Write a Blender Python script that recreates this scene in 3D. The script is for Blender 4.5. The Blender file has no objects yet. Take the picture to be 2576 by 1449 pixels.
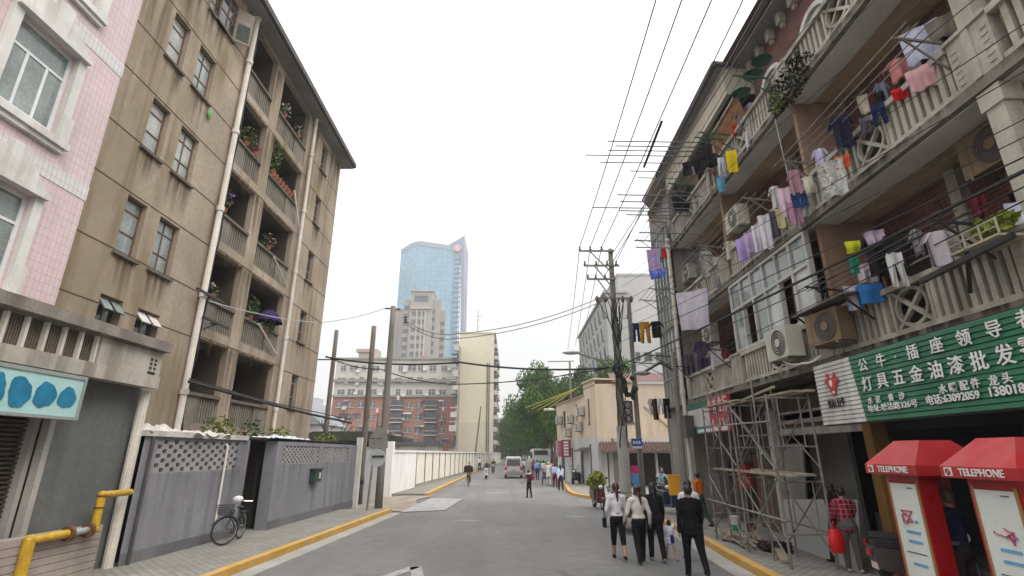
import bpy, math, random
from math import sin, cos, pi, radians, sqrt
from mathutils import Vector, Matrix
R = random.Random(11)
SC = bpy.context.scene
C = SC.collection
H = 2.26; FOC = 1278.0; PIT = radians(18.06)
CP, SP = cos(PIT), sin(PIT)

# ---- measuring helpers: a spot of the photograph plus one known coordinate gives the real point
def px(X, Y, x=None, y=None, z=None):
    a = (X-1288)/FOC; b = (724.5-Y)/FOC
    d = Vector((a, CP-b*SP, SP+b*CP))
    if x is not None: t = x/d.x
    elif y is not None: t = y/d.y
    else: t = (z-H)/d.z
    return Vector((0, 0, H)) + d*t
FR = {1: (.3445, 0, 0), 2: (.3445, 0, 466.9), 3: (.3445, 0, 949.9), 4: (.3445, 764.8, 563.5),
      5: (.34375, 845.3, 966), 6: (.3444, 1408.8, 563.5), 7: (.375, 1610, 0), 8: (.375, 1610, 483),
      9: (.34375, 1690.5, 966), 10: (.2222, 1449, 1127), 11: (.2611, 2060.9, 1070.7), 12: (.1667, 1610, 966)}
def fq(k, u, v):
    s, ox, oy = FR[k]; return ox+s*u, oy+s*v
def q(k, u, v, **kw): return px(*fq(k, u, v), **kw)

# ---- scene tree
def wloc(o):
    v = Vector((0, 0, 0))
    while o is not None: v += o.location; o = o.parent
    return v
def tag(o, label=None, cat=None, group=None, kind=None):
    if label: o['label'] = label
    if cat: o['category'] = cat
    if group: o['group'] = group
    if kind: o['kind'] = kind
    return o
def thing(name, label, cat, loc=(0, 0, 0), group=None, rz=0):
    o = bpy.data.objects.new(name, None); C.objects.link(o)
    o.location = loc; o.rotation_euler = (0, 0, rz); o.empty_display_size = .2
    return tag(o, label, cat, group)
def copy_tree(o, parent=None):
    c = o.copy(); C.objects.link(c); c.parent = parent
    for ch in list(o.children): copy_tree(ch, c)
    return c
def link(name, me, m, parent=None, local=False):
    o = bpy.data.objects.new(name, me); C.objects.link(o)
    if m is not None and not me.materials: me.materials.append(m)
    if parent is not None:
        o.parent = parent
        if not local: o.location = -wloc(parent)
    return o

class MB:
    def __init__(s): s.v = []; s.f = []
    def add(s, vs, fs):
        n = len(s.v); s.v += [tuple(p) for p in vs]; s.f += [tuple(i+n for i in f) for f in fs]; return s
    def hexa(s, p): return s.add(p, [(0, 3, 2, 1), (4, 5, 6, 7), (0, 1, 5, 4), (1, 2, 6, 5), (2, 3, 7, 6), (3, 0, 4, 7)])
    def box(s, x0, y0, z0, x1, y1, z1):
        return s.hexa([(x0, y0, z0), (x1, y0, z0), (x1, y1, z0), (x0, y1, z0), (x0, y0, z1), (x1, y0, z1), (x1, y1, z1), (x0, y1, z1)])
    def cbox(s, c, a, b, d, rz=0):
        cr, sr = cos(rz), sin(rz); P = []
        for k in (-1, 1):
            for i, j in ((-1, -1), (1, -1), (1, 1), (-1, 1)):
                x, y = i*a/2, j*b/2
                P.append((c[0]+x*cr-y*sr, c[1]+x*sr+y*cr, c[2]+k*d/2))
        return s.hexa(P)
    def pbox(s, P, u0, u1, v0, v1, w0, w1):
        return s.hexa([P(u0, v0, w0), P(u1, v0, w0), P(u1, v0, w1), P(u0, v0, w1), P(u0, v1, w0), P(u1, v1, w0), P(u1, v1, w1), P(u0, v1, w1)])
    def bar(s, p, q_, a, b=None, up=(0, 0, 1)):
        b = b or a; p, q_ = Vector(p), Vector(q_); d = (q_-p).normalized(); up = Vector(up)
        if abs(d.dot(up)) > .98: up = Vector((0, 1, 0))
        x = d.cross(up).normalized()*(a/2); y = x.cross(d).normalized()*(b/2)
        return s.hexa([p-x-y, p+x-y, p+x+y, p-x+y, q_-x-y, q_+x-y, q_+x+y, q_-x+y])
    def tube(s, pts, r, n=8, cap=True):
        pts = [Vector(p) for p in pts]; m = len(pts)
        rs = r if isinstance(r, (list, tuple)) else [r]*m
        vs = []; fs = []; px_ = None
        for i, p in enumerate(pts):
            d = (pts[min(i+1, m-1)]-pts[max(i-1, 0)])
            d = d.normalized() if d.length > 1e-9 else Vector((0, 0, 1))
            if px_ is None:
                a = Vector((0, 0, 1)) if abs(d.z) < .9 else Vector((1, 0, 0))
                x = d.cross(a).normalized()
            else:
                x = px_-d*px_.dot(d); x = x.normalized() if x.length > 1e-6 else d.orthogonal().normalized()
            px_ = x; y = d.cross(x)
            for k in range(n):
                t = 2*pi*k/n; vs.append(p+(x*cos(t)+y*sin(t))*rs[i])
        for i in range(m-1):
            for k in range(n):
                a = i*n+k; b = i*n+(k+1) % n; fs.append((a, b, b+n, a+n))
        if cap: fs.append(tuple(range(n-1, -1, -1))); fs.append(tuple(range((m-1)*n, m*n)))
        return s.add(vs, fs)
    def ball(s, c, rx, ry=None, rz=None, n=10, m=7, rot=None):
        ry = ry or rx; rz = rz or rx; vs = []; fs = []
        for i in range(m+1):
            t = pi*i/m
            for k in range(n):
                u = 2*pi*k/n; p = Vector((rx*sin(t)*cos(u), ry*sin(t)*sin(u), rz*cos(t)))
                if rot is not None: p = rot @ p
                vs.append(p+Vector(c))
        for i in range(m):
            for k in range(n):
                a = i*n+k; b = i*n+(k+1) % n; fs.append((a, a+n, b+n, b))
        return s.add(vs, fs)
    def caps(s, p, r, q_, r2=None, n=10):
        r2 = r if r2 is None else r2
        s.tube([p, q_], [r, r2], n); s.ball(p, r, n=n); s.ball(q_, r2, n=n); return s
    def prism(s, pts, vec):
        n = len(pts); vec = Vector(vec); a = [Vector(p) for p in pts]
        return s.add(a+[p+vec for p in a], [tuple(range(n-1, -1, -1)), tuple(range(n, 2*n))]+[(i, (i+1) % n, n+(i+1) % n, n+i) for i in range(n)])
    def grid(s, fn, nu, nv):
        vs = [fn(i/nu, j/nv) for j in range(nv+1) for i in range(nu+1)]
        return s.add(vs, [(j*(nu+1)+i, j*(nu+1)+i+1, (j+1)*(nu+1)+i+1, (j+1)*(nu+1)+i) for j in range(nv) for i in range(nu)])
    def quad(s, *p): return s.add(p, [tuple(range(len(p)))])
    def ring(s, c, ax, r, rr, n=20, m=6):
        c = Vector(c); ax = Vector(ax).normalized(); x = ax.orthogonal().normalized(); y = ax.cross(x); vs = []; fs = []
        for i in range(n):
            t = 2*pi*i/n; d = x*cos(t)+y*sin(t)
            for k in range(m):
                u = 2*pi*k/m; vs.append(c+d*(r+rr*cos(u))+ax*(rr*sin(u)))
        for i in range(n):
            for k in range(m):
                j = (i+1) % n; l = (k+1) % m; fs.append((i*m+k, j*m+k, j*m+l, i*m+l))
        return s.add(vs, fs)
    def leaves(s, c, rad, n, size, rnd=R, shell=0):
        c = Vector(c)
        for _ in range(n):
            while 1:
                d = Vector((rnd.uniform(-1, 1), rnd.uniform(-1, 1), rnd.uniform(-1, 1)))
                if shell < d.length <= 1: break
            p = c+Vector((d.x*rad[0], d.y*rad[1], d.z*rad[2])); z = size*rnd.uniform(.6, 1.3)
            a = Vector((rnd.gauss(0, 1), rnd.gauss(0, 1), rnd.gauss(0, .6))).normalized(); b = a.orthogonal().normalized()
            b = (Matrix.Rotation(rnd.uniform(0, 6.28), 3, a) @ b)
            s.add([p-a*z*.5, p+b*z*.28, p+a*z*.5, p-b*z*.28], [(0, 1, 2, 3)])
        return s
    def mesh(s, name, smooth=False):
        me = bpy.data.meshes.new(name); me.from_pydata(s.v, [], s.f); me.update()
        if smooth: me.polygons.foreach_set('use_smooth', [True]*len(me.polygons))
        return me
    def build(s, name, m, parent=None, local=False, smooth=False):
        return link(name, s.mesh(name, smooth), m, parent, local)

def mkP(o, u, n):
    o = Vector(o); u = Vector(u).normalized(); n = Vector(n).normalized()
    return lambda a, b, w=0.0: o+u*a+n*w+Vector((0, 0, b))
def wall(mb, P, u0, u1, v0, v1, holes, d, w=0.0):
    """a wall face with real openings and their reveals"""
    us = sorted({u0, u1, *[x for h in holes for x in h[:2]]}); vs = sorted({v0, v1, *[x for h in holes for x in h[2:4]]})
    us = [x for x in us if u0 <= x <= u1]; vs = [x for x in vs if v0 <= x <= v1]
    for i in range(len(us)-1):
        for j in range(len(vs)-1):
            a, b, c, e = us[i], us[i+1], vs[j], vs[j+1]; m, n = (a+b)/2, (c+e)/2
            if any(h[0] < m < h[1] and h[2] < n < h[3] for h in holes): continue
            mb.quad(P(a, c, w), P(b, c, w), P(b, e, w), P(a, e, w))
    for a, b, c, e in [h[:4] for h in holes]:
        k = w-d
        mb.quad(P(a, c, w), P(a, e, w), P(a, e, k), P(a, c, k)); mb.quad(P(b, c, w), P(b, c, k), P(b, e, k), P(b, e, w))
        mb.quad(P(a, c, w), P(a, c, k), P(b, c, k), P(b, c, w)); mb.quad(P(a, e, w), P(b, e, w), P(b, e, k), P(a, e, k))
def window(parent, P, h, w, fm, gm, cols=2, rows=(.75,), t=.05, sill=None, sm=None, name='window'):
    a, b, c, e = h[:4]; f = MB()
    f.pbox(P, a, a+t, c, e, w-.04, w+.02); f.pbox(P, b-t, b, c, e, w-.04, w+.02)
    f.pbox(P, a+t, b-t, c, c+t, w-.04, w+.02); f.pbox(P, a+t, b-t, e-t, e, w-.04, w+.02)
    vs = [c+t]+[c+(e-c)*r for r in rows]+[e-t]
    for r in rows: f.pbox(P, a+t, b-t, c+(e-c)*r-t*.4, c+(e-c)*r+t*.4, w-.035, w+.015)
    for i in range(1, cols):
        m = a+(b-a)*i/cols
        for j in range(1 if name == 'wide_window' else len(vs)-1):
            f.pbox(P, m-t*.4, m+t*.4, vs[j]+(.4*t if j else 0), vs[j+1]-(.4*t if j < len(vs)-2 else 0), w-.034, w+.014)
    fo = f.build('window' if name == 'wide_window' else name, fm, parent)
    g = MB(); g.pbox(P, a+t*.6, b-t*.6, c+t*.6, e-t*.6, w-.025, w-.005); g.build('pane', gm, fo)
    if sill: s = MB(); s.pbox(P, a-.08, b+.08, c-.07, c-.003, -.02, sill); s.build('sill', sm, fo)
    return fo
def dupmesh(o, parent, loc, name=None):
    c = o.copy(); C.objects.link(c); c.parent = parent; c.location = loc
    for ch in list(o.children):
        d = ch.copy(); C.objects.link(d); d.parent = c
    return c

# ---- materials
MATS = {}
def mat(name, col, rough=.8, var=.12, sc=1.5, bump=0, bsc=40, streak=0, scol=(.05, .045, .03), metal=0, spec=.4,
        brick=None, plane='x', blotch=0, bcol=(.08, .07, .05), bl_sc=.5, emit=0, stsc=3., fine=.5, along='z', crack=0):
    if name in MATS: return MATS[name]
    m = bpy.data.materials.new(name); m.use_nodes = True; nt = m.node_tree; N = nt.nodes; L = nt.links
    bs = N['Principled BSDF']; bs.inputs['Roughness'].default_value = rough; bs.inputs['Metallic'].default_value = metal
    bs.inputs['Specular IOR Level'].default_value = spec
    tc = N.new('ShaderNodeTexCoord'); O = tc.outputs['Object']; cur = None; hgt = None
    def mix(kind, fac, a, b):
        x = N.new('ShaderNodeMix'); x.data_type = 'RGBA'; x.blend_type = kind
        for sock, val in ((x.inputs[0], fac), (x.inputs[6], a), (x.inputs[7], b)):
            if hasattr(val, 'node'): L.new(val, sock)
            elif isinstance(val, (int, float)): sock.default_value = val
            else: sock.default_value = (*val, 1)
        return x.outputs[2]
    def noise(scale, det=5, vec=None, dist=0):
        n = N.new('ShaderNodeTexNoise'); n.inputs['Scale'].default_value = scale; n.inputs['Detail'].default_value = det
        n.inputs['Distortion'].default_value = dist; L.new(vec or O, n.inputs['Vector']); return n.outputs['Fac']
    def ramp(src, a, b, lo=0., hi=1.):
        r = N.new('ShaderNodeMapRange'); r.inputs[1].default_value = a; r.inputs[2].default_value = b
        r.inputs[3].default_value = lo; r.inputs[4].default_value = hi; L.new(src, r.inputs[0]); return r.outputs[0]
    if brick:
        sx = N.new('ShaderNodeSeparateXYZ'); L.new(O, sx.inputs[0]); cb = N.new('ShaderNodeCombineXYZ')
        ia, ib = {'x': (1, 2), 'y': (0, 2), 'z': (0, 1)}[plane]
        L.new(sx.outputs[ia], cb.inputs[0]); L.new(sx.outputs[ib], cb.inputs[1])
        b = N.new('ShaderNodeTexBrick'); L.new(cb.outputs[0], b.inputs['Vector'])
        b.inputs['Scale'].default_value = 1; b.inputs['Brick Width'].default_value = brick['w']; b.inputs['Row Height'].default_value = brick['h']
        b.inputs['Mortar Size'].default_value = brick.get('m', .008); b.offset = brick.get('off', .5); b.inputs['Mortar Smooth'].default_value = .2
        b.inputs['Color1'].default_value = (*col, 1); b.inputs['Color2'].default_value = (*brick.get('c2', [x*.8 for x in col]), 1)
        b.inputs['Mortar'].default_value = (*brick.get('mc', (.3, .29, .27)), 1)
        cur = b.outputs['Color']; hgt = b.outputs['Fac']
    else:
        rg = N.new('ShaderNodeRGB'); rg.outputs[0].default_value = (*col, 1); cur = rg.outputs[0]
    if var:
        v = ramp(noise(sc, 6), .3, .7, 1-var, 1+var); cc = N.new('ShaderNodeCombineColor')
        for i in range(3): L.new(v, cc.inputs[i])
        cur = mix('MULTIPLY', 1., cur, cc.outputs[0])
        v = ramp(noise(sc*14, 3), .3, .7, 1-var*fine, 1+var*fine); cc = N.new('ShaderNodeCombineColor')
        for i in range(3): L.new(v, cc.inputs[i])
        cur = mix('MULTIPLY', 1., cur, cc.outputs[0])
    if blotch: cur = mix('MIX', ramp(noise(bl_sc, 7, dist=.4), .48, .68, 0, blotch), cur, bcol)
    if streak:
        mp = N.new('ShaderNodeMapping'); mp.inputs['Scale'].default_value = (stsc, stsc, stsc*.07) if along == 'z' else (stsc, stsc*.04, stsc); L.new(O, mp.inputs[0])
        s1 = ramp(noise(1., 7, mp.outputs[0], .3), .46, .62, 0, 1); s2 = ramp(noise(.3, 4), .36, .6, .1, 1)
        mm = N.new('ShaderNodeMath'); mm.operation = 'MULTIPLY'; L.new(s1, mm.inputs[0]); L.new(s2, mm.inputs[1])
        m2 = N.new('ShaderNodeMath'); m2.operation = 'MULTIPLY'; L.new(mm.outputs[0], m2.inputs[0]); m2.inputs[1].default_value = streak
        cur = mix('MIX', m2.outputs[0], cur, scol)
    if crack:
        vo = N.new('ShaderNodeTexVoronoi'); vo.feature = 'DISTANCE_TO_EDGE'; vo.inputs['Scale'].default_value = .42
        nz = N.new('ShaderNodeTexNoise'); nz.inputs['Scale'].default_value = 1.3; nz.inputs['Detail'].default_value = 6; L.new(O, nz.inputs['Vector'])
        va = N.new('ShaderNodeVectorMath'); va.operation = 'MULTIPLY_ADD'; va.inputs[1].default_value = (1.1, 1.1, 0); L.new(nz.outputs['Color'], va.inputs[0]); L.new(O, va.inputs[2]); L.new(va.outputs[0], vo.inputs['Vector'])
        c1 = ramp(vo.outputs['Distance'], .004, .016, 1, 0); c2 = ramp(noise(.25, 3), .48, .58, 0, crack)
        mm = N.new('ShaderNodeMath'); mm.operation = 'MULTIPLY'; L.new(c1, mm.inputs[0]); L.new(c2, mm.inputs[1]); cur = mix('MIX', mm.outputs[0], cur, scol)
    L.new(cur, bs.inputs['Base Color'])
    if rough < .9 and var: L.new(ramp(noise(sc*3, 4), .3, .7, max(rough-.12, .02), min(rough+.12, 1)), bs.inputs['Roughness'])
    if bump or hgt is not None:
        bp = N.new('ShaderNodeBump'); bp.inputs['Strength'].default_value = bump or .4; bp.inputs['Distance'].default_value = .01
        src = noise(bsc, 4)
        if hgt is not None:
            mth = N.new('ShaderNodeMath'); mth.operation = 'MULTIPLY_ADD'; L.new(hgt, mth.inputs[0]); mth.inputs[1].default_value = -1.; L.new(ramp(src, 0, 1, 0, .3), mth.inputs[2]); src = mth.outputs[0]
        L.new(src, bp.inputs['Height']); L.new(bp.outputs[0], bs.inputs['Normal'])
    if emit: bs.inputs['Emission Color'].default_value = (*col, 1); bs.inputs['Emission Strength'].default_value = emit
    MATS[name] = m; return m
def paint(name, col, rough=.5, **k): return mat(name, col, rough, var=k.pop('var', .1), **k)
def cloth(col, name=None, **k):
    name = name or 'cloth_%02x%02x%02x' % tuple(int(min(c, 1)*255) for c in col)
    return mat(name, col, .95, var=k.pop('var', .14), sc=k.pop('sc', 6), spec=.1, **k)

concrete = mat('concrete', (.33, .31, .27), .9, .18, 1.2, .3, 30, streak=.55, scol=(.1, .09, .07))
dark_glass = mat('dark_glass', (.03, .035, .035), .08, .3, .8, spec=.7)
pale_glass = mat('curtained_glass', (.2, .23, .22), .12, .35, 1.2, spec=.7)
steel = mat('galvanised_steel', (.22, .21, .19), .55, .25, 5, metal=.3, blotch=.7, bcol=(.16, .11, .07), bl_sc=4)
black_metal = mat('black_metal', (.025, .025, .026), .45, .2, 4)
rubber = mat('rubber', (.018, .018, .018), .85, .2, 8)
white_pvc = mat('white_pvc_pipe', (.62, .58, .52), .6, .15, 1.2, streak=.4, scol=(.25, .2, .14))
cable_black = mat('cable_black', (.02, .02, .02), .7, .1)
wood_pale = mat('pale_wood', (.3, .245, .175), .85, .3, 4, .2, 60, blotch=.5, bcol=(.2, .17, .13), bl_sc=3)
wire_grey = mat('wire_grey', (.12, .12, .12), .6, .05)

def text_mesh(s, size, m, parent, M, extrude=.004, bold=0., sx=1., name='lettering', align='CENTER'):
    c = bpy.data.curves.new('lettering', 'FONT'); c.body = s; c.size = size; c.extrude = extrude; c.offset = bold
    c.align_x = align; c.align_y = 'CENTER'; c.resolution_u = 3
    o = bpy.data.objects.new('tmp', c); C.objects.link(o)
    me = bpy.data.meshes.new_from_object(o.evaluated_get(bpy.context.evaluated_depsgraph_get()))
    bpy.data.objects.remove(o); bpy.data.curves.remove(c)
    me.transform(M @ Matrix.Diagonal((sx, 1, 1, 1))); me.materials.clear(); me.name = name
    return link(name, me, m, parent)
def faceM(p, right, up=(0, 0, 1)):
    r = Vector(right).normalized(); u = Vector(up).normalized(); n = r.cross(u).normalized(); u = n.cross(r)
    M = Matrix.Identity(4)
    for i in range(3): M[i][0] = r[i]; M[i][1] = u[i]; M[i][2] = n[i]; M[i][3] = p[i]
    return M
def kink(line, y):
    for (x0, y0), (x1, y1) in zip(line, line[1:]):
        if y <= y1: return x0+(x1-x0)*(y-y0)/(y1-y0)
    return line[-1][0]
# ================= setting: ground, road, pavements, kerbs
asph = mat('asphalt', (.15, .147, .14), .9, .16, .22, .35, 90, streak=.45, scol=(.095, .09, .085), stsc=1.1, along='y', crack=.7, blotch=.5, bcol=(.135, .13, .12), bl_sc=.35, fine=.7)
road_dust = mat('packed_dirt', (.26, .22, .18), .95, .25, 1.2, .4, 25, blotch=.7, bcol=(.15, .12, .09), bl_sc=1.5)
paver = mat('grey_pavers', (.27, .255, .23), .9, .16, .9, .5, 30, brick=dict(w=.22, h=.11, m=.014, mc=(.1, .095, .075), c2=(.21, .2, .18)), plane='z', blotch=.45, bcol=(.19, .17, .14), bl_sc=.8)
gutter_m = mat('gutter_concrete', (.3, .285, .26), .9, .16, 1.2, .2, 30, blotch=.4, bcol=(.24, .22, .19), bl_sc=1.)
kerb_m = mat('yellow_kerb_paint', (.5, .29, .06), .75, .2, 2.2, .3, 30, blotch=.75, bcol=(.3, .24, .16), bl_sc=2.2)
land_m = mat('town_ground', (.16, .15, .135), .95, .2, .05)
def sheet(name, pts, z, m):
    b = MB(); b.quad(*[(x, y, z) for x, y in pts]); return tag(b.build(name, m), kind='structure')
def slab(name, pts, z0, z1, m):
    b = MB(); b.prism([(x, y, z0) for x, y in pts], (0, 0, z1-z0)); return tag(b.build(name, m), kind='structure')
sheet('ground', [(-700, -60), (700, -60), (700, 900), (-700, 900)], -.03, land_m)
LK = [(-6.15, -4), (-5.47, 11.1), (-4.84, 22.3)]           # near left kerb line
LK2 = [(-4.72, 30.6), (-4.6, 51), (-4.8, 105), (-4.9, 175)]  # far left kerb line
RK = [(4.1, -4), (4.75, 11.1), (5.0, 14.7), (5.05, 18), (4.55, 21.5), (4.5, 24.2)]
RK2 = [(9.5, 27.8), (6., 27.9), (4.6, 28.2), (3.75, 29.6), (3.4, 32.8), (3.85, 41.3), (4.2, 60), (5.2, 105), (5.6, 175)]
sheet('road', [(-9.5, -12), (9, -12), (9, 24.2), (40, 24.2), (40, 28), (8, 30), (8, 185), (-9.5, 185)], 0, asph)
def strip(line, w):    # line offset to its left (+) or right by w
    out = []
    for i, (x, y) in enumerate(line):
        a = Vector(line[max(i-1, 0)]); b = Vector(line[min(i+1, len(line)-1)]); d = (b-a).normalized(); out.append((x-d.y*w, y+d.x*w))
    return out
def kerb(line, side, name='kerb'):
    slab(name, line+strip(line, .2*side)[::-1], 0, .15, kerb_m)
def smoothline(l, n=6):
    o = []
    for i in range(len(l)-1):
        p0, p1, p2, p3 = l[max(i-1, 0)], l[i], l[i+1], l[min(i+2, len(l)-1)]
        for k in range(n):
            t = k/n; o.append(tuple(.5*((2*p1[j])+(-p0[j]+p2[j])*t+(2*p0[j]-5*p1[j]+4*p2[j]-p3[j])*t*t+(-p0[j]+3*p1[j]-3*p2[j]+p3[j])*t**3) for j in (0, 1)))
    return o+[l[-1]]
RKs = smoothline(RK); RK2s = smoothline(RK2)
kerb(LK, 1); kerb(LK2, 1); kerb(RKs, -1); kerb(RK2s, -1)
slab('pavement', strip(LK, .2)+[(-9.5, 22.3), (-9.5, -4)], 0, .13, paver)
slab('pavement', strip(LK2, .2)+[(-9.5, 175), (-9.5, 30.6)], 0, .13, paver)
slab('pavement', [(9.5, -4)]+strip(RKs, -.2)+[(9.5, 24.2)], 0, .13, paver)
slab('pavement', [(11, 175), (11, 28)]+strip(RK2s, -.2), 0, .13, paver)
sheet('gutter', LK+strip(LK, -.42)[::-1], .005, gutter_m)
sheet('gutter', RKs[:20]+strip(RKs[:20], .42)[::-1], .005, gutter_m)
b = MB()
b.grid(lambda u, v: (-8.2+u*3.7+.3*sin(v*7), 22.4+v*8.1, .035+.05*sin(u*9+v*5)*sin(v*11)*(1-u)), 24, 30)
tag(b.build('dirt_lot', road_dust, smooth=True), kind='structure')
p = [q(5, 470, 938, z=.03), q(5, 800, 922, z=.03), q(5, 930, 840, z=.03), q(5, 700, 835, z=.03)]
b = MB(); b.prism([(v.x, v.y, .006) for v in p], (0, 0, .035))
tag(b.build('steel_plate', mat('steel_plate', (.3, .29, .28), .55, .15, 2, metal=.2, blotch=.5, bcol=(.2, .16, .13), bl_sc=1.5)), 'flat grey steel plate lying over the lot entrance at the road edge', 'steel plate')
white_line = mat('worn_road_paint', (.29, .29, .28), .85, .25, 5, blotch=.6, bcol=(.25, .25, .24), bl_sc=6)
b = MB()
for a, c in (((-2.62, 10.6), (-2.02, 11.95)), ((-2.02, 11.95), (-1.72, 10.6))):
    b.bar((a[0], a[1], .006), (c[0], c[1], .006), .24, .004)
tag(b.build('road_marking', white_line), kind='structure')
for i, (x, y, r, r2) in enumerate(((-1.55, 19.7, .5, .3), (-.9, 33.3, .75, .6), (2.4, 21., .35, .3))):
    b = MB(); pts = [(x+r*cos(t*pi/8)*R.uniform(.8, 1.15), y+r2*sin(t*pi/8)*R.uniform(.8, 1.15), .004) for t in range(16)]
    b.quad(*pts); tag(b.build('road_patch', mat('road_patch', (.2, .195, .185), .9, .25, 3)), kind='structure')
# ================= left: brown apartment house
PL = mkP((-10, 0, 0), (0, 1, 0), (1, 0, 0))
brown = mat('brown_render', (.32, .262, .205), .92, .2, .45, .25, 25, streak=.8, scol=(.16, .12, .065), blotch=.7, bcol=(.225, .18, .12), bl_sc=.3, stsc=2.2)
brown_shaded = mat('recess_shade_render', (.055, .042, .032), .95, .2, .8)  # shade of the balcony recesses is put into this near-black colour
groove = mat('dark_groove', (.1, .07, .045), .95, .1)
soffit_m = mat('grey_soffit', (.2, .195, .185), .9, .2, .7)
sill_m = mat('stained_sill', (.12, .1, .075), .9, .2, 3)
rot_wood = mat('old_window_wood', (.13, .075, .055), .8, .25, 4)
bal_conc = mat('balcony_concrete', (.19, .17, .14), .92, .2, 1.5, .2, 30, streak=.5, scol=(.08, .07, .055))
FLR = [3.1+3.05*k for k in range(5)]
bh = thing('apartment_house', 'brown rendered five-storey apartment house with open balconies and white drainpipes', 'apartment house', (-10, 18, 0))
holes = []; wins = []
for k, f in enumerate(FLR):
    holes.append((23.2, 23.95, f+1.1, f+2.6)); wins.append((holes[-1], 2))
    for a, b_ in ((15.75, 17.7), (18.4, 21.3)): holes.append((a, b_, f, f+2.68 if k < 4 else f+2.9))
    if k: 
        for (a, b_, c) in ((11.85, 12.58, 1), (13.12, 14.0, 2)):
            holes.append((a, b_, f+.95, f+2.55)); wins.append((holes[-1], c))
    else:
        for a, b_ in ((11.8, 12.55), (13.1, 13.98)): holes.append((a, b_, 5.2, 5.98)); wins.append((holes[-1], 9))
b = MB(); wall(b, PL, 10.55, 26, 0, 18.3, holes, .22)
b.quad((-10, 26, 0), (-19, 26, 0), (-19, 26, 18.3), (-10, 26, 18.3)); b.quad((-10, 10.55, 0), (-19, 10.55, 0), (-19, 10.55, 18.3), (-10, 10.55, 18.3))
b.quad((-19, 10.55, 0), (-19, 26, 0), (-19, 26, 18.3), (-19, 10.55, 18.3)); b.build('wall', brown, bh)
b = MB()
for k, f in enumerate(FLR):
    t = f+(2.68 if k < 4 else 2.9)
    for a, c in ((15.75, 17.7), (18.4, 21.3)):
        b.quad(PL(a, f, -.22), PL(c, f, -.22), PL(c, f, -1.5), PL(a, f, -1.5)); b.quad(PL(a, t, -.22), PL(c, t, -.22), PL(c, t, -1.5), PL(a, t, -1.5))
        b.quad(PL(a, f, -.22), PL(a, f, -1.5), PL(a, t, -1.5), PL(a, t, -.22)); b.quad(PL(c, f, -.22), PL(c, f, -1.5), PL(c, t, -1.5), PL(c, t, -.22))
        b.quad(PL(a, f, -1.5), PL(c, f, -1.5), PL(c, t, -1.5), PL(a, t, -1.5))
b.build('balcony_recess', brown_shaded, bh)
for k, f in enumerate(FLR):
    for a, c, solid in ((15.75, 17.7, 0), (18.4, 21.3, 1)):
        d = MB(); d.pbox(PL, a+.25, a+1.05, f, f+2.05, -1.49, -1.44); do = d.build('balcony_door', rot_wood, bh)
        d = MB(); d.pbox(PL, a+.33, a+.97, f+1, f+1.95, -1.44, -1.425); d.build('pane', dark_glass, do)
        d = MB(); d.pbox(PL, c-.75, c-.1, f+.9, f+2.05, -1.49, -1.43); d.build('balcony_window', dark_glass, bh)
        d = MB(); L = c-a
        s0, s1 = (a, a+L*.42) if not solid else (c-L*.36, c)
        d.pbox(PL, s0, s1, f, f+.9, -.14, -.05); d.pbox(PL, a, c, f, f+.08, -.15, -.04)
        n = int((L-(s1-s0))/.145); u0 = s1 if not solid else a
        for i in range(n): d.pbox(PL, u0+.05+i*.145, u0+.115+i*.145, f+.08, f+.9, -.13, -.06)
        bo = d.build('balcony', bal_conc, bh)
        d = MB(); d.pbox(PL, a, c, f+.9, f+1.0, -.2, .03); d.build('handrail', sill_m, bo)
b = MB()
for k, f in enumerate(FLR):
    for v in (f+1.0, f+2.62):
        for a, c in ((10.6, 15.5), (21.9, 26.0)):
            if k == 0 and v < 5: continue
            b.pbox(PL, a, c, v, v+.022, 0, .012)
    b.pbox(PL, 15.5, 21.9, f-.32, f-.3, 0, .012)
b.build('string_course', groove, bh)
frames_g = mat('old_window_frame', (.2, .17, .14), .7, .2, 4)
for i, (h, c) in enumerate(wins):
    g = R.choice([pale_glass, mat('grey_curtain_glass', (.32, .33, .31), .2, .3, 2, spec=.6), mat('white_curtain_glass', (.42, .43, .42), .2, .2, 2.5, spec=.6)])
    if h[0] > 20: g = dark_glass
    if c == 9:
        o = window(bh, PL, h, -.16, frames_g, dark_glass, 2, (), .05, .07, sill_m)
        for uu in ((h[0], (h[0]+h[1])/2-.02), ((h[0]+h[1])/2+.02, h[1])):
            s = MB(); s.hexa([PL(uu[0], 5.95, -.1), PL(uu[1], 5.95, -.1), PL(uu[1], 5.95, -.06), PL(uu[0], 5.95, -.06)]+[])if 0 else None
            s = MB(); s.quad(PL(uu[0]+.03, 5.93, -.1), PL(uu[1]-.03, 5.93, -.1), PL(uu[1]-.03, 5.62, .16), PL(uu[0]+.03, 5.62, .16))
            s.quad(PL(uu[0]+.03, 5.91, -.12), PL(uu[1]-.03, 5.91, -.12), PL(uu[1]-.03, 5.6, .14), PL(uu[0]+.03, 5.6, .14))
            s.build('casement', pale_glass if h[0] < 13 else cloth((.5, .47, .44)), o)
    else: window(bh, PL, h, -.16, rot_wood if i % 3 else frames_g, g, c, (.36, .76) if c == 2 else (.4, .78), .05, .09, sill_m)
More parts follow.
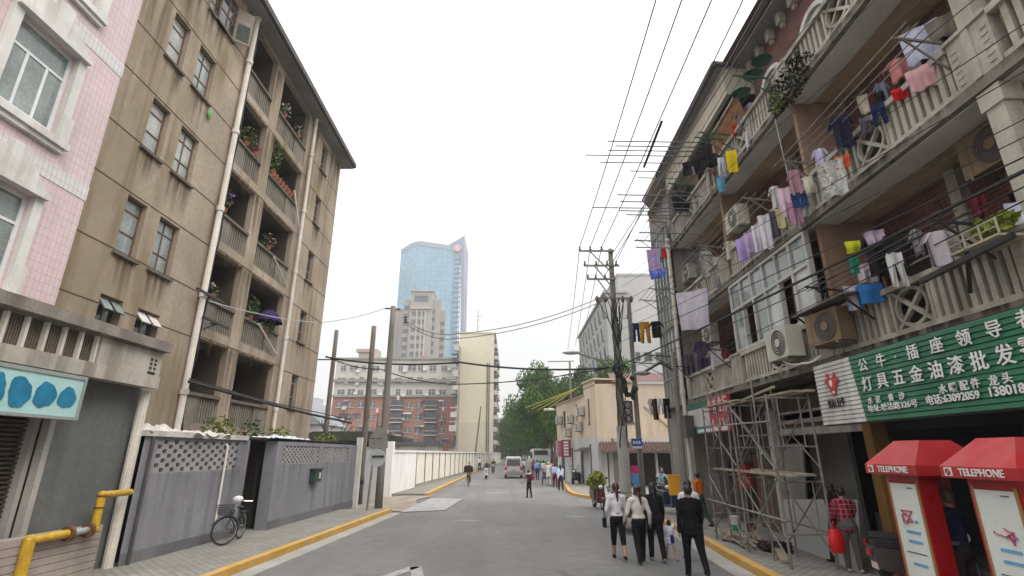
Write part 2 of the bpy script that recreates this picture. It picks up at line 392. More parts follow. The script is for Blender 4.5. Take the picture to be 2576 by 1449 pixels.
def stain_mat(name, col, k=1.):
    m = bpy.data.materials.new(name); m.use_nodes = True; nt = m.node_tree; N = nt.nodes.new; L = nt.links.new; bs = nt.nodes['Principled BSDF']
    bs.inputs['Base Color'].default_value = (*col, 1); bs.inputs['Roughness'].default_value = .95; bs.inputs['Specular IOR Level'].default_value = .05
    tc = N('ShaderNodeTexCoord'); mp = N('ShaderNodeMapping'); mp.inputs['Scale'].default_value = (4.5, 4.5, .35); L(tc.outputs['Object'], mp.inputs[0])
    n1 = N('ShaderNodeTexNoise'); n1.inputs['Scale'].default_value = 1; n1.inputs['Detail'].default_value = 4; L(mp.outputs[0], n1.inputs['Vector'])
    sp = N('ShaderNodeSeparateXYZ'); L(tc.outputs['Generated'], sp.inputs[0])
    y1 = N('ShaderNodeMath'); y1.operation = 'PINGPONG'; L(sp.outputs[1], y1.inputs[0]); y1.inputs[1].default_value = .5
    y2 = N('ShaderNodeMapRange'); L(y1.outputs[0], y2.inputs[0]); y2.inputs[2].default_value = .15
    z2 = N('ShaderNodeMath'); z2.operation = 'POWER'; L(sp.outputs[2], z2.inputs[0]); z2.inputs[1].default_value = 1.4
    r = N('ShaderNodeMapRange'); L(n1.outputs[0], r.inputs[0]); r.inputs[1].default_value = .4; r.inputs[2].default_value = .75
    a = N('ShaderNodeMath'); a.operation = 'MULTIPLY'; L(r.outputs[0], a.inputs[0]); L(z2.outputs[0], a.inputs[1])
    c = N('ShaderNodeMath'); c.operation = 'MULTIPLY'; L(a.outputs[0], c.inputs[0]); L(y2.outputs[0], c.inputs[1])
    d = N('ShaderNodeMath'); d.operation = 'MULTIPLY'; L(c.outputs[0], d.inputs[0]); d.inputs[1].default_value = k; L(d.outputs[0], bs.inputs['Alpha'])
    return m
stm = stain_mat('rain_stain', (.085, .062, .033), .5)
def stains(par, P, L_, m):
    for (a, c, v0, v1) in L_:
        b = MB(); b.pbox(P, a, c, v0, v1, .0005, .004); b.build('stain', m, par)
st = [(h[0]-.15, h[1]+.15, h[2]-R.uniform(.9, 1.7), h[2]-.07) for h, c in wins if h[2] > 5.5]
st += [(10.6, 11.7, 9, 18.2), (13.0, 14.3, 3, 5.1), (21.9, 22.6, 12, 18.2), (12.0, 14, 14.9, 18.2), (24.2, 26, 14, 18.2)]
stains(bh, PL, st, stm)
stains(bh, PL, [(15.7, 21.6, f-1.0, f-.32) for f in FLR[1:]]+[(17.7, 18.4, f, f+2.6) for f in FLR], stm)
# open casement of the topmost front window
h = (13.55, 14.5, FLR[4]+.95, FLR[4]+2.5)
o = window(bh, PL, h, .012, rot_wood, dark_glass, 2, (.4, .75), .06, .12, sill_m)
s = MB(); s.pbox(mkP(PL(14.5, 0, .02), (.25, .2, 0), (.2, -.25, 0)), 0, .55, h[2]+.05, h[3]-.1, -.02, .02)
so = s.build('casement', frames_g, o); s = MB(); s.pbox(mkP(PL(14.5, 0, .02), (.25, .2, 0), (.2, -.25, 0)), .07, .48, h[2]+.15, h[3]-.7, -.03, .03); s.build('pane', mat('dull_casement_pane', (.07, .075, .068), .9, .2, 3, spec=.1), so)
b = MB(); b.box(-19.4, 10.55, 18.3, -9.4, 26.45, 18.52); ro = b.build('roof', soffit_m, bh)
b = MB(); b.box(-9.4, 10.55, 18.34, -9.24, 26.45, 18.6); b.build('gutter', mat('dark_gutter', (.07, .065, .06), .7, .2), ro)
# drainpipes
def drain(y, label, x=-9.86, top=18.2, bot=2.75, r=.085, joints=True, m=white_pvc, lean=0):
    t = thing('drainpipe', label, 'drainpipe', (x, y, bot), 'drainpipes')
    b = MB(); b.tube([(x, y, bot), (x, y+lean*.5, (bot+top)/2), (x, y+lean, top)], r, 10); b.build('pipe', m, t)
    if joints:
        for k in range(int((top-bot)/3.05)+1):
            b = MB(); z = bot+1.2+k*3.05; b.tube([(x, y, z), (x, y, z+.16)], r*1.35, 10); b.build('collar', m, t)
        b = MB(); b.tube([(x, y+lean, top), (x, y+lean, top+.28)], [r*1.2, r*2], 10); b.build('hopper', m, t)
    return t
drain(15.5, 'thick white drainpipe beside the left column of brown balconies', r=.095)
drain(21.75, 'thinner white drainpipe between the right column of balconies and the narrow windows', r=.075)
b = MB()
for i in range(5): b.tube([(-9.93+.04*R.uniform(-1, 1), 15.68+.035*i+.05*sin(z*1.7+i), z) for z in [2.8+.8*j for j in range(20)]], .022, 5)
tag(b.build('cable_bundle', cable_black), 'black bundle of cables running up beside the thick white drainpipe', 'cable bundle')
for z, y0, lab in ((7.1, 14.9, 'upper dark wire bracket across the thick white drainpipe'), (6.35, 15.45, 'lower dark wire bracket beside the thick white drainpipe')):
    b = MB(); b.bar((-9.7, y0, z), (-9.7, y0+1.5, z-.02), .07); b.bar((-10, y0+.6, z-.25), (-9.7, y0+.9, z), .04); b.bar((-10, y0+.9, z), (-9.7, y0+.9, z), .05)
    tag(b.build('wire_bracket', black_metal), lab, 'bracket', 'wire brackets on the brown house')
for p0_, p1_, w_ in (((-9.9, 21.2, 6.2), (-9.85, 19.2, 7.05), 'lowest'), ((-9.9, 21.2, 9.25), (-9.85, 19.6, 10.), 'middle'), ((-9.88, 21.5, 12.3), (-9.86, 20.5, 13.6), 'highest')):
    b = MB(); b.tube([p0_, p1_], .042, 6); tag(b.build('waste_pipe', white_pvc), w_+' of the slanting white waste pipes under the right balconies of the brown house', 'waste pipe', 'slanting waste pipes')
# balcony plants
leafg = mat('leaf_green', (.075, .125, .025), .6, .5, 9, spec=.3)
leafd = mat('leaf_dark_green', (.035, .07, .018), .6, .5, 9, spec=.3)
leafy = mat('leaf_yellow_green', (.22, .25, .03), .6, .4, 9, spec=.3)
terracotta = paint('terracotta_pot', (.24, .085, .055), .8)
petal_w = paint('white_petal', (.65, .62, .6), .8); petal_p = paint('purple_petal', (.16, .05, .3), .8)
def potplant(y, z, lab, n, rad, m=leafg, pm=terracotta, flowers=None, x=-10.02, size=.13, hang=0):
    t = thing('potted_plant', lab, 'plant', (x, y, z), 'plants on the balconies')
    b = MB(); b.tube([(x, y, z), (x, y, z+.18)], [.09, .13], 10); b.build('pot', pm, t)
    b = MB(); b.leaves((x, y, z+.2+rad[2]*.6-hang), rad, n, size); b.build('foliage', m, t)
    if flowers: b = MB(); b.leaves((x+.08, y, z+.3+rad[2]*.5-hang), [r*.9 for r in rad], max(8, n//6), size*1.1); b.build('blossom', flowers, t)
potplant(16.5, FLR[3]+1, 'bushy green plant in a pot on the left balcony one below the top', 170, (.3, .5, .4))
potplant(17.2, FLR[3]+1, 'small red-leaved plant at the right end of the left balcony one below the top', 60, (.2, .25, .25), mat('leaf_red', (.18, .06, .05), .7, .4, 9))
potplant(18.9, FLR[4]+1, 'green plant with white flowers at the left end of the topmost right balcony', 110, (.25, .4, .3), flowers=petal_w)
potplant(20.4, FLR[4]+1, 'grey-green plant at the right end of the topmost right balcony', 110, (.25, .5, .25), leafd, flowers=petal_w)
potplant(18.75, FLR[3]+1, 'tall leafy plant hanging behind the row of red pots', 160, (.25, .35, .7), leafg, hang=-.3)
potplant(15.95, FLR[2]+1, 'yellow-green plant with purple flowers beside the thick white drainpipe', 110, (.22, .22, .5), leafg, flowers=petal_p)
potplant(16.2, FLR[1]+1, 'small white-dotted dark plant on the second left balcony', 50, (.2, .3, .2), leafd, flowers=petal_w)
potplant(19.3, FLR[2]+1, 'dark plant with pinkish flowers on the middle right balcony', 90, (.2, .5, .3), leafd, flowers=paint('pink_petal', (.4, .16, .16)))
potplant(18.8, FLR[1]+.95, 'straggly green plant left of the purple parasol', 150, (.3, .35, .5))
potplant(20.1, FLR[1]+.75, 'green plant spilling over the rail under the purple parasol', 140, (.35, .5, .3))
pot = None
for i in range(8):
    y = 18.7+i*.3
    if pot is None:
        b = MB(); b.tube([(0, 0, 0), (0, 0, .2)], [.08, .12], 10); b.tube([(0, 0, .2), (0, 0, .24)], .135, 10); pot = b.build('flower_pot', terracotta, local=True)
        tag(pot, 'red clay flower pot in the row on the right balcony rail', 'flower pot', 'row of red pots on the balcony rail'); o = pot
    else: o = pot.copy(); C.objects.link(o)
    o.location = (-10.02, y, FLR[3]+1)
t = thing('parasol', 'purple frilled parasol leaning over the potted plants of a right balcony', 'parasol', (-9.9, 20.3, FLR[1]+1))
b = MB(); b.tube([(-9.9, 20.3, FLR[1]+.5), (-9.9, 20.3, FLR[1]+1.55)], .015, 6); b.build('pole', black_metal, t)
b = MB(); b.grid(lambda u, v: Vector((-10.0, 20.3, FLR[1]+1.75))+Vector((cos(u*2*pi)*.5*v, sin(u*2*pi)*.62*v, -.5*v**2.2+.03*sin(u*2*pi*12)*v)), 36, 6)
b.build('canopy', cloth((.04, .022, .09), 'purple_cloth'), t)
b = MB(); b.grid(lambda u, v: (-9.93+.05*sin(.3+v*2.5)*sin(u*6.28), 14.1+.085*cos(u*6.28)*(sin(.3+v*2.6)+.15), 12.68+.34*v), 10, 6)
tag(b.build('plastic_bag', paint('green_plastic', (.07, .28, .05), .4)), 'small bright green plastic bag hanging on the brown wall', 'plastic bag')

# ================= left: pink tiled building
tile = mat('pink_tiles', (.6, .48, .49), .45, .07, .5, .2, 30, brick=dict(w=.115, h=.19, m=.0055, off=0, mc=(.42, .3, .31), c2=(.58, .46, .475)), plane='x', streak=.3, scol=(.36, .29, .29))
white_ps = mat('white_plaster', (.62, .61, .58), .85, .1, 2, .2, 20, streak=.45, scol=(.25, .23, .2))
whtile = mat('white_tiles', (.6, .58, .58), .45, .07, .5, .3, 30, brick=dict(w=.115, h=.19, m=.0055, off=0, mc=(.36, .33, .33), c2=(.57, .55, .55)), plane='x')
alu = paint('white_aluminium', (.66, .67, .68), .35)
PP = mkP((-9.95, 0, 0), (0, 1, 0), (1, 0, 0))
pk = thing('tiled_building', 'pink tiled building with white pediments over white-framed windows', 'building', (-9.95, 6, 0))
hs = [(8.05, 9.42, z, z+1.95) for z in (5.35, 8.85, 12.35)]+[(4.6, 5.97, z, z+1.95) for z in (5.35, 8.85, 12.35)]
b = MB(); wall(b, PP, 0, 10.62, 0, 17.5, hs, .12)
b.quad(PP(10.62, 0, 0), PP(10.62, 0, -9), PP(10.62, 17.5, -9), PP(10.62, 17.5, 0)); b.quad(PP(0, 17.5, 0), PP(10.62, 17.5, 0), PP(10.62, 17.5, -9), PP(0, 17.5, -9)); b.build('wall', tile, pk)
b = MB()
for z in (7.85, 11.35, 14.85): b.pbox(PP, 0, 10.63, z, z+.36, 0, .012)
b.build('tile_band', whtile, pk)
for h in hs:
    a, c, v0, v1 = h
    o = window(pk, PP, h, -.09, alu, pale_glass, 3, (.68,), .075, name='wide_window')
    f = MB(); f.pbox(PP, a-.2, a-.002, v0-.1, v1+.02, 0, .1); f.pbox(PP, c+.002, c+.2, v0-.1, v1+.02, 0, .1)
    for uu in (a-.26, c+.04): f.pbox(PP, uu, uu+.22, v0-.1, v0+.5, 0, .13)
    f.pbox(PP, a-.32, c+.32, v0-.25, v0-.1, 0, .16); f.pbox(PP, a-.26, c+.26, v0-.36, v0-.25, 0, .1)
    f.pbox(PP, a-.2, c+.2, v1+.02, v1+.14, 0, .2); f.build('frame', white_ps, o)
    f = MB(); m = (a+c)/2
    f.prism([PP(a-.24, v1+.14, 0), PP(c+.24, v1+.14, 0), PP(m+.42, v1+.62, 0), PP(m+.15, v1+.74, 0), PP(m-.15, v1+.74, 0), PP(m-.42, v1+.62, 0)], (.12, 0, 0))
    f.prism([PP(m-.16, v1+.14, .12), PP(m+.16, v1+.14, .12), PP(m+.2, v1+.86, .12), PP(m-.2, v1+.86, .12)], (.07, 0, 0)); f.build('pediment', white_ps, o)
# ================= shop front under the pink building
can_m = mat('weathered_canopy', (.42, .385, .34), .92, .16, .8, .3, 25, streak=.7, scol=(.13, .11, .09), blotch=.3, bcol=(.2, .18, .15), bl_sc=1.2)
slat_d = mat('brown_ribbed_panel', (.13, .105, .085), .9, .2, 2)
grey_w = mat('grey_cement_wall', (.115, .12, .115), .92, .2, .8, .3, 30, blotch=.5, bcol=(.17, .175, .17), bl_sc=.9, streak=.4, scol=(.07, .07, .065))
sf = thing('shop_annex', 'grey shop front with dark roller shutter under a weathered concrete canopy', 'shop front', (-8.1, 9, 0))
b = MB(); b.box(-9.9, 9.22, .0, -8.1, 11.25, 3.62); b.build('wall', grey_w, sf)
b = MB(); b.box(-9.95, 0, 3.62, -7.86, 11.2, 4.4); b.box(-7.86, 0, 3.6, -7.72, 11.22, 3.86); b.box(-7.86, 9.45, 3.86, -7.75, 11.2, 4.36); co = b.build('canopy', can_m, sf); b = MB(); b.box(-9.95, 0, 4.4, -7.62, 11.28, 4.6); b.box(-9.94, 0, 4.37, -7.74, 11.24, 4.4); b.build('coping', mat('stained_coping', (.23, .205, .18), .95, .3, 1.5, .3, 20, streak=.7, scol=(.07, .06, .05)), co)
b = MB()
for i in range(24): b.box(-7.85, 9.4-.36*i-.05, 3.86, -7.76, 9.4-.36*i, 4.36)
b.box(-7.855, .6, 3.855, -7.84, 9.4, 3.875); b.build('slat', white_pvc, co)
b = MB()
for i in range(180): b.box(-7.86, 9.38-.048*i-.03, 3.86, -7.835, 9.38-.048*i, 4.36)
b.build('ribbed_panel', slat_d, co)
hole_m = mat('hole_black', (.02, .018, .015), .9)
for u, v, w_, h_ in [(u, v, .06, .05) for v in (3.98, 4.07, 4.16) for u in (10.85, 10.98)]+[(10.82, 3.88, .23, .05)]:
    b = MB(); b.box(-7.75, u, v, -7.742, u+w_, v+h_); b.build('drain_hole', hole_m, co)
b = MB()
for i in range(46): 
    z = .2+i*.075; b.prism([(-8.35, 3, z), (-8.28, 3, z+.02), (-8.28, 3, z+.05), (-8.35, 3, z+.07)], (0, 6., 0))
b.build('roller_shutter', mat('shutter_metal', (.06, .045, .035), .55, .3, 2), sf)
b = MB(); b.box(-8.36, 8.99, 0, -8.16, 9.08, 3.6); b.box(-8.14, 9.1, 0, -8.0, 9.21, 3.6); b.build('door_jamb', mat('jamb_metal', (.32, .3, .28), .7, .15), sf)
t = thing('shop_sign', 'pale turquoise shop sign with dark blue lettering under the canopy', 'sign', (-7.6, 8, 2.8))
tq = mat('turquoise_sign', (.36, .58, .57), .5, .1, 1, blotch=.3, bcol=(.5, .62, .62), bl_sc=1.2)
b = MB(); b.box(-7.72, 4, 2.86, -7.62, 9.12, 3.5); b.build('board', tq, t)
b = MB(); b.box(-7.74, 4, 2.81, -7.6, 9.12, 2.86); b.box(-7.74, 4, 3.5, -7.6, 9.12, 3.56); b.box(-7.74, 9.12, 2.81, -7.6, 9.17, 3.56); b.build('frame', mat('sign_frame', (.25, .27, .26), .5, .2), t)
b = MB(); rr = random.Random(4)
for yc, rad in ((8.85, .165), (8.42, .19), (7.97, .2), (7.55, .2), (7.1, .2), (6.65, .2), (6.2, .2), (5.75, .2), (5.3, .2)):
    pts = []; ph = rr.uniform(0, 6)
    for k in range(28):
        a = 2*pi*k/28; r_ = rad*(1+.08*sin(2*a+ph)+.07*sin(3*a+ph*2)+.04*sin(7*a+ph)+rr.uniform(-.025, .025)); pts.append((-7.62, yc+r_*cos(a), 3.17+r_*1.12*sin(a)))
    b.prism(pts, (.012, 0, 0))
b.build('lettering', mat('sign_blue', (.01, .17, .3), .6, .25, 6), t)
drain(11.18, 'white drainpipe standing at the corner of the concrete canopy', x=-7.95, top=3.55, bot=.13, r=.1, joints=False)
# yellow gas pipe
yel = mat('yellow_gas_paint', (.5, .3, .02), .45, .22, 5, blotch=.55, bcol=(.2, .12, .03), bl_sc=7)
t = thing('gas_pipe', 'yellow stepped gas pipe with rusty flanges on the grey wall', 'gas pipe', (-7.8, 9.5, .1))
gx = -7.72; G = [q(3, u, v, x=gx) for u, v in ((185, 1449), (215, 1190), (490, 1172), (680, 1140), (708, 860), (890, 826))]
G[0].z = .13; G[0].y = G[1].y; G[2].z = G[1].z; G[3].z = G[1].z; G[4].y = G[3].y; G[5].z = G[4].z; G[5].y = 11.05
b = MB(); b.tube([G[0], G[1]], .085, 12); b.ball(G[1], .088); b.tube([G[1], (gx, G[2].y, G[1].z)], .07, 12); b.tube([(gx, G[2].y, G[1].z), (gx, G[3].y-.12, G[1].z)], .055, 12); b.tube([(gx, G[3].y-.12, G[1].z), G[3]], .07, 12); b.ball(G[3], .078)
b.tube([G[3], G[4]], .07, 12); b.ball(G[4], .075); b.tube([G[4], G[5]], .062, 12); b.build('pipe', yel, t, smooth=False)
rust = mat('rusty_flange', (.13, .06, .03), .8, .3, 8)
for yy in (G[2].y, G[3].y-.14): b = MB(); b.tube([(gx, yy-.03, G[1].z), (gx, yy+.03, G[1].z)], .125, 14); b.build('flange', rust, t)
b = MB(); b.tube([(gx, G[2].y, G[1].z), (gx, G[3].y-.12, G[1].z)], .06, 12); b.build('coupling', mat('grey_coupling', (.4, .4, .4), .4, .2, 4, metal=.5), t)
for z in (G[3].z+.35, G[3].z+.55): b = MB(); b.tube([(gx, G[3].y, z), (gx, G[3].y, z+.03)], .083, 12); b.build('band', rust, t)
b = MB(); zz = .13
for i in range(7): b.hexa([(-8.05, 6.8, zz), (-7.8, 6.8, zz), (-7.8, 10.62, zz), (-8.05, 10.62, zz), (-8.05, 6.8, zz+.112), (-7.8, 6.8, zz+.112), (-7.8, 10.62, zz+.112), (-8.05, 10.62, zz+.112)]); zz += .122
tag(b.build('slatted_box', mat('pinkish_boards', (.33, .28, .25), .8, .15, 2, streak=.4)), 'low box of pinkish-grey boards under the yellow gas pipe', 'box')

# ================= left: grey street wall with openwork blocks
gwall = mat('blue_grey_wall', (.205, .205, .23), .92, .16, .6, .25, 25, streak=.65, scol=(.13, .13, .135), blotch=.4, bcol=(.25, .25, .27), bl_sc=.8)
gbase = mat('grey_plinth', (.13, .13, .135), .92, .2, 1.2)
PG = mkP((-7.8, 11.25, 0), (.0583, 1, 0), (1, -.0583, 0))
PG2 = mkP((-7.2, 16.35, 0), (.042, 1, 0), (1, -.042, 0))
sw = thing('street_wall', 'blue-grey painted street wall with openwork block panels and a dark doorway', 'wall', (-7.6, 14, 0))
L1 = (.42, 3.55, 1.86, 2.55); L2 = (.45, 3.2, 1.95, 2.5); L3 = (3.55, 6.3, 1.95, 2.5)
b = MB(); wall(b, PG, 0, 4.1, 0, 2.62, [L1], .2); b.quad(PG(4.1, 0, 0), PG(4.1, 0, -.22), PG(4.1, 2.62, -.22), PG(4.1, 2.62, 0)); b.quad(PG(0, 2.62, 0), PG(4.1, 2.62, 0), PG(4.1, 2.62, -.22), PG(0, 2.62, -.22))
wall(b, PG2, 0, 7.35, 0, 2.62, [L2, L3], .2); b.quad(PG2(0, 0, 0), PG2(0, 0, -.38), PG2(0, 2.62, -.38), PG2(0, 2.62, 0)); b.quad(PG2(0, 2.62, 0), PG2(7.35, 2.62, 0), PG2(7.35, 2.62, -.38), PG2(0, 2.62, -.38)); b.quad(PG2(7.35, 0, 0), PG2(7.35, 0, -.38), PG2(7.35, 2.62, -.38), PG2(7.35, 2.62, 0))
b.build('wall', gwall, sw)
b = MB(); b.pbox(PG, 0, 4.1, .13, .36, 0, .02); b.pbox(PG2, .0, 7.35, .13, .36, 0, .02); b.build('plinth', gbase, sw)
lat_m = mat('openwork_blocks', (.27, .26, .26), .9, .15, 2)
for P_, (a, c, v0, v1), nr, nc in ((PG, L1, 7, 9), (PG2, L2, 7, 10), (PG2, L3, 7, 10)):
    b = MB(); rh = (v1-v0)/nr; cw = (c-a)/nc
    for r in range(nr):
        b.pbox(P_, a, c, v0+r*rh, v0+r*rh+.014, -.14, -.02)
        for k in range(nc+1):
            s = a+(k+(.5 if r % 2 else 0))*cw; e = min(s+cw*.62, c); s0 = max(s, a)
            if r % 2 and k == 0: b.pbox(P_, a, a+cw*.12, v0+r*rh+.014, v0+(r+1)*rh, -.14, -.02)
            if e > s0+.02: b.pbox(P_, s0, e, v0+r*rh+.014, v0+(r+1)*rh, -.14, -.02)
    b.build('lattice', lat_m, sw)
b = MB(); b.pbox(PG, .05, 4.05, 0, 2.6, -.5, -.4); b.pbox(PG2, .3, 7.3, 0, 2.6, -.75, -.65); b.pbox(PG, 3.9, 6.6, 0, 2.6, -1.6, -1.5); b.build('shade_backing', mat('yard_shade_black', (.03, .03, .03), .95), sw)  # added near-black panels, standing in for the shade behind lattice and doorway
b = MB(); b.pbox(PG, -.05, 3.9, 2.62, 2.74, -.3, .06); b.build('coping', mat('pale_coping', (.45, .43, .4), .9, .25, 2, blotch=.5), sw)
b = MB(); b.hexa([(-10, 11.25, 2.78), (-7.95, 11.25, 2.64), (-6.98, 23.6, 2.64), (-10, 23.6, 2.8), (-10, 11.25, 2.86), (-7.9, 11.25, 2.72), (-6.85, 23.6, 2.72), (-10, 23.6, 2.88)])
lr = tag(b.build('shed_roof', mat('old_roof_felt', (.1, .09, .08), .95, .35, 1.2, .5, 12)), 'dark flat shed roof behind the top of the grey street wall', 'roof')
tarp = mat('crumpled_sheeting', (.5, .48, .45), .6, .22, 5, blotch=.5, bcol=(.2, .18, .15), bl_sc=5)
def rumple(name, c, a, d, hgt, lab, m, seed):
    r_ = random.Random(seed); ph = [r_.uniform(0, 6) for _ in range(6)]
    b = MB(); b.grid(lambda u, v: (c[0]+(u-.5)*a+.05*sin(v*20+ph[0]), c[1]+(v-.5)*d+.06*sin(u*16+ph[1]), c[2]+hgt*max(0, sin(pi*u)**.5*sin(pi*v)**.5)*(.6+.4*sin(u*11+ph[2])*sin(v*13+ph[3]))+.04*sin(u*31+ph[4])*sin(v*27+ph[5])), 26, 26)
    return tag(b.build(name, m), lab, 'sheeting', 'sheeting on the shed roof')
rumple('plastic_sheeting', (-8.3, 12.0, 2.72), 1.1, 1.6, .22, 'heap of crumpled whitish sheeting beside the corner drainpipe', tarp, 1)
rumple('plastic_sheeting', (-8., 13.6, 2.7), .9, 1.9, .12, 'flatter grey-white sheeting above the openwork panel', tarp, 2)
rumple('plastic_sheeting', (-7.6, 17.4, 2.72), .9, 2.6, .1, 'bluish-white sheeting above the dark doorway', mat('blue_white_sheeting', (.5, .54, .58), .6, .2, 4), 3)
for i, (y, x, n, rad, lab) in enumerate(((14.9, -8.3, 200, (.4, .6, .4), 'largest weed clump growing on the shed roof'), (16.6, -8.2, 150, (.35, .5, .42), 'dark weed clump on the shed roof below the balconies'), (18.1, -8.0, 150, (.35, .6, .32), 'low weed clump on the shed roof beside the bluish sheeting'), (21.3, -7.5, 160, (.3, 1.0, .22), 'thin strip of weeds on the shed roof near the white post'))):
    b = MB(); b.leaves((x, y, 2.72+rad[2]*.55), rad, n, .13)
    tag(b.build('weed_bush', mat('weed_leaf', (.12, .15, .03), .7, .5, 6, spec=.2) if i != 1 else leafd), lab, 'weeds', 'weeds on the shed roof')
b = MB(); b.tube([(-9.6, 15.2, 4.3), (-8.6, 17.8, 3.95), (-8.0, 20.6, 3.75), (-7.9, 25.8, 3.7)], .05, 6); b.tube([(-9.6, 15.2, 4.38), (-8.6, 18, 4.0), (-7.9, 25.8, 3.85)], .02, 5)
tag(b.build('cable', cable_black), 'thick black cable strung along below the lowest brown balconies', 'cable')
stains(sw, PG, [(.0, 4.1, .5, 1.84), (3.3, 4.1, .4, 2.6)], stain_mat('wall_stain', (.1, .1, .1), .15)); stains(sw, PG2, [(.0, 3.4, .6, 1.93), (3.4, 7.3, .5, 1.93)], bpy.data.materials['wall_stain'])
p0 = PG(.2, 0, .05)
b = MB(); b.tube([(p0.x, p0.y, .13), (p0.x, p0.y, 2.6)], .035, 8); tag(b.build('drainpipe', mat('dark_wet_pipe', (.06, .06, .06), .7, .3, 2)), 'thin dark drainpipe on the grey wall left of the openwork panel', 'drainpipe', 'drainpipes')
p0 = PG(2.95, 0, .05)
b = MB(); b.tube([(p0.x, p0.y, .5), (p0.x, p0.y, 2.45), (p0.x-.06, p0.y, 2.5)], .03, 8)
tag(b.build('conduit', white_pvc), 'thin white conduit on the grey wall behind the bicycle', 'conduit')
t = thing('letter_box', 'dark green letter box mounted on the grey wall right of the doorway', 'letter box', PG2(2.9, 1.3, 0))
b = MB(); b.pbox(PG2, 2.6, 3.2, 1.32, 1.72, 0, .2); b.pbox(PG2, 2.55, 3.25, 1.72, 1.76, 0, .24); b.build('box', paint('dark_green_paint', (.025, .045, .035), .5), t)
b = MB(); b.pbox(PG2, 2.95, 3.1, 1.42, 1.62, .2, .21); b.build('notice', paint('paper', (.5, .5, .48)), t)
b = MB(); b.box(-6.95, 23.75, 0, -6.72, 23.98, 2.95); tag(b.build('gate_post', white_ps), 'slim white post at the far end of the grey street wall', 'post')

# ================= left: poles, sign post, building-site wall
pole_c = mat('pole_concrete', (.19, .175, .155), .92, .16, 1.5, .3, 25, streak=.5, scol=(.1, .085, .07))
pole_w = mat('pole_wood', (.15, .125, .105), .92, .2, 2, .3, 25)
def pole(x, y, z, r0, r1, lab, m, lean=0, band=None, name='utility_pole'):
    t = thing(name, lab, 'pole', (x, y, 0), 'utility poles'); b = MB()
    b.tube([(x+lean*k/6, y, z*k/6) for k in range(7)], [r0+(r1-r0)*k/6 for k in range(7)], 12); b.build('shaft', m, t, smooth=True)
    if band:
        b = MB(); b.tube([(x, y, band[0]), (x, y, band[1])], r0*1.04, 12); b.build('collar', band[2], t)
    return t
pole(-10.6, 30, 9.35, .155, .12, 'far dark wooden pole behind the end of the grey wall', pole_w)
pole(-7.05, 25.3, 8.45, .15, .12, 'middle dark pole right of the slim white post, without wires', pole_w, band=(.9, 1.1, black_metal))
p3 = pole(-5.75, 23.7, 9.05, .175, .125, 'tall leaning grey concrete pole behind the triangular sign', pole_c)
b = MB(); b.bar((-6.15, 23.7, 8.95), (-5.4, 23.7, 8.9), .06)
for i in range(3): b.tube([(-5.2+.0*i, 23.7, 8.5-.12*i), (-5.05, 23.7, 8.5-.12*i)], .05, 6)
b.build('crossarm', black_metal, p3)
sg = mat('grey_sign_back', (.22, .215, .2), .5, .15, 3, metal=.3)
t = thing('road_sign', 'grey sign post seen from behind with a triangle above a round plate', 'road sign', (-5.4, 22.2, 0))
b = MB(); b.tube([(-5.72, 21.75, .12), (-5.55, 21.75, 3.85)], .045, 8); b.build('post', steel, t)
cx = q(3, 0, 0, y=21.7); tri = [q(5, u, v, y=21.7) for u, v in ((310, 315), (365, 318), (378, 398), (242, 395), (298, 318))]
b = MB(); b.prism(tri, (0, .03, 0)); b.build('triangle_plate', sg, t)
cc = q(5, 300, 540, y=21.7); b = MB(); b.tube([cc, cc+Vector((0, .03, 0))], .33*1.05, 28); b.build('round_plate', paint('pale_sign_back', (.36, .38, .38)), t)
b = MB(); b.box(cc.x-.2, 21.66, cc.z+.02, cc.x+.28, 21.695, cc.z+.09); b.build('bracket', black_metal, t)
plate = [q(5, u, v, y=21.72) for u, v in ((240, 402), (378, 402), (378, 470), (240, 470))]
b = MB(); b.prism(plate, (0, .025, 0)); b.build('square_plate', sg, t)
# building-site wall
site_w = mat('site_white_render', (.8, .795, .78), .9, .08, .6, .2, 20, streak=.45, scol=(.36, .31, .25))
site_c = mat('site_cream_panel', (.78, .745, .66), .85, .08, .8, .15, 20, streak=.2, scol=(.5, .45, .36))
PS = mkP((-6.75, 30.2, 0), (.044, 1, 0), (1, -.044, 0))
t = thing('site_gate', 'white gate leaf with faint blue marks between two poles', 'gate', (-7, 27, 0))
a0 = q(5, 178, 470, y=27.); a1 = q(5, 292, 470, y=27.); b = MB(); b.box(a0.x, 27, .05, a1.x+.35, 27.08, a0.z); b.build('panel', mat('gate_white', (.58, .6, .62), .6, .08, 1.5, blotch=.5, bcol=(.36, .45, .55), bl_sc=1.3), t)
b = MB(); b.box(a0.x, 26.98, .05, a0.x+.05, 27.1, a0.z+.04); b.box(a0.x, 26.98, a0.z, a1.x+.35, 27.1, a0.z+.05); b.build('frame', alu, t)
sw2 = thing('site_wall', 'long white and cream building-site wall along the left pavement', 'wall', (-6.5, 45, 0))
b = MB(); b.box(-7.9, 29.9, 0, -6.68, 30.35, 2.92); b.build('pillar', site_w, sw2)
b = MB(); b.pbox(PS, .15, 6.2, 0, 2.34, -.2, 0); b.build('white_bay', site_w, sw2)
b = MB(); b.pbox(PS, 6.2, 95, .3, 2.34, -.2, -.03); b.build('cream_bay', site_c, sw2)
b = MB(); b.pbox(PS, .15, 95, 2.34, 2.46, -.28, .06); b.build('coping', site_w, sw2)
b = MB(); b.pbox(PS, 6.2, 95, .1, .32, -.25, .02); b.build('plinth', concrete, sw2)
jm = mat('panel_joint_steel', (.2, .18, .15), .7, .15)
for i in range(30):
    b = MB(); u = 6.2+i*2.9; b.pbox(PS, u-.06, u+.06, .1, 2.34, -.02, .03); b.build('joint_post', jm, sw2)
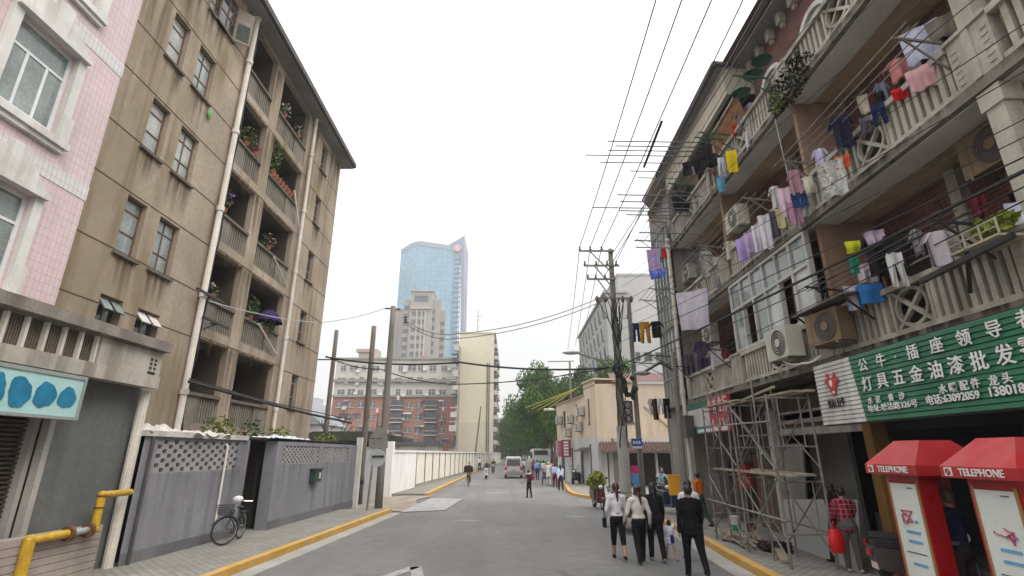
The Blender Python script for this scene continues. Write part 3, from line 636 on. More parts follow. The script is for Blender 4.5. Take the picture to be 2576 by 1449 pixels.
# shelters behind the wall
t = thing('site_shelter', 'dark green flat-roofed shelter behind the white gate', 'shelter', (-10, 33, 0))
b = MB(); b.box(-13.5, 32, 3.0, -6.6, 35, 3.22); b.prism([(-13.5, 32, 3.22), (-6.6, 32, 3.22), (-8.5, 32, 3.55), (-12, 32, 3.55)], (0, 3, 0)); b.build('roof', mat('shelter_roof', (.05, .055, .04), .9, .3, 2), t)
b = MB(); b.box(-13, 32.4, 0, -8.2, 34.6, 3.0); b.build('wall', mat('shelter_wall', (.04, .05, .04), .9, .3, 2), t)
t = thing('site_hut', 'long low dark-roofed site hut just above the white wall', 'site hut', (-11, 60, 0))
b = MB(); b.box(-21, 62, 0, -8.6, 66, 3.2); b.build('wall', concrete, t); b = MB(); b.box(-21.3, 61.7, 3.2, -8.3, 66.3, 3.6); b.build('roof', mat('hut_roof', (.07, .07, .08), .8, .2), t)
b = MB()
rb = random.Random(3)
def branch(b, p, d, l, r, k, rnd):
    e = p+d*l; b.tube([p, (p+e)/2+Vector((rnd.uniform(-.1, .1)*l, rnd.uniform(-.1, .1)*l, 0)), e], [r, r*.8, r*.6], 5)
    if k:
        for _ in range(3):
            n = (d+Vector((rnd.uniform(-.9, .9), rnd.uniform(-.9, .9), rnd.uniform(-.2, .7)))).normalized(); branch(b, e, n, l*rnd.uniform(.6, .85), r*.6, k-1, rnd)
branch(b, Vector((-9.6, 28.5, 1)), Vector((-.15, 0, 1)), 1.3, .07, 3, rb)
tag(b.build('bare_tree', mat('bare_bark', (.08, .06, .05), .9, .3, 3)), 'thin bare leafless tree behind the end of the grey wall', 'tree')
# ================= right: balcony house
PR = mkP((6.5, 0, 0), (0, 1, 0), (-1, 0, 0))
cream_c = mat('cream_balcony_concrete', (.41, .38, .32), .9, .2, 1.5, .25, 30, streak=.75, scol=(.15, .125, .095), blotch=.4, bcol=(.2, .17, .13), bl_sc=2)
slab_edge = mat('dirty_slab_edge', (.2, .175, .145), .92, .22, 2, .3, 25, streak=.7, scol=(.05, .045, .04))
soff_g = mat('soffit_grey_band', (.6, .57, .54), .9, .14, .8, blotch=.25, bcol=(.26, .22, .2), bl_sc=.8)
soff_t = mat('soffit_tan', (.46, .34, .23), .9, .2, .6, blotch=.5, bcol=(.22, .14, .09), bl_sc=.9)
brick_r = mat('dark_red_bricks', (.17, .052, .043), .9, .2, 2, .5, 40, brick=dict(w=.24, h=.075, m=.008, mc=(.2, .15, .13), c2=(.09, .035, .03)), plane='x')
tan_w = mat('tan_partition', (.3, .19, .135), .9, .16, .8, streak=.6, scol=(.16, .1, .07))
broken_s = mat('broken_soffit', (.1, .075, .055), .95, .4, 2.5, .6, 10)
cream_wall = mat('cream_render', (.46, .41, .33), .9, .12, .8, streak=.5, scol=(.2, .17, .13))
win_dark = mat('brown_window_frame', (.1, .06, .045), .6, .2, 4)
alu_old = mat('old_white_window_frame', (.42, .41, .38), .5, .14, 3)
LV = [3.97, 7.05, 10.2]; TOPS = [7.05, 10.2, 13.55]; BAYS = [(1.35, 5.8), (5.8, 10.2), (10.2, 14.65), (14.65, 19.1)]
rb_ = thing('balcony_house', 'four-storey house with long cream concrete balconies and dark red brick walls', 'house', (7.5, 10, 0))
hs = []
for z in LV:
    for a, c in BAYS:
        hs.append((a+.5, a+1.45, z+.2, z+2.25)); hs.append((a+1.9, a+3.9, z+1.0, z+2.25))
b = MB(); wall(b, PR, 0, 19.1, 3.97, 13.6, hs, .15, -1.42); b.build('brick_wall', brick_r, rb_)
for i, h in enumerate(hs):
    if i % 2: window(rb_, PR, h, -1.5, win_dark if i % 3 else alu_old, dark_glass if i % 4 else pale_glass, 3, (.72,), .05, -1.3, cream_c)
    else: d = MB(); d.pbox(PR, h[0], h[1], h[2], h[3], -1.57, -1.5); d.build('balcony_door', win_dark, rb_)
for k, z in enumerate(LV):
    b = MB(); b.pbox(PR, 0, 19.15, z, z+.17, -.12, -.002); b.build('slab_edge', slab_edge, rb_)
    b = MB(); b.pbox(PR, 0, 19.1, z-.02, z+.12, -.66, -.12); b.build('soffit_band', soff_g if k else broken_s, rb_)
    b = MB(); b.pbox(PR, 0, 19.1, z+.04, z+.15, -1.42, -.66); b.build('soffit', soff_t if k else broken_s, rb_)
    t = TOPS[k]
    for u in ((5.8, 10.2, 14.65) if k < 2 else (14.65,)):
        b = MB(); b.pbox(PR, u-.06, u+.06, z+.17, t, -1.42, -.32 if u < 6 else -.2); b.build('partition', tan_w, rb_)
        if k < 2 and u < 6:
            b = MB(); b.pbox(PR, u-.13, u+.13, z+.17, t-.02, -.31, -.06); b.pbox(PR, u-.17, u+.17, t-.3, t-.02, -.33, -.03); b.build('column', cream_c, rb_)
    for u in (3.6, 7.9, 12.4, 16.9):
        if k < 2: b = MB(); b.pbox(PR, u-.11, u+.11, z+1.05, t-.02, -1.4, -1.2); b.build('wall_pier', cream_c, rb_)
    for j, (a, c) in enumerate(BAYS):
        m = (a+c)/2; d = MB(); v0, v1 = z+.17, z+.92
        d.pbox(PR, a+.36, c-.36, v0, v0+.09, -.13, -.02)
        n = int((c-a-.72)/.158)
        for i in range(n):
            u = a+.4+i*.158
            if abs(u+.045-m) < .46: continue
            d.pbox(PR, u, u+.085, v0+.09, v1, -.125, -.03)
        bo = d.build('balustrade', cream_c, rb_)
        d = MB(); d.pbox(PR, a+.36, c-.36, v1, v1+.1, -.17, .03); d.build('handrail', cream_c, bo)
        d = MB(); cz = (v0+.09+v1)/2; hz = (v1-v0-.09)/2
        for s in (-1, 1): d.pbox(PR, m+s*.41-.03, m+s*.41+.03, v0+.09, v1, -.12, -.025)
        d.bar(PR(m-.38, cz-hz, -.07), PR(m+.38, cz+hz, -.07), .06, .07, up=(1, 0, 0)); d.bar(PR(m-.38, cz+hz, -.075), PR(m+.38, cz-hz, -.075), .06, .07, up=(1, 0, 0))
        pts = [PR(m+.33*cos(2*pi*i/28), cz+hz*.94*sin(2*pi*i/28), -.07) for i in range(29)]
        for i in range(28): d.bar(pts[i], pts[i+1], .055, .075, up=(1, 0, 0))
        d.build('oval_motif', cream_c, bo)
    for u in (1.35, 5.8, 10.2, 14.65, 18.9):
        w0 = .34 if u < 18.5 else .2
        d = MB(); d.pbox(PR, u-w0, u+w0, z+.17, z+1.0, -.18, .0); d.pbox(PR, u-.06, u+.06, z+.17, z+1.0, 0, .02)
        for s in (-1, 1):
            for i in range(6): d.pbox(PR, u+s*(w0-.1)-.05, u+s*(w0-.1)+.05, z+.25+i*.11, z+.29+i*.11, -.0, .012)
        d.pbox(PR, u-w0-.01, u+w0+.01, z+1.0, z+1.06, -.2, .035); d.build('balustrade_pier', cream_c, rb_)
b = MB(); b.pbox(PR, -.2, 12.8, 13.6, 13.78, -4, -.35); b.pbox(PR, 12.8, 19.2, 13.6, 13.78, -4, .2); ro = b.build('eave', soffit_m, rb_)
b = MB(); b.tube([PR(12.75, 13.7, .26), PR(21.6, 13.66, .26)], .1, 8); b.tube([PR(-.2, 13.7, -.29), PR(12.75, 13.7, -.29), PR(12.75, 13.7, .26)], .08, 8); b.build('gutter', MATS['dark_gutter'], ro)
b = MB(); b.add([PR(-.2, 13.78, -.3), PR(21.5, 13.78, .2), PR(21.5, 16.2, -5), PR(-.2, 16.2, -5)], [(0, 1, 2, 3)]); b.build('roof_slope', mat('roof_tiles', (.12, .06, .05), .9, .3, 3), ro)
b = MB(); b.pbox(PR, 12.85, 19.1, 12.65, 13.6, -.15, -.02); b.quad(PR(12.85, 12.65, -.15), PR(12.85, 12.65, -1.42), PR(12.85, 13.6, -1.42), PR(12.85, 13.6, -.15)); b.build('fascia', cream_wall, rb_)
up = [(u-.5, u+.5, 10.4, 12.0) for u in (2.6, 4.8, 7.2, 9.7, 11.8)]
b = MB(); wall(b, PR, 0, 12.78, 10.37, 13.6, up, .2, -.85); b.quad(PR(12.78, 10.37, -.85), PR(12.78, 10.37, -1.42), PR(12.78, 13.6, -1.42), PR(12.78, 13.6, -.85)); b.build('upper_brick_wall', brick_r, rb_)
for u in (2.6, 4.8, 7.2, 9.7, 11.8, 13.6, 15.8, 17.9):      # white arches on the top storey
    w_ = -.83 if u < 12.5 else -1.38
    b = MB(); pts = [PR(u+.6*cos(pi*i/14), 12.0+.6*sin(pi*i/14), w_) for i in range(15)]
    pts = [PR(u+.6, 10.4, w_)]+pts+[PR(u-.6, 10.4, w_)]
    for i in range(len(pts)-1): b.bar(pts[i], pts[i+1], .13, .1, up=(1, 0, 0))
    ao = b.build('arch', white_ps, rb_)
    if u < 12.5: b = MB(); b.pbox(PR, u-.5, u+.5, 10.4, 12.0, -1.06, -1.02); b.build('pane', dark_glass, ao); b = MB(); b.prism([PR(u+.55*cos(pi*i/10), 12.0+.55*sin(pi*i/10), -.84) for i in range(11)], (.03, 0, 0)); b.build('fanlight', pale_glass, ao)
for i in range(21): b = MB(); u = .5+i*.6; b.pbox(PR, u, u+.2, 13.28, 13.6, -.84, -.66); b.pbox(PR, u+.05, u+.15, 13.15, 13.28, -.84, -.74); b.build('dentil', cream_c, rb_)
# ground floor
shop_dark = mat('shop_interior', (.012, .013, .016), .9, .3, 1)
shop_grey = mat('shop_grey_wall', (.2, .19, .17), .9, .15, .7, streak=.4)
shop_col = mat('orange_brown_column', (.27, .14, .035), .8, .2, 1.5, streak=.6, scol=(.1, .06, .03))
b = MB(); b.box(7.62, 14.9, 0, 7.75, 15.2, 3.97); b.box(7.3, 14.88, .1, 7.55, 15.08, 3.4); b.build('white_pillar', mat('pillar_white', (.5, .48, .45), .85, .15, 1.5, streak=.5), rb_)
b = MB(); b.box(7.3, 10.72, .1, 7.62, 10.98, 3.3); b.build('orange_pillar', shop_col, rb_)
b = MB(); b.box(7.45, 11., 2.72, 7.62, 14.88, 2.9); b.box(7.5, 11, 3.02, 7.62, 14.88, 3.12); b.box(7.5, 11, 3.28, 7.62, 14.88, 3.34); b.build('lintel', mat('shop_lintel', (.42, .4, .36), .7, .2, 2, streak=.5), rb_)
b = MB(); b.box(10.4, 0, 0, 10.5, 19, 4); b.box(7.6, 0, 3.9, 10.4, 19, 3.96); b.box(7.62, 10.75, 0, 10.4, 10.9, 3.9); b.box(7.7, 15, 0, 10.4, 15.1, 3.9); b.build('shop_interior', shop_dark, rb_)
b = MB(); b.box(7.62, 11, 3.34, 7.66, 14.88, 3.9); b.build('shaded_lintel_wall', broken_s, rb_)  # shade under the slab put into the wall by the dark soffit colour
b = MB(); b.box(8.3, 13.1, .1, 8.4, 14.9, 2.8); b.build('shop_wall', shop_grey, rb_)
b = MB(); b.box(7.62, 11.0, 2.9, 7.65, 14.88, 3.02); b.build('lintel_shadow_board', mat('grey_brown_board', (.16, .14, .12), .9, .2), rb_)
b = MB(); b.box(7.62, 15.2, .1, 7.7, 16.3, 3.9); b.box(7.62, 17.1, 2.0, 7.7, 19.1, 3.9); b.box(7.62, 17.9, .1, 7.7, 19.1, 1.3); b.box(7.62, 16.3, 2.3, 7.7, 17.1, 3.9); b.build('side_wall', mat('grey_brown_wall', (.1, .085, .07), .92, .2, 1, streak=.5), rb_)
b = MB(); b.box(7.64, 17.9, 1.3, 7.68, 19.1, 2.0); b.build('shop_window', dark_glass, rb_)
b = MB()
for i in range(18): b.box(7.6, 15.25+.055*i, .15, 7.625, 15.29+.055*i, 2.4)
b.build('folding_shutter', mat('brown_shutter', (.13, .085, .055), .7, .2, 3), rb_)
b = MB(); b.box(7.66, 16.35, .15, 7.69, 17.05, 2.25); b.build('shop_door', mat('red_brown_door', (.14, .05, .04), .7, .2, 3), rb_)
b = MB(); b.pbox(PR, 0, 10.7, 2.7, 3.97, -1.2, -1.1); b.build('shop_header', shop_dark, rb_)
goods = mat('shop_goods', (.1, .09, .075), .8, .5, 5, .2, 10)
for i in range(3): b = MB(); b.box(9.4, 2+i*2.9, .1, 9.8, 4.2+i*2.9, 2.1); b.build('shelf_rack', goods, rb_)
for i in range(5): b = MB(); b.box(8.6, 11.5+.6*i, .1, 8.95, 11.9+.6*i, .5+.22*(i % 3)); b.build('stored_crate', goods, rb_)
# glazed balcony of the second storey
we = MB(); gl = MB(); a, c = 10.42, 14.45; v0, v1 = 5.0, 7.0
for i in range(7):
    u = a+(c-a)*i/6; we.pbox(PR, u-.04, u+.04, v0, v1, -.1, .02)
for v, h in ((v0, .08), (5.62, .0), (6.2, .07), (v1-.07, .07)):
    if h: we.pbox(PR, a, c, v, v+h, -.09, .025)
en = we.build('balcony_glazing', alu_old, rb_)
for i in range(6):
    u0, u1 = a+(c-a)*i/6+.04, a+(c-a)*(i+1)/6-.04
    g = MB(); g.pbox(PR, u0, u1, 6.27, v1-.07, -.05, -.03); g.build('pane', pale_glass, en)
    if i in (1, 4): g = MB(); g.pbox(PR, u0, u1, v0+.08, 6.2, -.3, -.28); g.build('open_pane', tan_w if i == 1 else dark_glass, en); continue
    g = MB(); g.pbox(PR, u0, u1, v0+.08, 6.2, -.05, -.03); g.build('pane', pale_glass if i % 2 else mat('white_curtain_glass', (.42, .43, .42), .2, .2, 2.5, spec=.6), en)
# corner section
ch = thing('corner_house', 'narrow corner section with stacked greenish glazed balconies beside the tall white drainpipe', 'house', (7.5, 21, 0))
PC = mkP((6.42, 0, 0), (0, 1, 0), (-1, 0, 0)); gg = mat('green_grey_frame', (.25, .27, .24), .7, .18, 3, streak=.4)
b = MB(); b.box(6.6, 19.35, 0, 9, 22.3, 13.2); b.build('wall', mat('corner_wall', (.24, .22, .2), .92, .2, .8, streak=.6), ch)
for k, z in enumerate((4.0, 7.05, 10.2, 12.9)):
    b = MB(); b.prism([(6.35, 19.3, z), (6.35, 21.6, z), (6.9, 22.5, z), (8, 22.6, z), (8, 19.3, z)], (0, 0, .2 if k < 3 else .12)); b.build('slab', slab_edge, ch)
    if k == 3: continue
    t = (7.05, 10.2, 12.9)[k]; zz = z+.2; top = t-.02 if k < 2 else z+1.3
    P2 = [(6.42, 19.35), (6.42, 21.5), (6.92, 22.35), (7.9, 22.45)]
    f = MB(); g = MB()
    for (x0, y0), (x1, y1) in zip(P2, P2[1:]):
        Pq = mkP((x0, y0, 0), (x1-x0, y1-y0, 0), (-(y1-y0), x1-x0, 0)); Ln = sqrt((x1-x0)**2+(y1-y0)**2); n = max(2, int(Ln/.42))
        for i in range(n+1): f.pbox(Pq, Ln*i/n-.03, Ln*i/n+.03, zz, top, -.03, .04)
        for v in ((zz+.9, zz+1.6, top-.06) if k < 2 else (top-.12,)): f.pbox(Pq, 0, Ln, v, v+.06, -.03, .035)
        f.pbox(Pq, 0, Ln, zz, zz+.85 if k < 2 else top-.3, -.05, .0)
        if k < 2: g.pbox(Pq, 0, Ln, zz+.86, top-.05, -.02, .0)
    fo = f.build('glazed_balcony' if k < 2 else 'parapet', gg, ch)
    if g.v: g.build('pane', pale_glass, fo)
b = MB(); b.add([(6.15, 19.2, 13.5), (6.15, 21.4, 13.45), (7.2, 22.9, 13.45), (9, 22.9, 13.5), (9, 19.2, 15), (6.15, 19.2, 13.62), (6.15, 21.4, 13.57), (7.2, 22.9, 13.57), (9, 22.9, 13.62), (9, 19.2, 15.1)], [(0, 1, 2, 3, 4), (5, 6, 7, 8, 9), (0, 1, 6, 5), (1, 2, 7, 6), (2, 3, 8, 7)]); b.build('eave', mat('corner_eave', (.33, .27, .2), .9, .2, 2), ch)
t = drain(19.22, 'tall white drainpipe at the end of the cream balconies', x=6.38, top=10.1, bot=.13, r=.07)
t = drain(12.9, 'dark bent gutter downpipe under the eave of the balcony house', x=7.7, top=13.4, bot=10.4, r=.05, joints=False, m=MATS['dark_gutter'])
stains(rb_, PR, [(a, c, z-.0, z+.17) for z in LV for a, c in BAYS], stain_mat('slab_stain', (.03, .026, .02), .9))
# air conditioners
ac_m = mat('air_conditioner_white', (.5, .48, .4), .6, .1, 2, streak=.5, scol=(.22, .18, .12)); ac_d = mat('fan_grille', (.05, .05, .048), .6, .2, 6)
def aircon(loc, lab, rz=0, s=1., m=ac_m, group='air conditioners on the balcony house'):
    t = thing('air_conditioner', lab, 'air conditioner', loc, group, rz); w_, d_, h_ = .86*s, .34*s, .64*s
    b = MB(); b.box(-d_/2, -w_/2, 0, d_/2, w_/2, h_); b.box(-d_/2-.008, w_/2-.16*s, .03, -d_/2, w_/2-.02, h_-.03); b.build('casing', m, t, True)
    b = MB(); c = (-d_/2-.004, -.1*s, h_*.5); b.tube([c, (c[0]-.012, c[1], c[2])], .27*s, 24); go = b.build('fan_grille', ac_d, t, True)
    b = MB(); b.tube([(c[0]-.012, c[1], c[2]), (c[0]-.03, c[1], c[2])], .09*s, 14)
    for r_ in (.15, .21, .27): b.ring((c[0]-.016, c[1], c[2]), (1, 0, 0), r_*s, .006, 24, 4)
    b.build('hub', m, go, True)
    b = MB(); b.box(-d_/2, -w_/2+.1, -.05, d_/2+.1, -w_/2+.14, 0); b.box(-d_/2, w_/2-.14, -.05, d_/2+.1, w_/2-.1, 0); b.box(d_/2+.06, -w_/2+.14, -.05, d_/2+.1, w_/2-.14, 0); b.build('bracket', steel, t, True)
    return t
aircon((6.17, 11.35, 4.28), 'large dirty white air conditioner hung outside the glazed balcony', s=1.08)
t = aircon((6.25, 9.75, 4.3), 'brownish old air conditioner beside the large white one, turned sideways', rz=.15, s=1.0, m=mat('brown_air_conditioner', (.2, .14, .085), .7, .25, 3, streak=.6))
v = q(8, 650, 190, x=6.75); aircon((6.75, v.y, v.z-.3), 'air conditioner under the soffit left of the lilac laundry', s=1.0)
v = q(8, 345, 545, x=7.1); aircon((7.0, v.y, v.z-.3), 'small air conditioner by the red bricks near the tall white drainpipe', s=.9)
v = q(7, 2350, 985, x=7.2); aircon((7.3, v.y, v.z-.33), 'air conditioner with a big round fan beside a cream column under the second slab', s=1.05, m=mat('brown_air_conditioner', (.2, .14, .085)))
v = q(8, 490, 960, x=7.2); aircon((7.1, v.y, v.z-.3), 'air conditioner in the dark balcony left of the glazed balcony', s=.9)
# signs
t = thing('shop_sign', 'long green shop sign of horizontal slats with white lettering above the phone booths', 'sign', (6.3, 8, 2.8))
sgreen = mat('sign_green', (.012, .12, .055), .45, .16, 1.2, blotch=.3, bcol=(.03, .17, .09), bl_sc=1.5); sgrey = mat('sign_pale_slats', (.52, .51, .48), .5, .12, 1.5, streak=.4)
XF = 6.28
yl0 = q(8, 1168, 1185, x=XF).y; yl1 = q(8, 1205, 1449, x=XF).y; yt = q(8, 1395, 1110, x=XF).y; yb = q(9, 1425, 265, x=XF).y; zb, zt = 2.8, 3.98; nS = 15; dz = (zt-zb)/nS
# slats: the split between white and green is slanted
G1 = MB(); W1 = MB()
for i in range(nS):
    z = zb+i*dz; f0 = i/nS; ys = yb+(yt-yb)*(f0+.5/nS); ye = (yl0+yl1)/2
    for M_, y0, y1 in ((G1, -1.5, ys), (W1, ys+.004, ye)): M_.prism([(XF+.03, y0, z), (XF-.006, y0, z+.006), (XF+.004, y0, z+dz*.8), (XF+.012, y0, z+dz)], (0, y1-y0, 0))
G1.build('green_panel', sgreen, t); W1.build('white_panel', sgrey, t)
b = MB(); b.box(XF+.03, -1.5, zb-.02, XF+.12, (yl0+yl1)/2, zt+.02); b.build('backing', black_metal, t)
lett = mat('sign_lettering', (.7, .7, .68), .6, .08, 3)
SIG = []
def chars(s, k, uv, hgt, bold, sx=1., x=XF, m=lett, par=t, name='lettering'):
    for c_, (u, v) in zip(s, uv):
        p_ = q(k, u, v, x=x-.02); text_mesh(c_, hgt, m, par, faceM(p_, (0, -1, 0)), .006, bold, sx, name)
chars('公牛·插座领导者', 11-6, [(352, 700), (555, 648), (720, 605), (910, 555), (1185, 478), (1490, 395), (1830, 297), (2180, 170)], .2, .004) if 0 else None
FR[13] = (.2222, 2093, 764.8)
chars('公牛·插座领导者', 13, [(352, 700), (555, 648), (720, 605), (910, 555), (1185, 478), (1490, 395), (1830, 297), (2190, 175)], .245, .0022)
chars('灯具五金油漆批发', 13, [(400, 915), (570, 875), (755, 840), (955, 805), (1175, 760), (1405, 705), (1665, 660), (1960, 590)], .275, .0025)
chars('零', 13, [(2240, 495)], .275, .0025)
chars('水泥黄沙', 13, [(432, 1097), (522, 1083), (670, 1065), (790, 1045)], .125, .0015)
chars('水暖配件龙头', 13, [(1255, 970), (1370, 950), (1495, 928), (1625, 905), (1830, 875), (1985, 845)], .145, .002)
def line(s, k, u0, v0, u1, v1, hgt, bold, sx=1.):
    p_ = q(k, u0, v0, x=XF-.02); e = q(k, u1, v1, x=XF-.02); n = len(s)
    o = text_mesh(s, hgt, lett, t, faceM(p_+(e-p_)*.5, (0, -1, 0)), .006, bold, sx); L_ = max(v_.co.y for v_ in o.data.vertices)-min(v_.co.y for v_ in o.data.vertices)
    k_ = abs(e.y-p_.y)/max(L_, .01); my = (p_.y+e.y)/2
    for v_ in o.data.vertices: v_.co.y = my+(v_.co.y-my)*k_
line('地址:塘沽路326号', 13, 410, 1190, 970, 1130, .125, .001)
line('电话:63092059', 13, 1070, 1105, 1665, 1025, .15, .0018)
line('13801817', 13, 1775, 1010, 2330, 930, .17, .0025)
bull = mat('sign_red', (.45, .03, .035), .5, .15, 4)
p_ = q(8, 1290, 1290, x=XF-.02); b = MB(); Q = lambda a, c: (XF-.035, p_.y-a, p_.z+c)
sh = [(-.02, -.22), (.05, -.2), (.07, -.1), (.1, -.02), (.15, .04), (.19, .05), (.13, .1), (.08, .1), (.11, .17), (.09, .22), (.05, .13), (.0, .1), (-.05, .13), (-.1, .22), (-.12, .17), (-.08, .1), (-.14, .1), (-.19, .04), (-.14, .03), (-.1, -.02), (-.07, -.1)]
b.prism([Q(a*1.25, c*1.02) for a, c in sh], (.02, 0, 0)); b.build('bull_emblem', bull, t)
b = MB(); b.ball(Q(.02, -.16), .012, .035, .03); b.ball(Q(-.02, .02), .012, .05, .07); b.build('emblem_highlight', lett, t)
p_ = q(8, 1318, 1418, x=XF-.02); text_mesh('BULL公牛', .185, mat('sign_black', (.02, .02, .02), .6, .1), t, faceM(p_, (0, -1, 0)), .006, .003, .68)
t = thing('shop_sign', 'red hanging shop sign with pale lettering behind the scaffolding', 'sign', (6.4, 16, 2.9))
sred = mat('sign_red_board', (.36, .02, .04), .5, .15, 2, streak=.3, scol=(.5, .3, .3)); spale = mat('sign_pink_lettering', (.62, .5, .5), .6, .1)
b = MB(); b.box(6.36, 15.3, 2.9, 6.46, 16.85, 3.95); b.build('board', sred, t)
chars('小杏生行', 12, [(1040, 340), (1120, 350), (1205, 330), (1275, 310)], .5, .006, .62, 6.36, spale, t)
chars('各式修理', 12, [(1105, 585), (1200, 575), (1265, 570), (1330, 565)], .2, .005, .9, 6.36, spale, t)
b = MB(); b.box(6.345, 15.35, 2.93, 6.36, 16.8, 3.08); b.build('stripe', spale, t)
t = thing('shop_sign', 'white and teal shop sign left of the red sign', 'sign', (6.4, 18, 2.9))
b = MB(); b.box(6.4, 16.9, 3.15, 6.48, 19.0, 3.72); b.build('white_panel', sgrey, t)
steal = mat('sign_teal', (.04, .2, .22), .5, .15)
b = MB(); b.box(6.4, 16.9, 3.725, 6.48, 19.0, 3.94); b.build('top_band', mat('sign_dark_teal', (.02, .1, .075), .6, .2), t)
b = MB(); b.box(6.4, 16.9, 2.9, 6.48, 18.3, 3.145); b.build('bottom_band', steal, t)
b = MB(); b.box(6.39, 16.95, 3.15, 6.4, 18.2, 3.17); 
for i in range(9): b.box(6.385, 17.0+i*.13, 2.94, 6.398, 17.09+i*.13, 3.04)
b.build('lettering', lett, t)
b = MB(); b.box(6.1, 18.45, 2.8, 6.38, 19.05, 3.5); b.box(6.07, 18.43, 3.5, 6.4, 19.07, 3.54)
tag(b.build('electric_box', mat('box_olive', (.075, .075, .06), .6, .2, 3)), 'dark olive electric box on brackets left of the teal sign', 'electric box')
# scaffolding
t = thing('scaffolding', 'two-lift steel tube scaffolding standing on the right pavement before the unfinished shop', 'scaffold', (5.85, 13, .13))
zs = (.13, 1.78, 3.45)
for y in (11.0, 12.85, 14.75):
    for lo, hi in ((.13, 1.78), (1.78, 3.45)):
        b = MB(); b.tube([(5.4, y, lo), (5.4, y, hi+.02)], .026, 8); b.tube([(6.3, y, lo), (6.3, y, hi+.02)], .026, 8)
        for v in (lo+.62, hi-.06): b.tube([(5.4, y, v), (6.3, y, v)], .02, 6)
        for x in (5.62, 6.08): b.tube([(x, y, lo+.62), (x, y, hi-.06)], .014, 6)
        b.build('frame', steel, t)
for y0, y1 in ((11.0, 12.85), (12.85, 14.75)):
    for lo, hi in ((.3, 1.7), (1.95, 3.35)):
        for x in (5.38, 6.32):
            b = MB(); b.tube([(x, y0, lo), (x, y1, hi)], .016, 6); b.build('brace', steel, t); b = MB(); b.tube([(x-.03, y1, lo), (x-.03, y0, hi)], .016, 6); b.build('brace', steel, t)
for v, x, y0, y1 in ((1.84, 5.6, 10.8, 14.9), (1.85, 6.0, 10.85, 13.5), (3.5, 5.55, 12.6, 15), (3.5, 5.9, 10.7, 13.6), (3.51, 6.2, 10.7, 13.2)):
    b = MB(); b.bar((x, y0, v), (x+.06, y1, v+.03), .2, .045); b.build('plank', wood_pale, t)
b = MB(); b.bar((5.4, 10.6, 3.57), (6.3, 15.2, 3.57), .05); b.build('pole', wood_pale, t)
for x, y, z0, z1, dx in ((5.5, 11.9, .13, 3.9, .1), (6.2, 12.3, .13, 3.7, -.05), (5.6, 14.3, .13, 3.8, .05), (6.25, 13.6, .13, 3.6, 0), (5.45, 13.4, .13, 3.3, .12)):
    b = MB(); b.tube([(x, y, z0), (x+dx, y+dx, z1)], .022, 8); b.build('upright_tube', steel, t)
for x, y0, y1, z in ((5.36, 10.8, 15, 1.0), (6.34, 10.9, 14.9, 2.65), (5.36, 10.9, 15.1, 2.9), (6.34, 10.8, 14.6, .75)):
    b = MB(); b.tube([(x, y0, z), (x, y1, z+.08)], .02, 8); b.build('ledger_tube', steel, t)
# boards, planks and rubble of the building work
pb = mat('grey_plasterboard', (.36, .36, .36), .9, .08, 1, blotch=.2, bcol=(.28, .28, .29))
t0 = [(6.55, 10.75, .13), (6.85, 14.1, .13), (6.98, 14.1, 1.15), (6.72, 10.75, 1.4)]
b = MB(); b.prism(t0, (.05, 0, 0)); tag(b.build('plasterboard', pb), 'pale grey plasterboard standing on edge behind the scaffolding', 'board')
b = MB(); b.prism([(6.95, 13.2, .13), (7.05, 14.3, .13), (7.3, 14.3, 2.5), (7.2, 13.2, 2.5)], (.05, 0, 0)); tag(b.build('plasterboard', shop_grey), 'tall darker grey board leaning at the far side of the unfinished shop', 'board')
rw = random.Random(8)
for i in range(13):
    x, y = 5.55+rw.uniform(0, .8), 13.9+rw.uniform(-.2, 1.2); a = rw.uniform(1.0, 2.1); l = rw.uniform(.7, 1.7); z = .16+.02*i*.5
    b = MB(); b.bar((x-cos(a)*l/2, y-sin(a)*l/2, z), (x+cos(a)*l/2, y+sin(a)*l/2, z+.03), .07, .025)
    tag(b.build('plank', wood_pale), 'loose pale plank in the scattered pile under the scaffolding', 'plank', 'planks scattered under the scaffolding')
b = MB(); b.bar((5.6, 11.6, .17), (6.2, 13.2, .2), .18, .05); tag(b.build('plank', wood_pale), 'thicker pale plank lying alone at the foot of the near scaffold frame', 'plank')
b = MB(); b.leaves((6.1, 13.0, .2), (.35, .4, .12), 120, .22); tag(b.build('rubbish_heap', mat('rubbish', (.05, .035, .03), .9, .5, 9)), 'dark heap of rubbish under the scaffold brace', 'rubbish')
b = MB(); b.leaves((5.75, 12.0, .14), (.12, .2, .015), 30, .1); tag(b.build('fallen_leaves', leafy), 'few yellow-green leaves on the right pavement below the scaffolding', 'leaves', kind='stuff')
t = thing('paint_bucket', 'white paint bucket with green lower half beside the scaffolding', 'bucket', (6.5, 16.2, .13))
b = MB(); b.tube([(6.5, 16.2, .3), (6.5, 16.2, .52)], [.15, .16], 14); b.build('pail', paint('bucket_white', (.6, .62, .6)), t)
b = MB(); b.tube([(6.5, 16.2, .13), (6.5, 16.2, .3)], [.14, .15], 14); b.build('label_band', paint('bucket_green', (.02, .25, .12)), t)
b = MB(); b.ring((6.5, 16.2, .52), (0, 0, 1), .155, .012); b.build('rim', paint('bucket_white', (.6, .62, .6)), t)
for nm, lab, x, y, w_, h_, c_ in (('plastic_box', 'red plastic box on a ledge in the shop behind the scaffold', 7.55, 17.5, .7, .7, (.35, .01, .02)), ('tool_box', 'small dark red tool box near the paint bucket', 6.9, 16, .3, .2, (.12, .02, .02))):
    z = 1.2 if y > 17 else .13
    b = MB(); b.box(x-.12, y-w_/2, z, x+.05, y+w_/2, z+h_); b.box(x-.14, y-w_/2-.02, z+h_, x+.07, y+w_/2+.02, z+h_+.04); tag(b.build(nm, paint('red_box_%d' % y, c_)), lab, 'box')
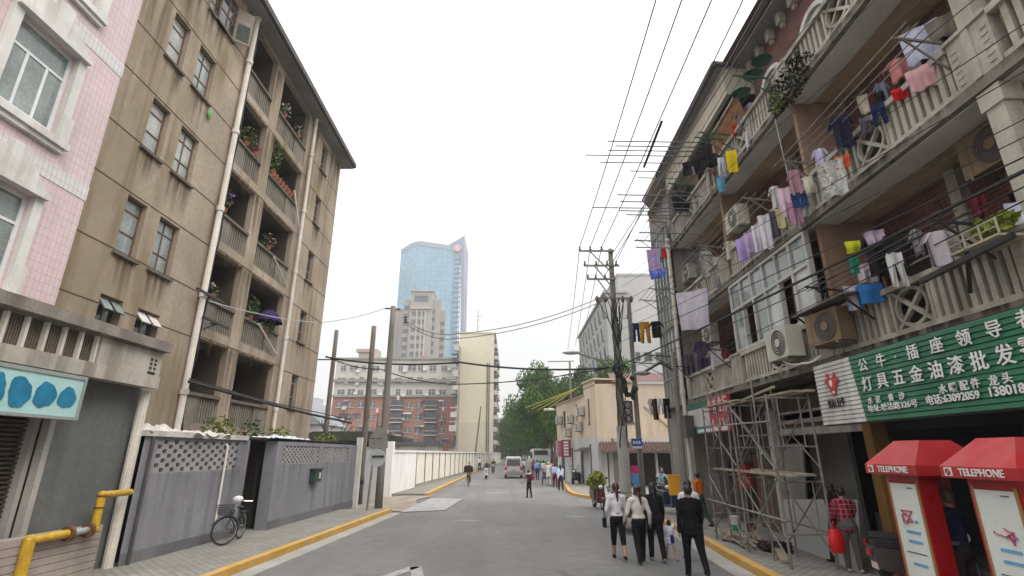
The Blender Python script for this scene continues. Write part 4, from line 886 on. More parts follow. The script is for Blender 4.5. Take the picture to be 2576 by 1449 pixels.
# telephone booths
bred = mat('booth_red', (.3, .006, .01), .35, .15, 1.2, spec=.5, blotch=.25, bcol=(.25, .008, .012), bl_sc=1.5); bhood = mat('booth_hood_red', (.37, .02, .024), .4, .1, 1.2, streak=.2, scol=(.5, .2, .2)); bad = mat('booth_poster', (.6, .64, .6), .4, .06, 1.5); btrim = paint('booth_brass_trim', (.3, .17, .06), .4)
def booth(y0, y1, lab, txt):
    x0, x1 = 5.38, 6.45; t = thing('phone_booth', lab, 'phone booth', (x0, (y0+y1)/2, .13), 'telephone booths')
    zb_ = 1.98; ym = (y0+y1)/2
    b = MB(); e = .0
    lo = [(x0, y0, zb_), (x1, y0, zb_), (x1, y1, zb_), (x0, y1, zb_)]; lo2 = [(x, y, zb_+.13) for x, y, _ in lo]
    hi = [(x0+.33, y0+.26, 2.44), (x1-.3, y0+.26, 2.44), (x1-.3, y1-.26, 2.44), (x0+.33, y1-.26, 2.44)]
    b.hexa(lo+lo2); b.hexa([(x, y, z+.001) for x, y, z in lo2]+hi); b.build('hood', bhood, t)
    yA0, yA1 = y0+.22, y1-.3
    b = MB(); b.box(x0+.12, y0+.16, .13, x0+.25, y1-.22, 2.0); b.box(x0+.25, y1-.3, .13, x1-.08, y1-.24, 2.0); b.box(x0+.25, y0+.16, .13, x0+.36, y0+.22, 2.0); b.box(x1-.16, y0+.1, .13, x1-.08, y0+.18, 2.0); b.build('post_panel', bred, t)
    b = MB(); b.box(x0+.105, yA0, .3, x0+.12, yA1, 1.86); po = b.build('poster', bad, t)
    b = MB(); b.box(x0+.1, yA0-.03, .27, x0+.119, yA0, 1.9); b.box(x0+.1, yA1, .27, x0+.119, yA1+.03, 1.9); b.build('trim', btrim, t)
    ink = mat('poster_red_ink', (.45, .08, .14), .6, .2); ink2 = mat('poster_blue_ink', (.12, .28, .5), .6, .2); ink3 = mat('poster_dark_ink', (.08, .1, .14), .6, .2)
    w_ = yA1-yA0; xx = x0+.1
    f = MB(); r_ = random.Random(int(y0*10))
    pp = [(yA1-w_*r_.uniform(.25, .75), 1.4+r_.uniform(-.1, .11)) for i in range(10)]
    for (a, c), (a2, c2) in zip(pp, pp[1:]): f.bar((xx, a, c), (xx, a2, c2), .01, .02, up=(1, 0, 0))
    f.build('red_print', ink, po)
    for z, fr in ((1.22, .5), (1.1, .5), (.82, .5), (.6, .55), (1.36, .12)):
        f = MB(); f.box(xx, yA0+w_*.2, z, xx+.005, yA0+w_*(.2+fr), z+.035); f.build('blue_print', ink2, po)
    for z in (.97, .44, 1.8): f = MB(); f.box(xx, yA0+w_*.15, z, xx+.005, yA0+w_*(.85 if z < 1 else .35), z+.014); f.build('dark_print', ink3, po)
    b = MB(); b.box(x0+.3, ym-.15, 1.25, x0+.5, ym+.15, 1.75); b.box(x0+.3, ym-.2, 1.1, x0+.65, ym+.2, 1.14); b.build('telephone', paint('phone_grey', (.09, .1, .13), .4), t)
    text_mesh(txt, .115, mat('booth_white_letters', (.65, .62, .58), .6, .05), t, faceM((x0-.006, ym-.06, zb_+.065), (0, -1, 0)), .004, .0025, .95)
    b = MB(); b.box(x0-.01, y1-.18, zb_+.02, x0-.001, y1-.07, zb_+.12); lo_ = b.build('emblem', mat('booth_white_letters', (.65, .62, .58)), t)
    b = MB(); b.ring((x0-.012, y1-.125, zb_+.07), (1, 0, 0), .03, .009, 14, 4); b.bar((x0-.013, y1-.1, zb_+.1), (x0-.013, y1-.15, zb_+.04), .008, .01); b.build('emblem_mark', bred, lo_)
booth(7.18, 8.2, 'red telephone booth farther from the camera with a scratched hood', 'TELEPHONE')
booth(5.75, 6.78, 'red telephone booth nearer the camera with clean TELEPHONE lettering', 'TELEPHONE')
# ================= far buildings
def pq(k, u, v, y): return q(k, u, v, y=y)
# blue glass tower
gt = thing('glass_tower', 'tall pale blue glass tower with a slanting pointed crown and a round red emblem', 'tower', (-60, 370, 0))
Yt = 370
A = pq(4, 718, 190, Yt+12); Bc = pq(4, 845, 128, Yt); D1 = pq(4, 1035, 165, Yt+3); E1 = pq(4, 1172, 85, Yt+6)
zl, zc, zd, ze = A.z, Bc.z, D1.z, E1.z
bt = mat('tower_glass', (.15, .31, .42), .25, .12, .05, spec=.6, brick=dict(w=4.2, h=3.9, m=.16, off=0, mc=(.07, .2, .29), c2=(.19, .36, .47)), plane='y', bump=.05)
pl = [(A.x-1, Yt+12), (A.x+8, Yt+8), (Bc.x, Yt), (D1.x, Yt), (E1.x-2.4, Yt+.5)]
b = MB(); tops = [zl, zl+4, zc, zd, zd-2]
def facade(b, pl, tops, z0=0):
    for i in range(len(pl)-1): b.quad((*pl[i], z0), (*pl[i+1], z0), (*pl[i+1], tops[i+1]), (*pl[i], tops[i]))
facade(b, pl, tops); back = [(pl[-1][0], Yt+45), (pl[0][0], Yt+45)]
b.quad((*pl[0], 0), (*pl[0], zl), (*back[1], zl), (*back[1], 0)); b.quad(*[(x, y, z) for (x, y), z in zip(pl, tops)], (*back[0], zd), (*back[1], zl)); b.build('glass_wall', bt, gt)
rim = mat('tower_rim', (.22, .27, .33), .5, .1)
b = MB()
for i in range(4): b.add([(*pl[i], tops[i]-3.4), (*pl[i+1], tops[i+1]-3.4), (*pl[i+1], tops[i+1]+.5), (*pl[i], tops[i]+.5)]+[(x, y-.4, z) for (x, y), z in ((pl[i], tops[i]-3.4), (pl[i+1], tops[i+1]-3.4), (pl[i+1], tops[i+1]+.5), (pl[i], tops[i]+.5))], [(0, 1, 2, 3), (4, 5, 6, 7), (0, 1, 5, 4), (2, 3, 7, 6)])
b.build('crown_band', rim, gt)
x0 = pl[-1][0]; x1 = E1.x
fp = [pq(4, u, v, Yt-.2) for u, v in ((1030, 167), (1172, 85), (1160, 1200), (1140, 1200), (1145, 245), (1085, 190))]
b = MB(); b.prism(fp, (0, 3, 0)); b.quad((x1, Yt, 0), (x1, Yt+45, 0), (x1, Yt+45, ze), (x1, Yt, ze)); b.build('corner_fin', mat('tower_fin', (.17, .2, .3), .5, .08, .05), gt)
b = MB(); xa = pq(4, 1088, 500, Yt).x; xb0 = pq(4, 1140, 500, Yt).x
for i in range(int((zd-12)/3.9)): b.box(xa, Yt-.35, 6+i*3.9, xb0, Yt+1.0, 7.1+i*3.9)
for x_ in (xa, xb0-.4): b.box(x_, Yt-.3, 6, x_+.4, Yt+1, zd-8)
b.build('louvre', mat('tower_louvre', (.12, .2, .27), .5, .1), gt)
c = pq(4, 1118, 175, Yt-2); em = mat('emblem_red', (.5, .2, .22), .6, .05)
b = MB(); b.tube([(c.x, Yt-2, c.z), (c.x, Yt-1, c.z)], 2.9, 32); eo = b.build('emblem', em, gt)
b = MB(); b.ring((c.x, Yt-2.1, c.z), (0, 1, 0), 2.4, .3, 28, 4); b.box(c.x-.7, Yt-2.4, c.z-.7, c.x+.7, Yt-2.05, c.z+.7); b.box(c.x-.22, Yt-2.4, c.z+.72, c.x+.22, Yt-2.05, c.z+2.2); b.box(c.x-.22, Yt-2.4, c.z-2.2, c.x+.22, Yt-2.05, c.z-.72); b.build('emblem_mark', mat('emblem_white', (.7, .62, .63), .6, .05), eo)
# grey stepped tower
Yg = 215; g_m = mat('grey_tower_stone', (.32, .3, .275), .9, .1, .05, streak=.25, scol=(.22, .2, .18), stsc=.3)
st = thing('stepped_tower', 'grey-brown stone tower with stepped shoulders and vertical window strips', 'tower', (-42, 220, 0))
X = lambda u: pq(4, u, 700, Yg).x
Z = lambda v: pq(4, 850, v, Yg).z
b = MB(); b.box(X(612), Yg+6, 0, X(705), Yg+12, Z(598)); b.box(X(690), Yg+3, 0, X(1022), Yg+9, Z(622)); b.box(X(722), Yg+1.5, 0, X(990), Yg+9, Z(545)); b.box(X(770), Yg, 0, X(932), Yg+9, Z(485)); b.build('wall', g_m, st)
b = MB(); b.box(X(765), Yg-.6, Z(492), X(937), Yg+9.5, Z(484)); b.box(X(775), Yg-.8, Z(622), X(925), Yg, Z(608)); b.box(X(640), Yg+5.6, Z(604), X(700), Yg+12.5, Z(594)); b.build('cornice', mat('tower_cornice', (.4, .36, .32), .9, .1, .1), st)
gw = mat('tower_window', (.1, .115, .13), .3, .3, .2)
cols = [(800, 640, .0), (845, 640, .0), (868, 640, .0), (738, 590, 1.5), (935, 620, 1.5), (655, 640, 6), (1005, 700, 3)]
w0 = None
for u, vt, dy in cols:
    z1 = Z(vt)-1; z0 = 12
    while z1 > z0 and u not in (655,):
        if w0 is None: b = MB(); b.box(-.95, -.12, -.95, .95, .1, .95); w0 = b.build('window', gw, st); o = w0
        else: o = w0.copy(); C.objects.link(o); o.parent = st
        o.location = Vector((X(u), Yg+dy, z1))-st.location; z1 -= 3.55
for u in (815, 850, 882):
    o = w0.copy(); C.objects.link(o); o.parent = st; o.location = Vector((X(u), Yg, Z(545)))-st.location; o.scale = (1.1, 1, 1.5)
b = MB()
for u in (822, 857, 884): b.box(X(u)-.3, Yg-.35, 8, X(u)+.3, Yg, Z(630))
b.box(X(681), Yg+5.4, 0, X(689), Yg+6, Z(625)); b.build('mullion', mat('tower_rib', (.42, .385, .35), .9, .1), st)
# red brick block
Yr = 122; grey_up = mat('pale_grey_upper', (.5, .49, .45), .9, .1, .15, streak=.3, scol=(.26, .25, .22), stsc=.6)
red_b = mat('red_brick_facade', (.33, .125, .085), .9, .18, .12, .1, 20, brick=dict(w=.6, h=.2, m=.015, mc=(.28, .2, .16), c2=(.27, .1, .07)), plane='y', blotch=.4, bcol=(.36, .24, .19), bl_sc=.12)
rb2 = thing('apartment_block', 'long eight-storey block, red brick below and pale grey above', 'apartment block', (-26, Yr, 0))
xl, xr = pq(4, 228, 1100, Yr).x, pq(4, 1135, 1100, Yr).x; zt_ = pq(4, 600, 988, Yr).z; zr_ = pq(4, 600, 1255, Yr).z
z_l = pq(4, 250, 968, Yr).z; z_r = pq(4, 1100, 1012, Yr).z
PRB = mkP((xl, Yr, 0), (1, 0, 0), (0, -1, 0)); Wd = xr-xl
b = MB(); b.box(xl, Yr, 0, xr, Yr+14, zr_); b.build('brick_wall', red_b, rb2)
b = MB(); b.box(xl, Yr, zr_, xr, Yr+14, zt_); b.build('upper_wall', grey_up, rb2)
b = MB(); zc1 = pq(4, 600, 1145, Yr).z; b.box(xl-.2, Yr-.7, zc1-.35, xr, Yr, zc1+.35); b.box(xl-.2, Yr-.35, zr_-.3, xr, Yr, zr_+.2); b.box(xl-.3, Yr-.4, zt_-.1, xr, Yr+14, zt_+.35); b.build('cornice', mat('grey_cornice', (.26, .26, .22), .9, .2, .3, streak=.5, scol=(.12, .13, .1)), rb2)
b = MB(); xa = pq(4, 350, 900, Yr).x; xb_ = pq(4, 505, 900, Yr).x; zz = pq(4, 400, 890, Yr).z; b.box(xa+.6, Yr+4, zt_, xb_, Yr+8, zz); b.box(xa, Yr+3.6, zz-.8, xb_-1.5, Yr+8.2, zz); b.build('roof_house', mat('roof_house_render', (.4, .33, .3), .9, .15, .3), rb2)
b = MB(); xa = pq(4, 835, 900, Yr).x; xb_ = pq(4, 915, 900, Yr).x; zz = pq(4, 870, 935, Yr).z; b.box(xa, Yr+3, zt_, xb_, Yr+6, zz-1.4); b.prism([(xa-.3, Yr+2.8, zz-1.4), (xb_+.3, Yr+2.8, zz-1.4), ((xa+xb_)/2, Yr+2.8, zz)], (0, 3.5, 0)); b.build('roof_dormer', mat('roof_dormer_render', (.42, .25, .22), .9, .15, .3), rb2)
rr = random.Random(21); fh = 2.85; cols_x = [1.6, 3.9, 6.4, 9.2, 11.6, 14.0, 17.2, 20.4, 22.6, 25.5]
fr_m = mat('block_window_frame', (.5, .5, .48), .7, .15, .5); proto = None; nwin = 0
pm = None; bayp = None; acp = None
for r_ in range(8):
    zc = 1.8+fh*r_
    for i, u in enumerate([1.7, 4.3, 6.6, 9.5, 12.5, 15.4, 18.1, 20.2, 23.4, 26.0]):
        if u > Wd-.8: continue
        if r_ < 5 and i in (5, 8):      # projecting dark bay with pale rails
            if bayp is None:
                b = MB(); b.box(-1.35, -1.0, -1.1, 1.35, 0, 1.05); bayp = b.build('balcony', mat('bay_dark', (.06, .06, .065), .5, .4, 1.2), rb2); o = bayp
                b = MB(); b.box(-1.5, -1.12, -1.32, 1.5, .0, -1.12); b.box(-1.5, -1.15, -.35, 1.5, -1.02, -.22); b.build('rail', mat('bay_rail', (.5, .47, .44), .8, .2, 1), bayp)
            else: o = dupmesh(bayp, rb2, (0, 0, 0))
            o.location = Vector((xl+u, Yr, zc))-rb2.location; continue
        if proto is None:
            b = MB(); b.box(-.75, -.1, -.72, .75, 0, .72); proto = b.build('window', gw, rb2); o = proto
            b = MB(); b.box(-.85, -.16, -.85, .85, -.0, -.72); b.box(-.05, -.13, -.72, .05, -.1, .72); b.box(-.75, -.13, .2, .75, -.1, .27); b.build('frame', fr_m, proto)
        else: o = dupmesh(proto, rb2, (0, 0, 0))
        o.location = Vector((xl+u+rr.uniform(-.2, .2), Yr, zc+rr.uniform(-.1, .1)))-rb2.location; o.scale = (rr.uniform(.6, 1.25), 1, rr.uniform(.7, 1.05)); nwin += 1
        if rr.random() < .62:
            if acp is None: b = MB(); b.box(-.42, -.5, -.3, .42, -.1, .3); acp = b.build('air_conditioner', mat('far_air_conditioner', (.6, .58, .55), .7, .1), rb2); o2 = acp
            else: o2 = acp.copy(); C.objects.link(o2); o2.parent = rb2
            o2.location = Vector((xl+u+rr.choice((-1, 1))*1.25, Yr, zc-rr.uniform(.2, .9)))-rb2.location
awp = None
for i in range(34):
    m_ = [mat('awning_blue_grey', (.2, .22, .32), .8, .2, 2), mat('awning_pale', (.5, .48, .47), .8, .2, 2), mat('awning_dark', (.08, .075, .08), .8, .3, 2)][i % 3]
    b = MB(); s_ = rr.uniform(.5, 1.1); b.prism([(-s_, 0, .35), (-s_, -.9, 0), (-s_, -.9, -.08), (-s_, 0, .22)], (2*s_, 0, 0)); o = b.build('awning', m_, rb2, True)
    o.location = Vector((xl+rr.uniform(2.5, Wd-1), Yr, 1.4+fh*rr.randrange(0, 5)+1.1))-rb2.location
for i in range(26):      # washing hung from the windows
    b = MB(); s_ = rr.uniform(.25, .6); b.box(-s_/2, -1.05, -.9, s_/2, -1.0, 0); o = b.build('washing', [cloth((.55, .55, .55)), cloth((.3, .32, .45)), cloth((.25, .1, .1)), cloth((.05, .05, .06))][i % 4], rb2, True)
    o.location = Vector((xl+rr.uniform(6, Wd-1), Yr, 1.2+fh*rr.randrange(0, 6)+rr.uniform(-.4, .4)))-rb2.location
# balconied end behind the cream slab
bb = thing('balcony_stack', 'cluttered stack of balconies at the left edge of the cream slab block', 'building', (-14, 116, 0))
xa = pq(4, 1085, 1000, 112).x; xb_ = pq(4, 1126, 1000, 112).x
b = MB(); b.box(xa+.8, 113, 0, xb_, 117.5, pq(4, 1110, 870, 112).z); b.build('wall', mat('stack_wall', (.3, .28, .25), .9, .2, .4, streak=.5), bb)
for i in range(9):
    b = MB(); z = 1+2.9*i; b.box(xa+rr.uniform(-.3, .4), 112, z, xb_, 113, z+rr.uniform(.9, 1.3)); b.box(xa-.2, 111.8, z+1.9, xb_, 113, z+2.05); b.box(xa+.85, 112.6, z+.5, xb_, 113, z+2); b.build('balcony', [mat('stack_pale', (.45, .43, .4), .9, .2, .6), mat('bay_dark', (.06, .06, .065))][i % 3 == 1], bb)
# cream slab block
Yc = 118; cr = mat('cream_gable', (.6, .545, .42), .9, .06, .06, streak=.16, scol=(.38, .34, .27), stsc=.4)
cb = thing('slab_block', 'cream windowless gable end of a tall slab apartment block', 'apartment block', (-8, Yc, 0))
xa, xb_ = pq(4, 1128, 1100, Yc).x, pq(4, 1385, 1100, Yc).x; zt_ = pq(4, 1250, 800, Yc).z; ye = xb_/pq(4, 1405, 1000, 1).x
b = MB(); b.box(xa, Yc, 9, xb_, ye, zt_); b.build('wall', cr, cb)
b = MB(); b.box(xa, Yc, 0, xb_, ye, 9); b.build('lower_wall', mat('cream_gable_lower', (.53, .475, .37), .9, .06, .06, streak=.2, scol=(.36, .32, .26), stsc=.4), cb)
b = MB(); b.box(xa-.15, Yc-.15, zt_, xb_+.4, ye, zt_+.35); b.build('parapet', cr, cb)
b = MB()
for u in (1338, 1352): x = pq(4, u, 1200, Yc).x; b.box(x-.1, Yc-.2, 0, x+.1, Yc, pq(4, 1340, 1015, Yc).z)
b.build('downpipe', mat('dark_downpipe', (.1, .09, .075), .8, .1), cb)
bp_ = None
for k in range(3):
    for i in range(10):
        z = 1.5+i*(zt_-2)/10
        if bp_ is None:
            b = MB(); b.box(0, -2.2, 0, 1.0, 2.2, 1.0); bp_ = b.build('balcony', mat('stack_pale', (.45, .43, .4), .9, .2, .6), cb); o = bp_
            b = MB(); b.box(0, -2, 1.0, .7, 2, 2.1); b.build('glazing', mat('bay_dark', (.06, .06, .065)), bp_)
        else: o = dupmesh(bp_, cb, (0, 0, 0))
        o.location = Vector((xb_, Yc+3.2+k*6, z))-cb.location; o.scale = (rr.uniform(.7, 1.15), 1, rr.uniform(.8, 1.1))
b = MB(); x = pq(4, 1270, 700, Yc+5).x; b.tube([(x, Yc+5, zt_), (x, Yc+5, zt_+7)], .08, 5); b.bar((x-1, Yc+5, zt_+5.5), (x+1, Yc+5, zt_+5.5), .06); b.bar((x-.6, Yc+5, zt_+4.6), (x+.6, Yc+5, zt_+4.6), .06); b.build('aerial', wire_grey, cb)
# small grey house far left
hg = thing('grey_house', 'pale grey gabled house seen in the gap beside the brown apartment house', 'house', (-26, 70, 0))
b = MB(); b.box(-33, 70, 0, -25.4, 80, 6); b.build('wall', mat('pale_house_wall', (.34, .34, .34), .9, .15, .4), hg); b = MB(); b.prism([(-33.4, 69.5, 6), (-25.1, 69.5, 6), (-30, 69.5, 9.6)], (0, 11, 0)); b.build('roof', mat('pale_roof', (.2, .22, .24), .8, .15, .4), hg)
hg = thing('hazy_block', 'pale distant block just left of the red brick block', 'building', (-70, 190, 0)); b = MB(); b.box(-84, 190, 0, -66, 200, 19); b.box(-78, 192, 19, -72, 198, 22); b.build('wall', mat('hazy_wall', (.42, .44, .46), .9, .1, .1), hg)
# ================= right: peach corner house
ca, cb_ = Vector((5.9, 36.6, 0)), Vector((4.0, 46.8, 0))
PE = mkP(ca, cb_-ca, Vector((-(cb_-ca).y, (cb_-ca).x, 0)))     # street facade, u runs away from us
Lf = (cb_-ca).length
PF = mkP(ca, (1, 0, 0), (0, -1, 0))                            # facade towards us
peach = mat('peach_render', (.5, .41, .315), .9, .09, .6, streak=.45, scol=(.3, .22, .16)); pgrey = mat('grey_painted_base', (.4, .4, .39), .9, .12, .8, streak=.45, scol=(.22, .21, .19))
tilem = mat('brown_roof_tiles', (.1, .06, .05), .9, .3, 4, .6, 12)
ph = thing('corner_house', 'two-storey peach rendered corner house with a grey painted ground floor', 'house', (5.9, 36.6, 0))
hE = [(1.35, 1.75, 4.35, 6.1), (4.3, 4.65, 4.3, 5.9), (1.4, 1.8, .9, 2.9), (3.2, 3.9, .15, 2.5), (5.8, 6.3, .9, 2.7), (7.6, 8.3, 4.3, 5.7), (8.2, 9.2, .15, 2.5)]
# the wall is split at mid height so paint and render are parts of their own
b = MB(); wall(b, PE, 0, Lf, 3.3, 6.4, [h for h in hE if h[2] > 3], .15); wall(b, PE, 0, 2.6, 6.4, 7.3, [], 0); wall(b, PF, 0, 6.4, 3.3, 7.0, [(1.9, 2.6, 4.3, 5.8)], .15)
b.quad(PE(2.6, 6.4), PE(2.6, 7.3), PE(2.6, 7.3, -3), PE(2.6, 6.4, -3)); b.quad(PE(Lf, 0), PE(Lf, 6.4), PE(Lf, 6.4, -5), PE(Lf, 0, -5)); b.build('upper_wall', peach, ph)
b = MB(); wall(b, PE, 0, Lf, 0, 3.3, [h for h in hE if h[2] < 3], .15); wall(b, PF, 0, .6, 0, 3.3, [], .1); b.build('lower_wall', pgrey, ph)
for h in hE:
    if h[2] < .5: d = MB(); d.pbox(PE, *h[:4], -.12, -.08); d.build('door', mat('dark_door', (.05, .05, .05), .7, .2, 3), ph)
    else: window(ph, PE, h, -.1, rot_wood, dark_glass, 1, (.6,), .05, .06, sill_m)
window(ph, PF, (1.9, 2.6, 4.3, 5.8), -.1, rot_wood, dark_glass, 2, (.6,), .05, .06, sill_m)
b = MB(); b.pbox(PE, -.05, 2.62, 7.3, 7.42, -3, .12); b.pbox(PE, 2.62, Lf+.1, 6.4, 6.5, -3, .14); b.pbox(PE, 0, 2.6, 6.95, 7.05, 0, .06); b.build('cornice', mat('peach_cornice', (.45, .35, .25), .9, .12, 1), ph)
b = MB(); b.add([PE(2.62, 6.5, .2), PE(Lf+.2, 6.5, .2), PE(Lf+.2, 7.1, -4), PE(2.62, 7.1, -4)], [(0, 1, 2, 3)]); b.add([PF(1.2, 7.1, .2), PF(6.6, 7.1, .2), PF(6.6, 8.3, -3.5), PF(1.6, 8.3, -3.5)], [(0, 1, 2, 3)]); b.build('roof', mat('red_roof_tiles', (.13, .07, .06), .9, .3, 3, .5, 12, blotch=.5, bcol=(.12, .09, .08), bl_sc=1.5), ph)
b = MB(); b.add([PF(.1, 3.0, .05), PF(6.6, 3.0, .05), PF(6.6, 2.42, 1.0), PF(.1, 2.42, 1.0), PF(.1, 2.9, .05), PF(6.6, 2.9, .05), PF(6.6, 2.3, 1.0), PF(.1, 2.3, 1.0)], [(0, 1, 2, 3), (4, 5, 6, 7), (2, 3, 7, 6), (0, 3, 7, 4)])
for i in range(33): b.tube([PF(.2+i*.195, 3.03, .05), PF(.2+i*.195, 2.45, 1.0)], .05, 5)
b.build('tiled_awning', tilem, ph)
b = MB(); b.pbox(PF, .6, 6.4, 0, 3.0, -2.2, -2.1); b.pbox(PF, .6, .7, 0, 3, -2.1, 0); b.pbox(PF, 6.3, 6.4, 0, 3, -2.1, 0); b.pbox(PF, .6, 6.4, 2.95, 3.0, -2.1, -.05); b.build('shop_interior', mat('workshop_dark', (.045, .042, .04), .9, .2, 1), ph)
b = MB(); b.pbox(PF, .62, 1.05, 0, 2.4, -.2, -.1); b.pbox(PF, 2.0, 2.12, 0, 2.95, -.2, .0); b.pbox(PF, 3.9, 4.05, 0, 2.95, -.2, 0); b.build('shop_post', pgrey, ph)
b = MB(); b.pbox(PF, 1.1, 1.95, .1, 2.3, -.3, -.25); b.build('shop_door', mat('shop_pale_door', (.25, .22, .18), .8, .2, 2), ph)
b = MB(); b.bar(PF(3.4, 5.5, .05), PF(5.9, 3.3, .05), .12, .05, up=(0, 1, 0)); b.bar(PF(1.0, 3.25, .05), PF(6.3, 3.25, .05), .05, .05); b.build('stair_edge', mat('peach_trim', (.52, .4, .26), .9, .1), ph)
b = MB(); b.add([PE(1.7, 2.7, .02), PE(3.7, 2.7, .02), PE(3.7, 2.4, .8), PE(1.7, 2.4, .8)], [(0, 1, 2, 3)]); b.build('door_awning', mat('awning_black', (.05, .05, .05), .8, .2), ph)
for i, (u, v, lab) in enumerate(((2.9, 5.0, 'upper air conditioner on the peach house beside the jog'), (3.5, 3.9, 'middle air conditioner on the peach house above the black awning'), (5.6, 4.6, 'air conditioner on the peach house beside its tall narrow window'), (6.4, 3.6, 'lower far air conditioner on the peach house'), (8.8, 4.7, 'farthest air conditioner on the peach house'))):
    p_ = PE(u, v, .25); aircon((p_.x, p_.y, p_.z), lab, rz=.18, group='air conditioners on the peach house')
for u, lab, m_, l_ in ((6.0, 'dark red vertical shop sign on the peach house', mat('deep_red_sign', (.3, .02, .06), .6, .15, 3), lett), (7.6, 'pale pink vertical shop sign beyond the dark red one', mat('pink_sign', (.55, .3, .36), .6, .1, 3), mat('sign_pink_letters', (.4, .1, .15), .6))):
    p_ = PE(u, 2.9, .6); t = thing('shop_sign', lab, 'sign', p_, 'vertical signs on the peach house')
    b = MB(); b.pbox(PE, u, u+.06, 2.0, 3.3, .1, .9); b.build('board', m_, t); b = MB()
    for i in range(5): b.pbox(PE, u-.012, u, 2.12+i*.23, 2.27+i*.23, .3, .7)
    b.build('lettering', l_, t)
bam = mat('yellow_bamboo', (.42, .36, .06), .7, .2, 4)
for i in range(4):
    a0, a1 = PE(2.9+i*.5, 7.15-.02*i, .25), PE(9.0+.9*i, 5.75+.17*i, 1.5+.35*i)
    b = MB(); b.bar(a0, a1, .05); tag(b.build('bamboo_pole', bam), ['lowest', 'second lowest', 'third lowest', 'highest'][i]+' yellow-green bamboo pole jutting from the peach house roof', 'bamboo pole', 'bamboo poles on the peach house')
# ================= right: concrete office building and grey slab
ob = thing('office_building', 'grey concrete building with a facade of slanting window reveals', 'office building', (14, 80, 0))
c0 = q(6, 330, 500, y=66); c1 = q(6, 150, 880, x=c0.x+.3); c2 = q(6, 520, 540, y=66)
og = mat('pale_concrete_panels', (.33, .33, .315), .85, .1, .12, streak=.2, scol=(.28, .28, .27), stsc=.5); od = mat('slanted_reveal', (.05, .055, .05), .6, .25, .3)
b = MB(); zt_ = c0.z; b.box(c0.x, 66, 0, c2.x, c1.y, zt_); b.build('wall', og, ob)
POf = mkP((c0.x, 66, 0), (0, 1, 0), (-1, 0, 0)); Lo = c1.y-66
b = MB(); b.pbox(POf, -.2, Lo, zt_-.1, zt_+.25, -3, .3); b.build('cornice', og, ob)
for r_ in range(7):
    z = zt_-.9-r_*2.95
    for i in range(8):
        u = .8+i*(Lo-2)/8+(r_ % 2)*1.6
        b = MB(); b.prism([POf(u, z-2.3, .02), POf(u+1.5, z-2.3, .02), POf(u+2.6, z-.15, .02), POf(u+1.1, z-.15, .02)], (-.06, 0, 0)); wo = b.build('window', od, ob)
        b = MB(); b.prism([POf(u-.5, z-2.4, 0), POf(u-.02, z-2.4, 0), POf(u+1.1, z-.1, 0), POf(u+.6, z-.1, 0)], (-.13, 0, 0)); b.build('reveal', og, wo)
b = MB(); x = c0.x+1.2
b.box(x, 65.9, 6.9, x+1.0, 66, 9.0); b.box(x+1.6, 65.9, 7.4, x+3.2, 66, 8.4); b.build('end_window', od, ob)
gs = thing('grey_slab', 'plain grey concrete slab block rising behind the slanted-window building', 'building', (24, 96, 0))
g0 = q(6, 415, 380, y=96); g1 = q(6, 660, 380, y=96)
b = MB(); b.box(g0.x, 96, 0, g1.x+12, 112, g0.z); b.build('wall', mat('grey_slab_concrete', (.4, .4, .4), .9, .08, .1, streak=.25, scol=(.32, .32, .32), stsc=.4), gs)
b = MB(); b.box(g0.x-.1, 95.9, g0.z, g1.x+12.1, 112.1, g0.z+.5); b.build('parapet', og, gs)
b = MB(); zz = q(6, 600, 960, y=95.9).z
for i in range(5): b.box(g0.x+2+i*2.2, 95.85, zz-1, g0.x+3.4+i*2.2, 96, zz+.6)
b.build('window_row', od, gs)
# ================= trees
bark = mat('plane_tree_bark', (.13, .11, .085), .9, .3, 2, .4, 15)
lf1 = mat('tree_leaf_mid', (.032, .075, .017), .65, .6, .5, spec=.25); lf2 = mat('tree_leaf_light', (.065, .128, .027), .65, .6, .5, spec=.25)
def crown_mesh(seed, n):
    r_ = random.Random(seed); b = MB()
    cl_ = [(Vector((r_.gauss(0, .42), r_.gauss(0, .42), r_.uniform(-.55, .75))), r_.uniform(.22, .46)) for _ in range(34)]
    for c_, rad in cl_:
        b.leaves(c_, (rad, rad, rad*.75), int(n*rad/9), .07, r_, shell=.2)
    return b
CM = [crown_mesh(s, 11000) for s in (1, 2, 3)]
cm = [c_.mesh('crown', False) for c_ in CM]
def tree(x, y, h, rad, lab, k, m, tilt=0, group='street trees', low=.34):
    t = thing('street_tree', lab, 'tree', (x, y, 0), group)
    b = MB(); r_ = random.Random(k*7+int(y)); zc = h*(1+low)/2
    b.tube([(x, y, 0), (x+.1, y, h*.2), (x-.1, y+.1, h*.42), (x, y, h*.7)], [.32, .26, .2, .1], 10)
    for i in range(6):
        a = i*1.05+k; p = Vector((x-.1, y+.1, h*(.3+.04*i))); b.tube([p, p+Vector((cos(a)*rad*.35, sin(a)*rad*.35, h*.14)), p+Vector((cos(a)*rad*.62, sin(a)*rad*.62, h*.3))], [.12, .08, .03], 6)
    b.build('trunk', bark, t)
    o = bpy.data.objects.new('crown', cm[k % 3].copy()); C.objects.link(o); o.data.materials.append(m); o.parent = t
    o.location = (tilt, 0, zc); o.scale = (rad*1.05, rad*1.05, h*(1-low)/2*1.12); o.rotation_euler = (0, 0, k*2.1)
tree(5.6, 57, 12, 3.0, 'large mid-green street tree behind the peach house leaning over the road', 1, lf2, -2.8, low=.16)
tree(8.6, 66, 12.6, 2.9, 'street tree between the big tree and the slanted-window building', 2, lf1, -.6, low=.2)
tree(5.8, 72, 12, 3.6, 'dark street tree above the green bus', 3, lf1, -1.6, low=.15)
tree(6.8, 92, 13, 5.0, 'dark street tree farther along behind the bus', 4, lf1, -2, low=.1)
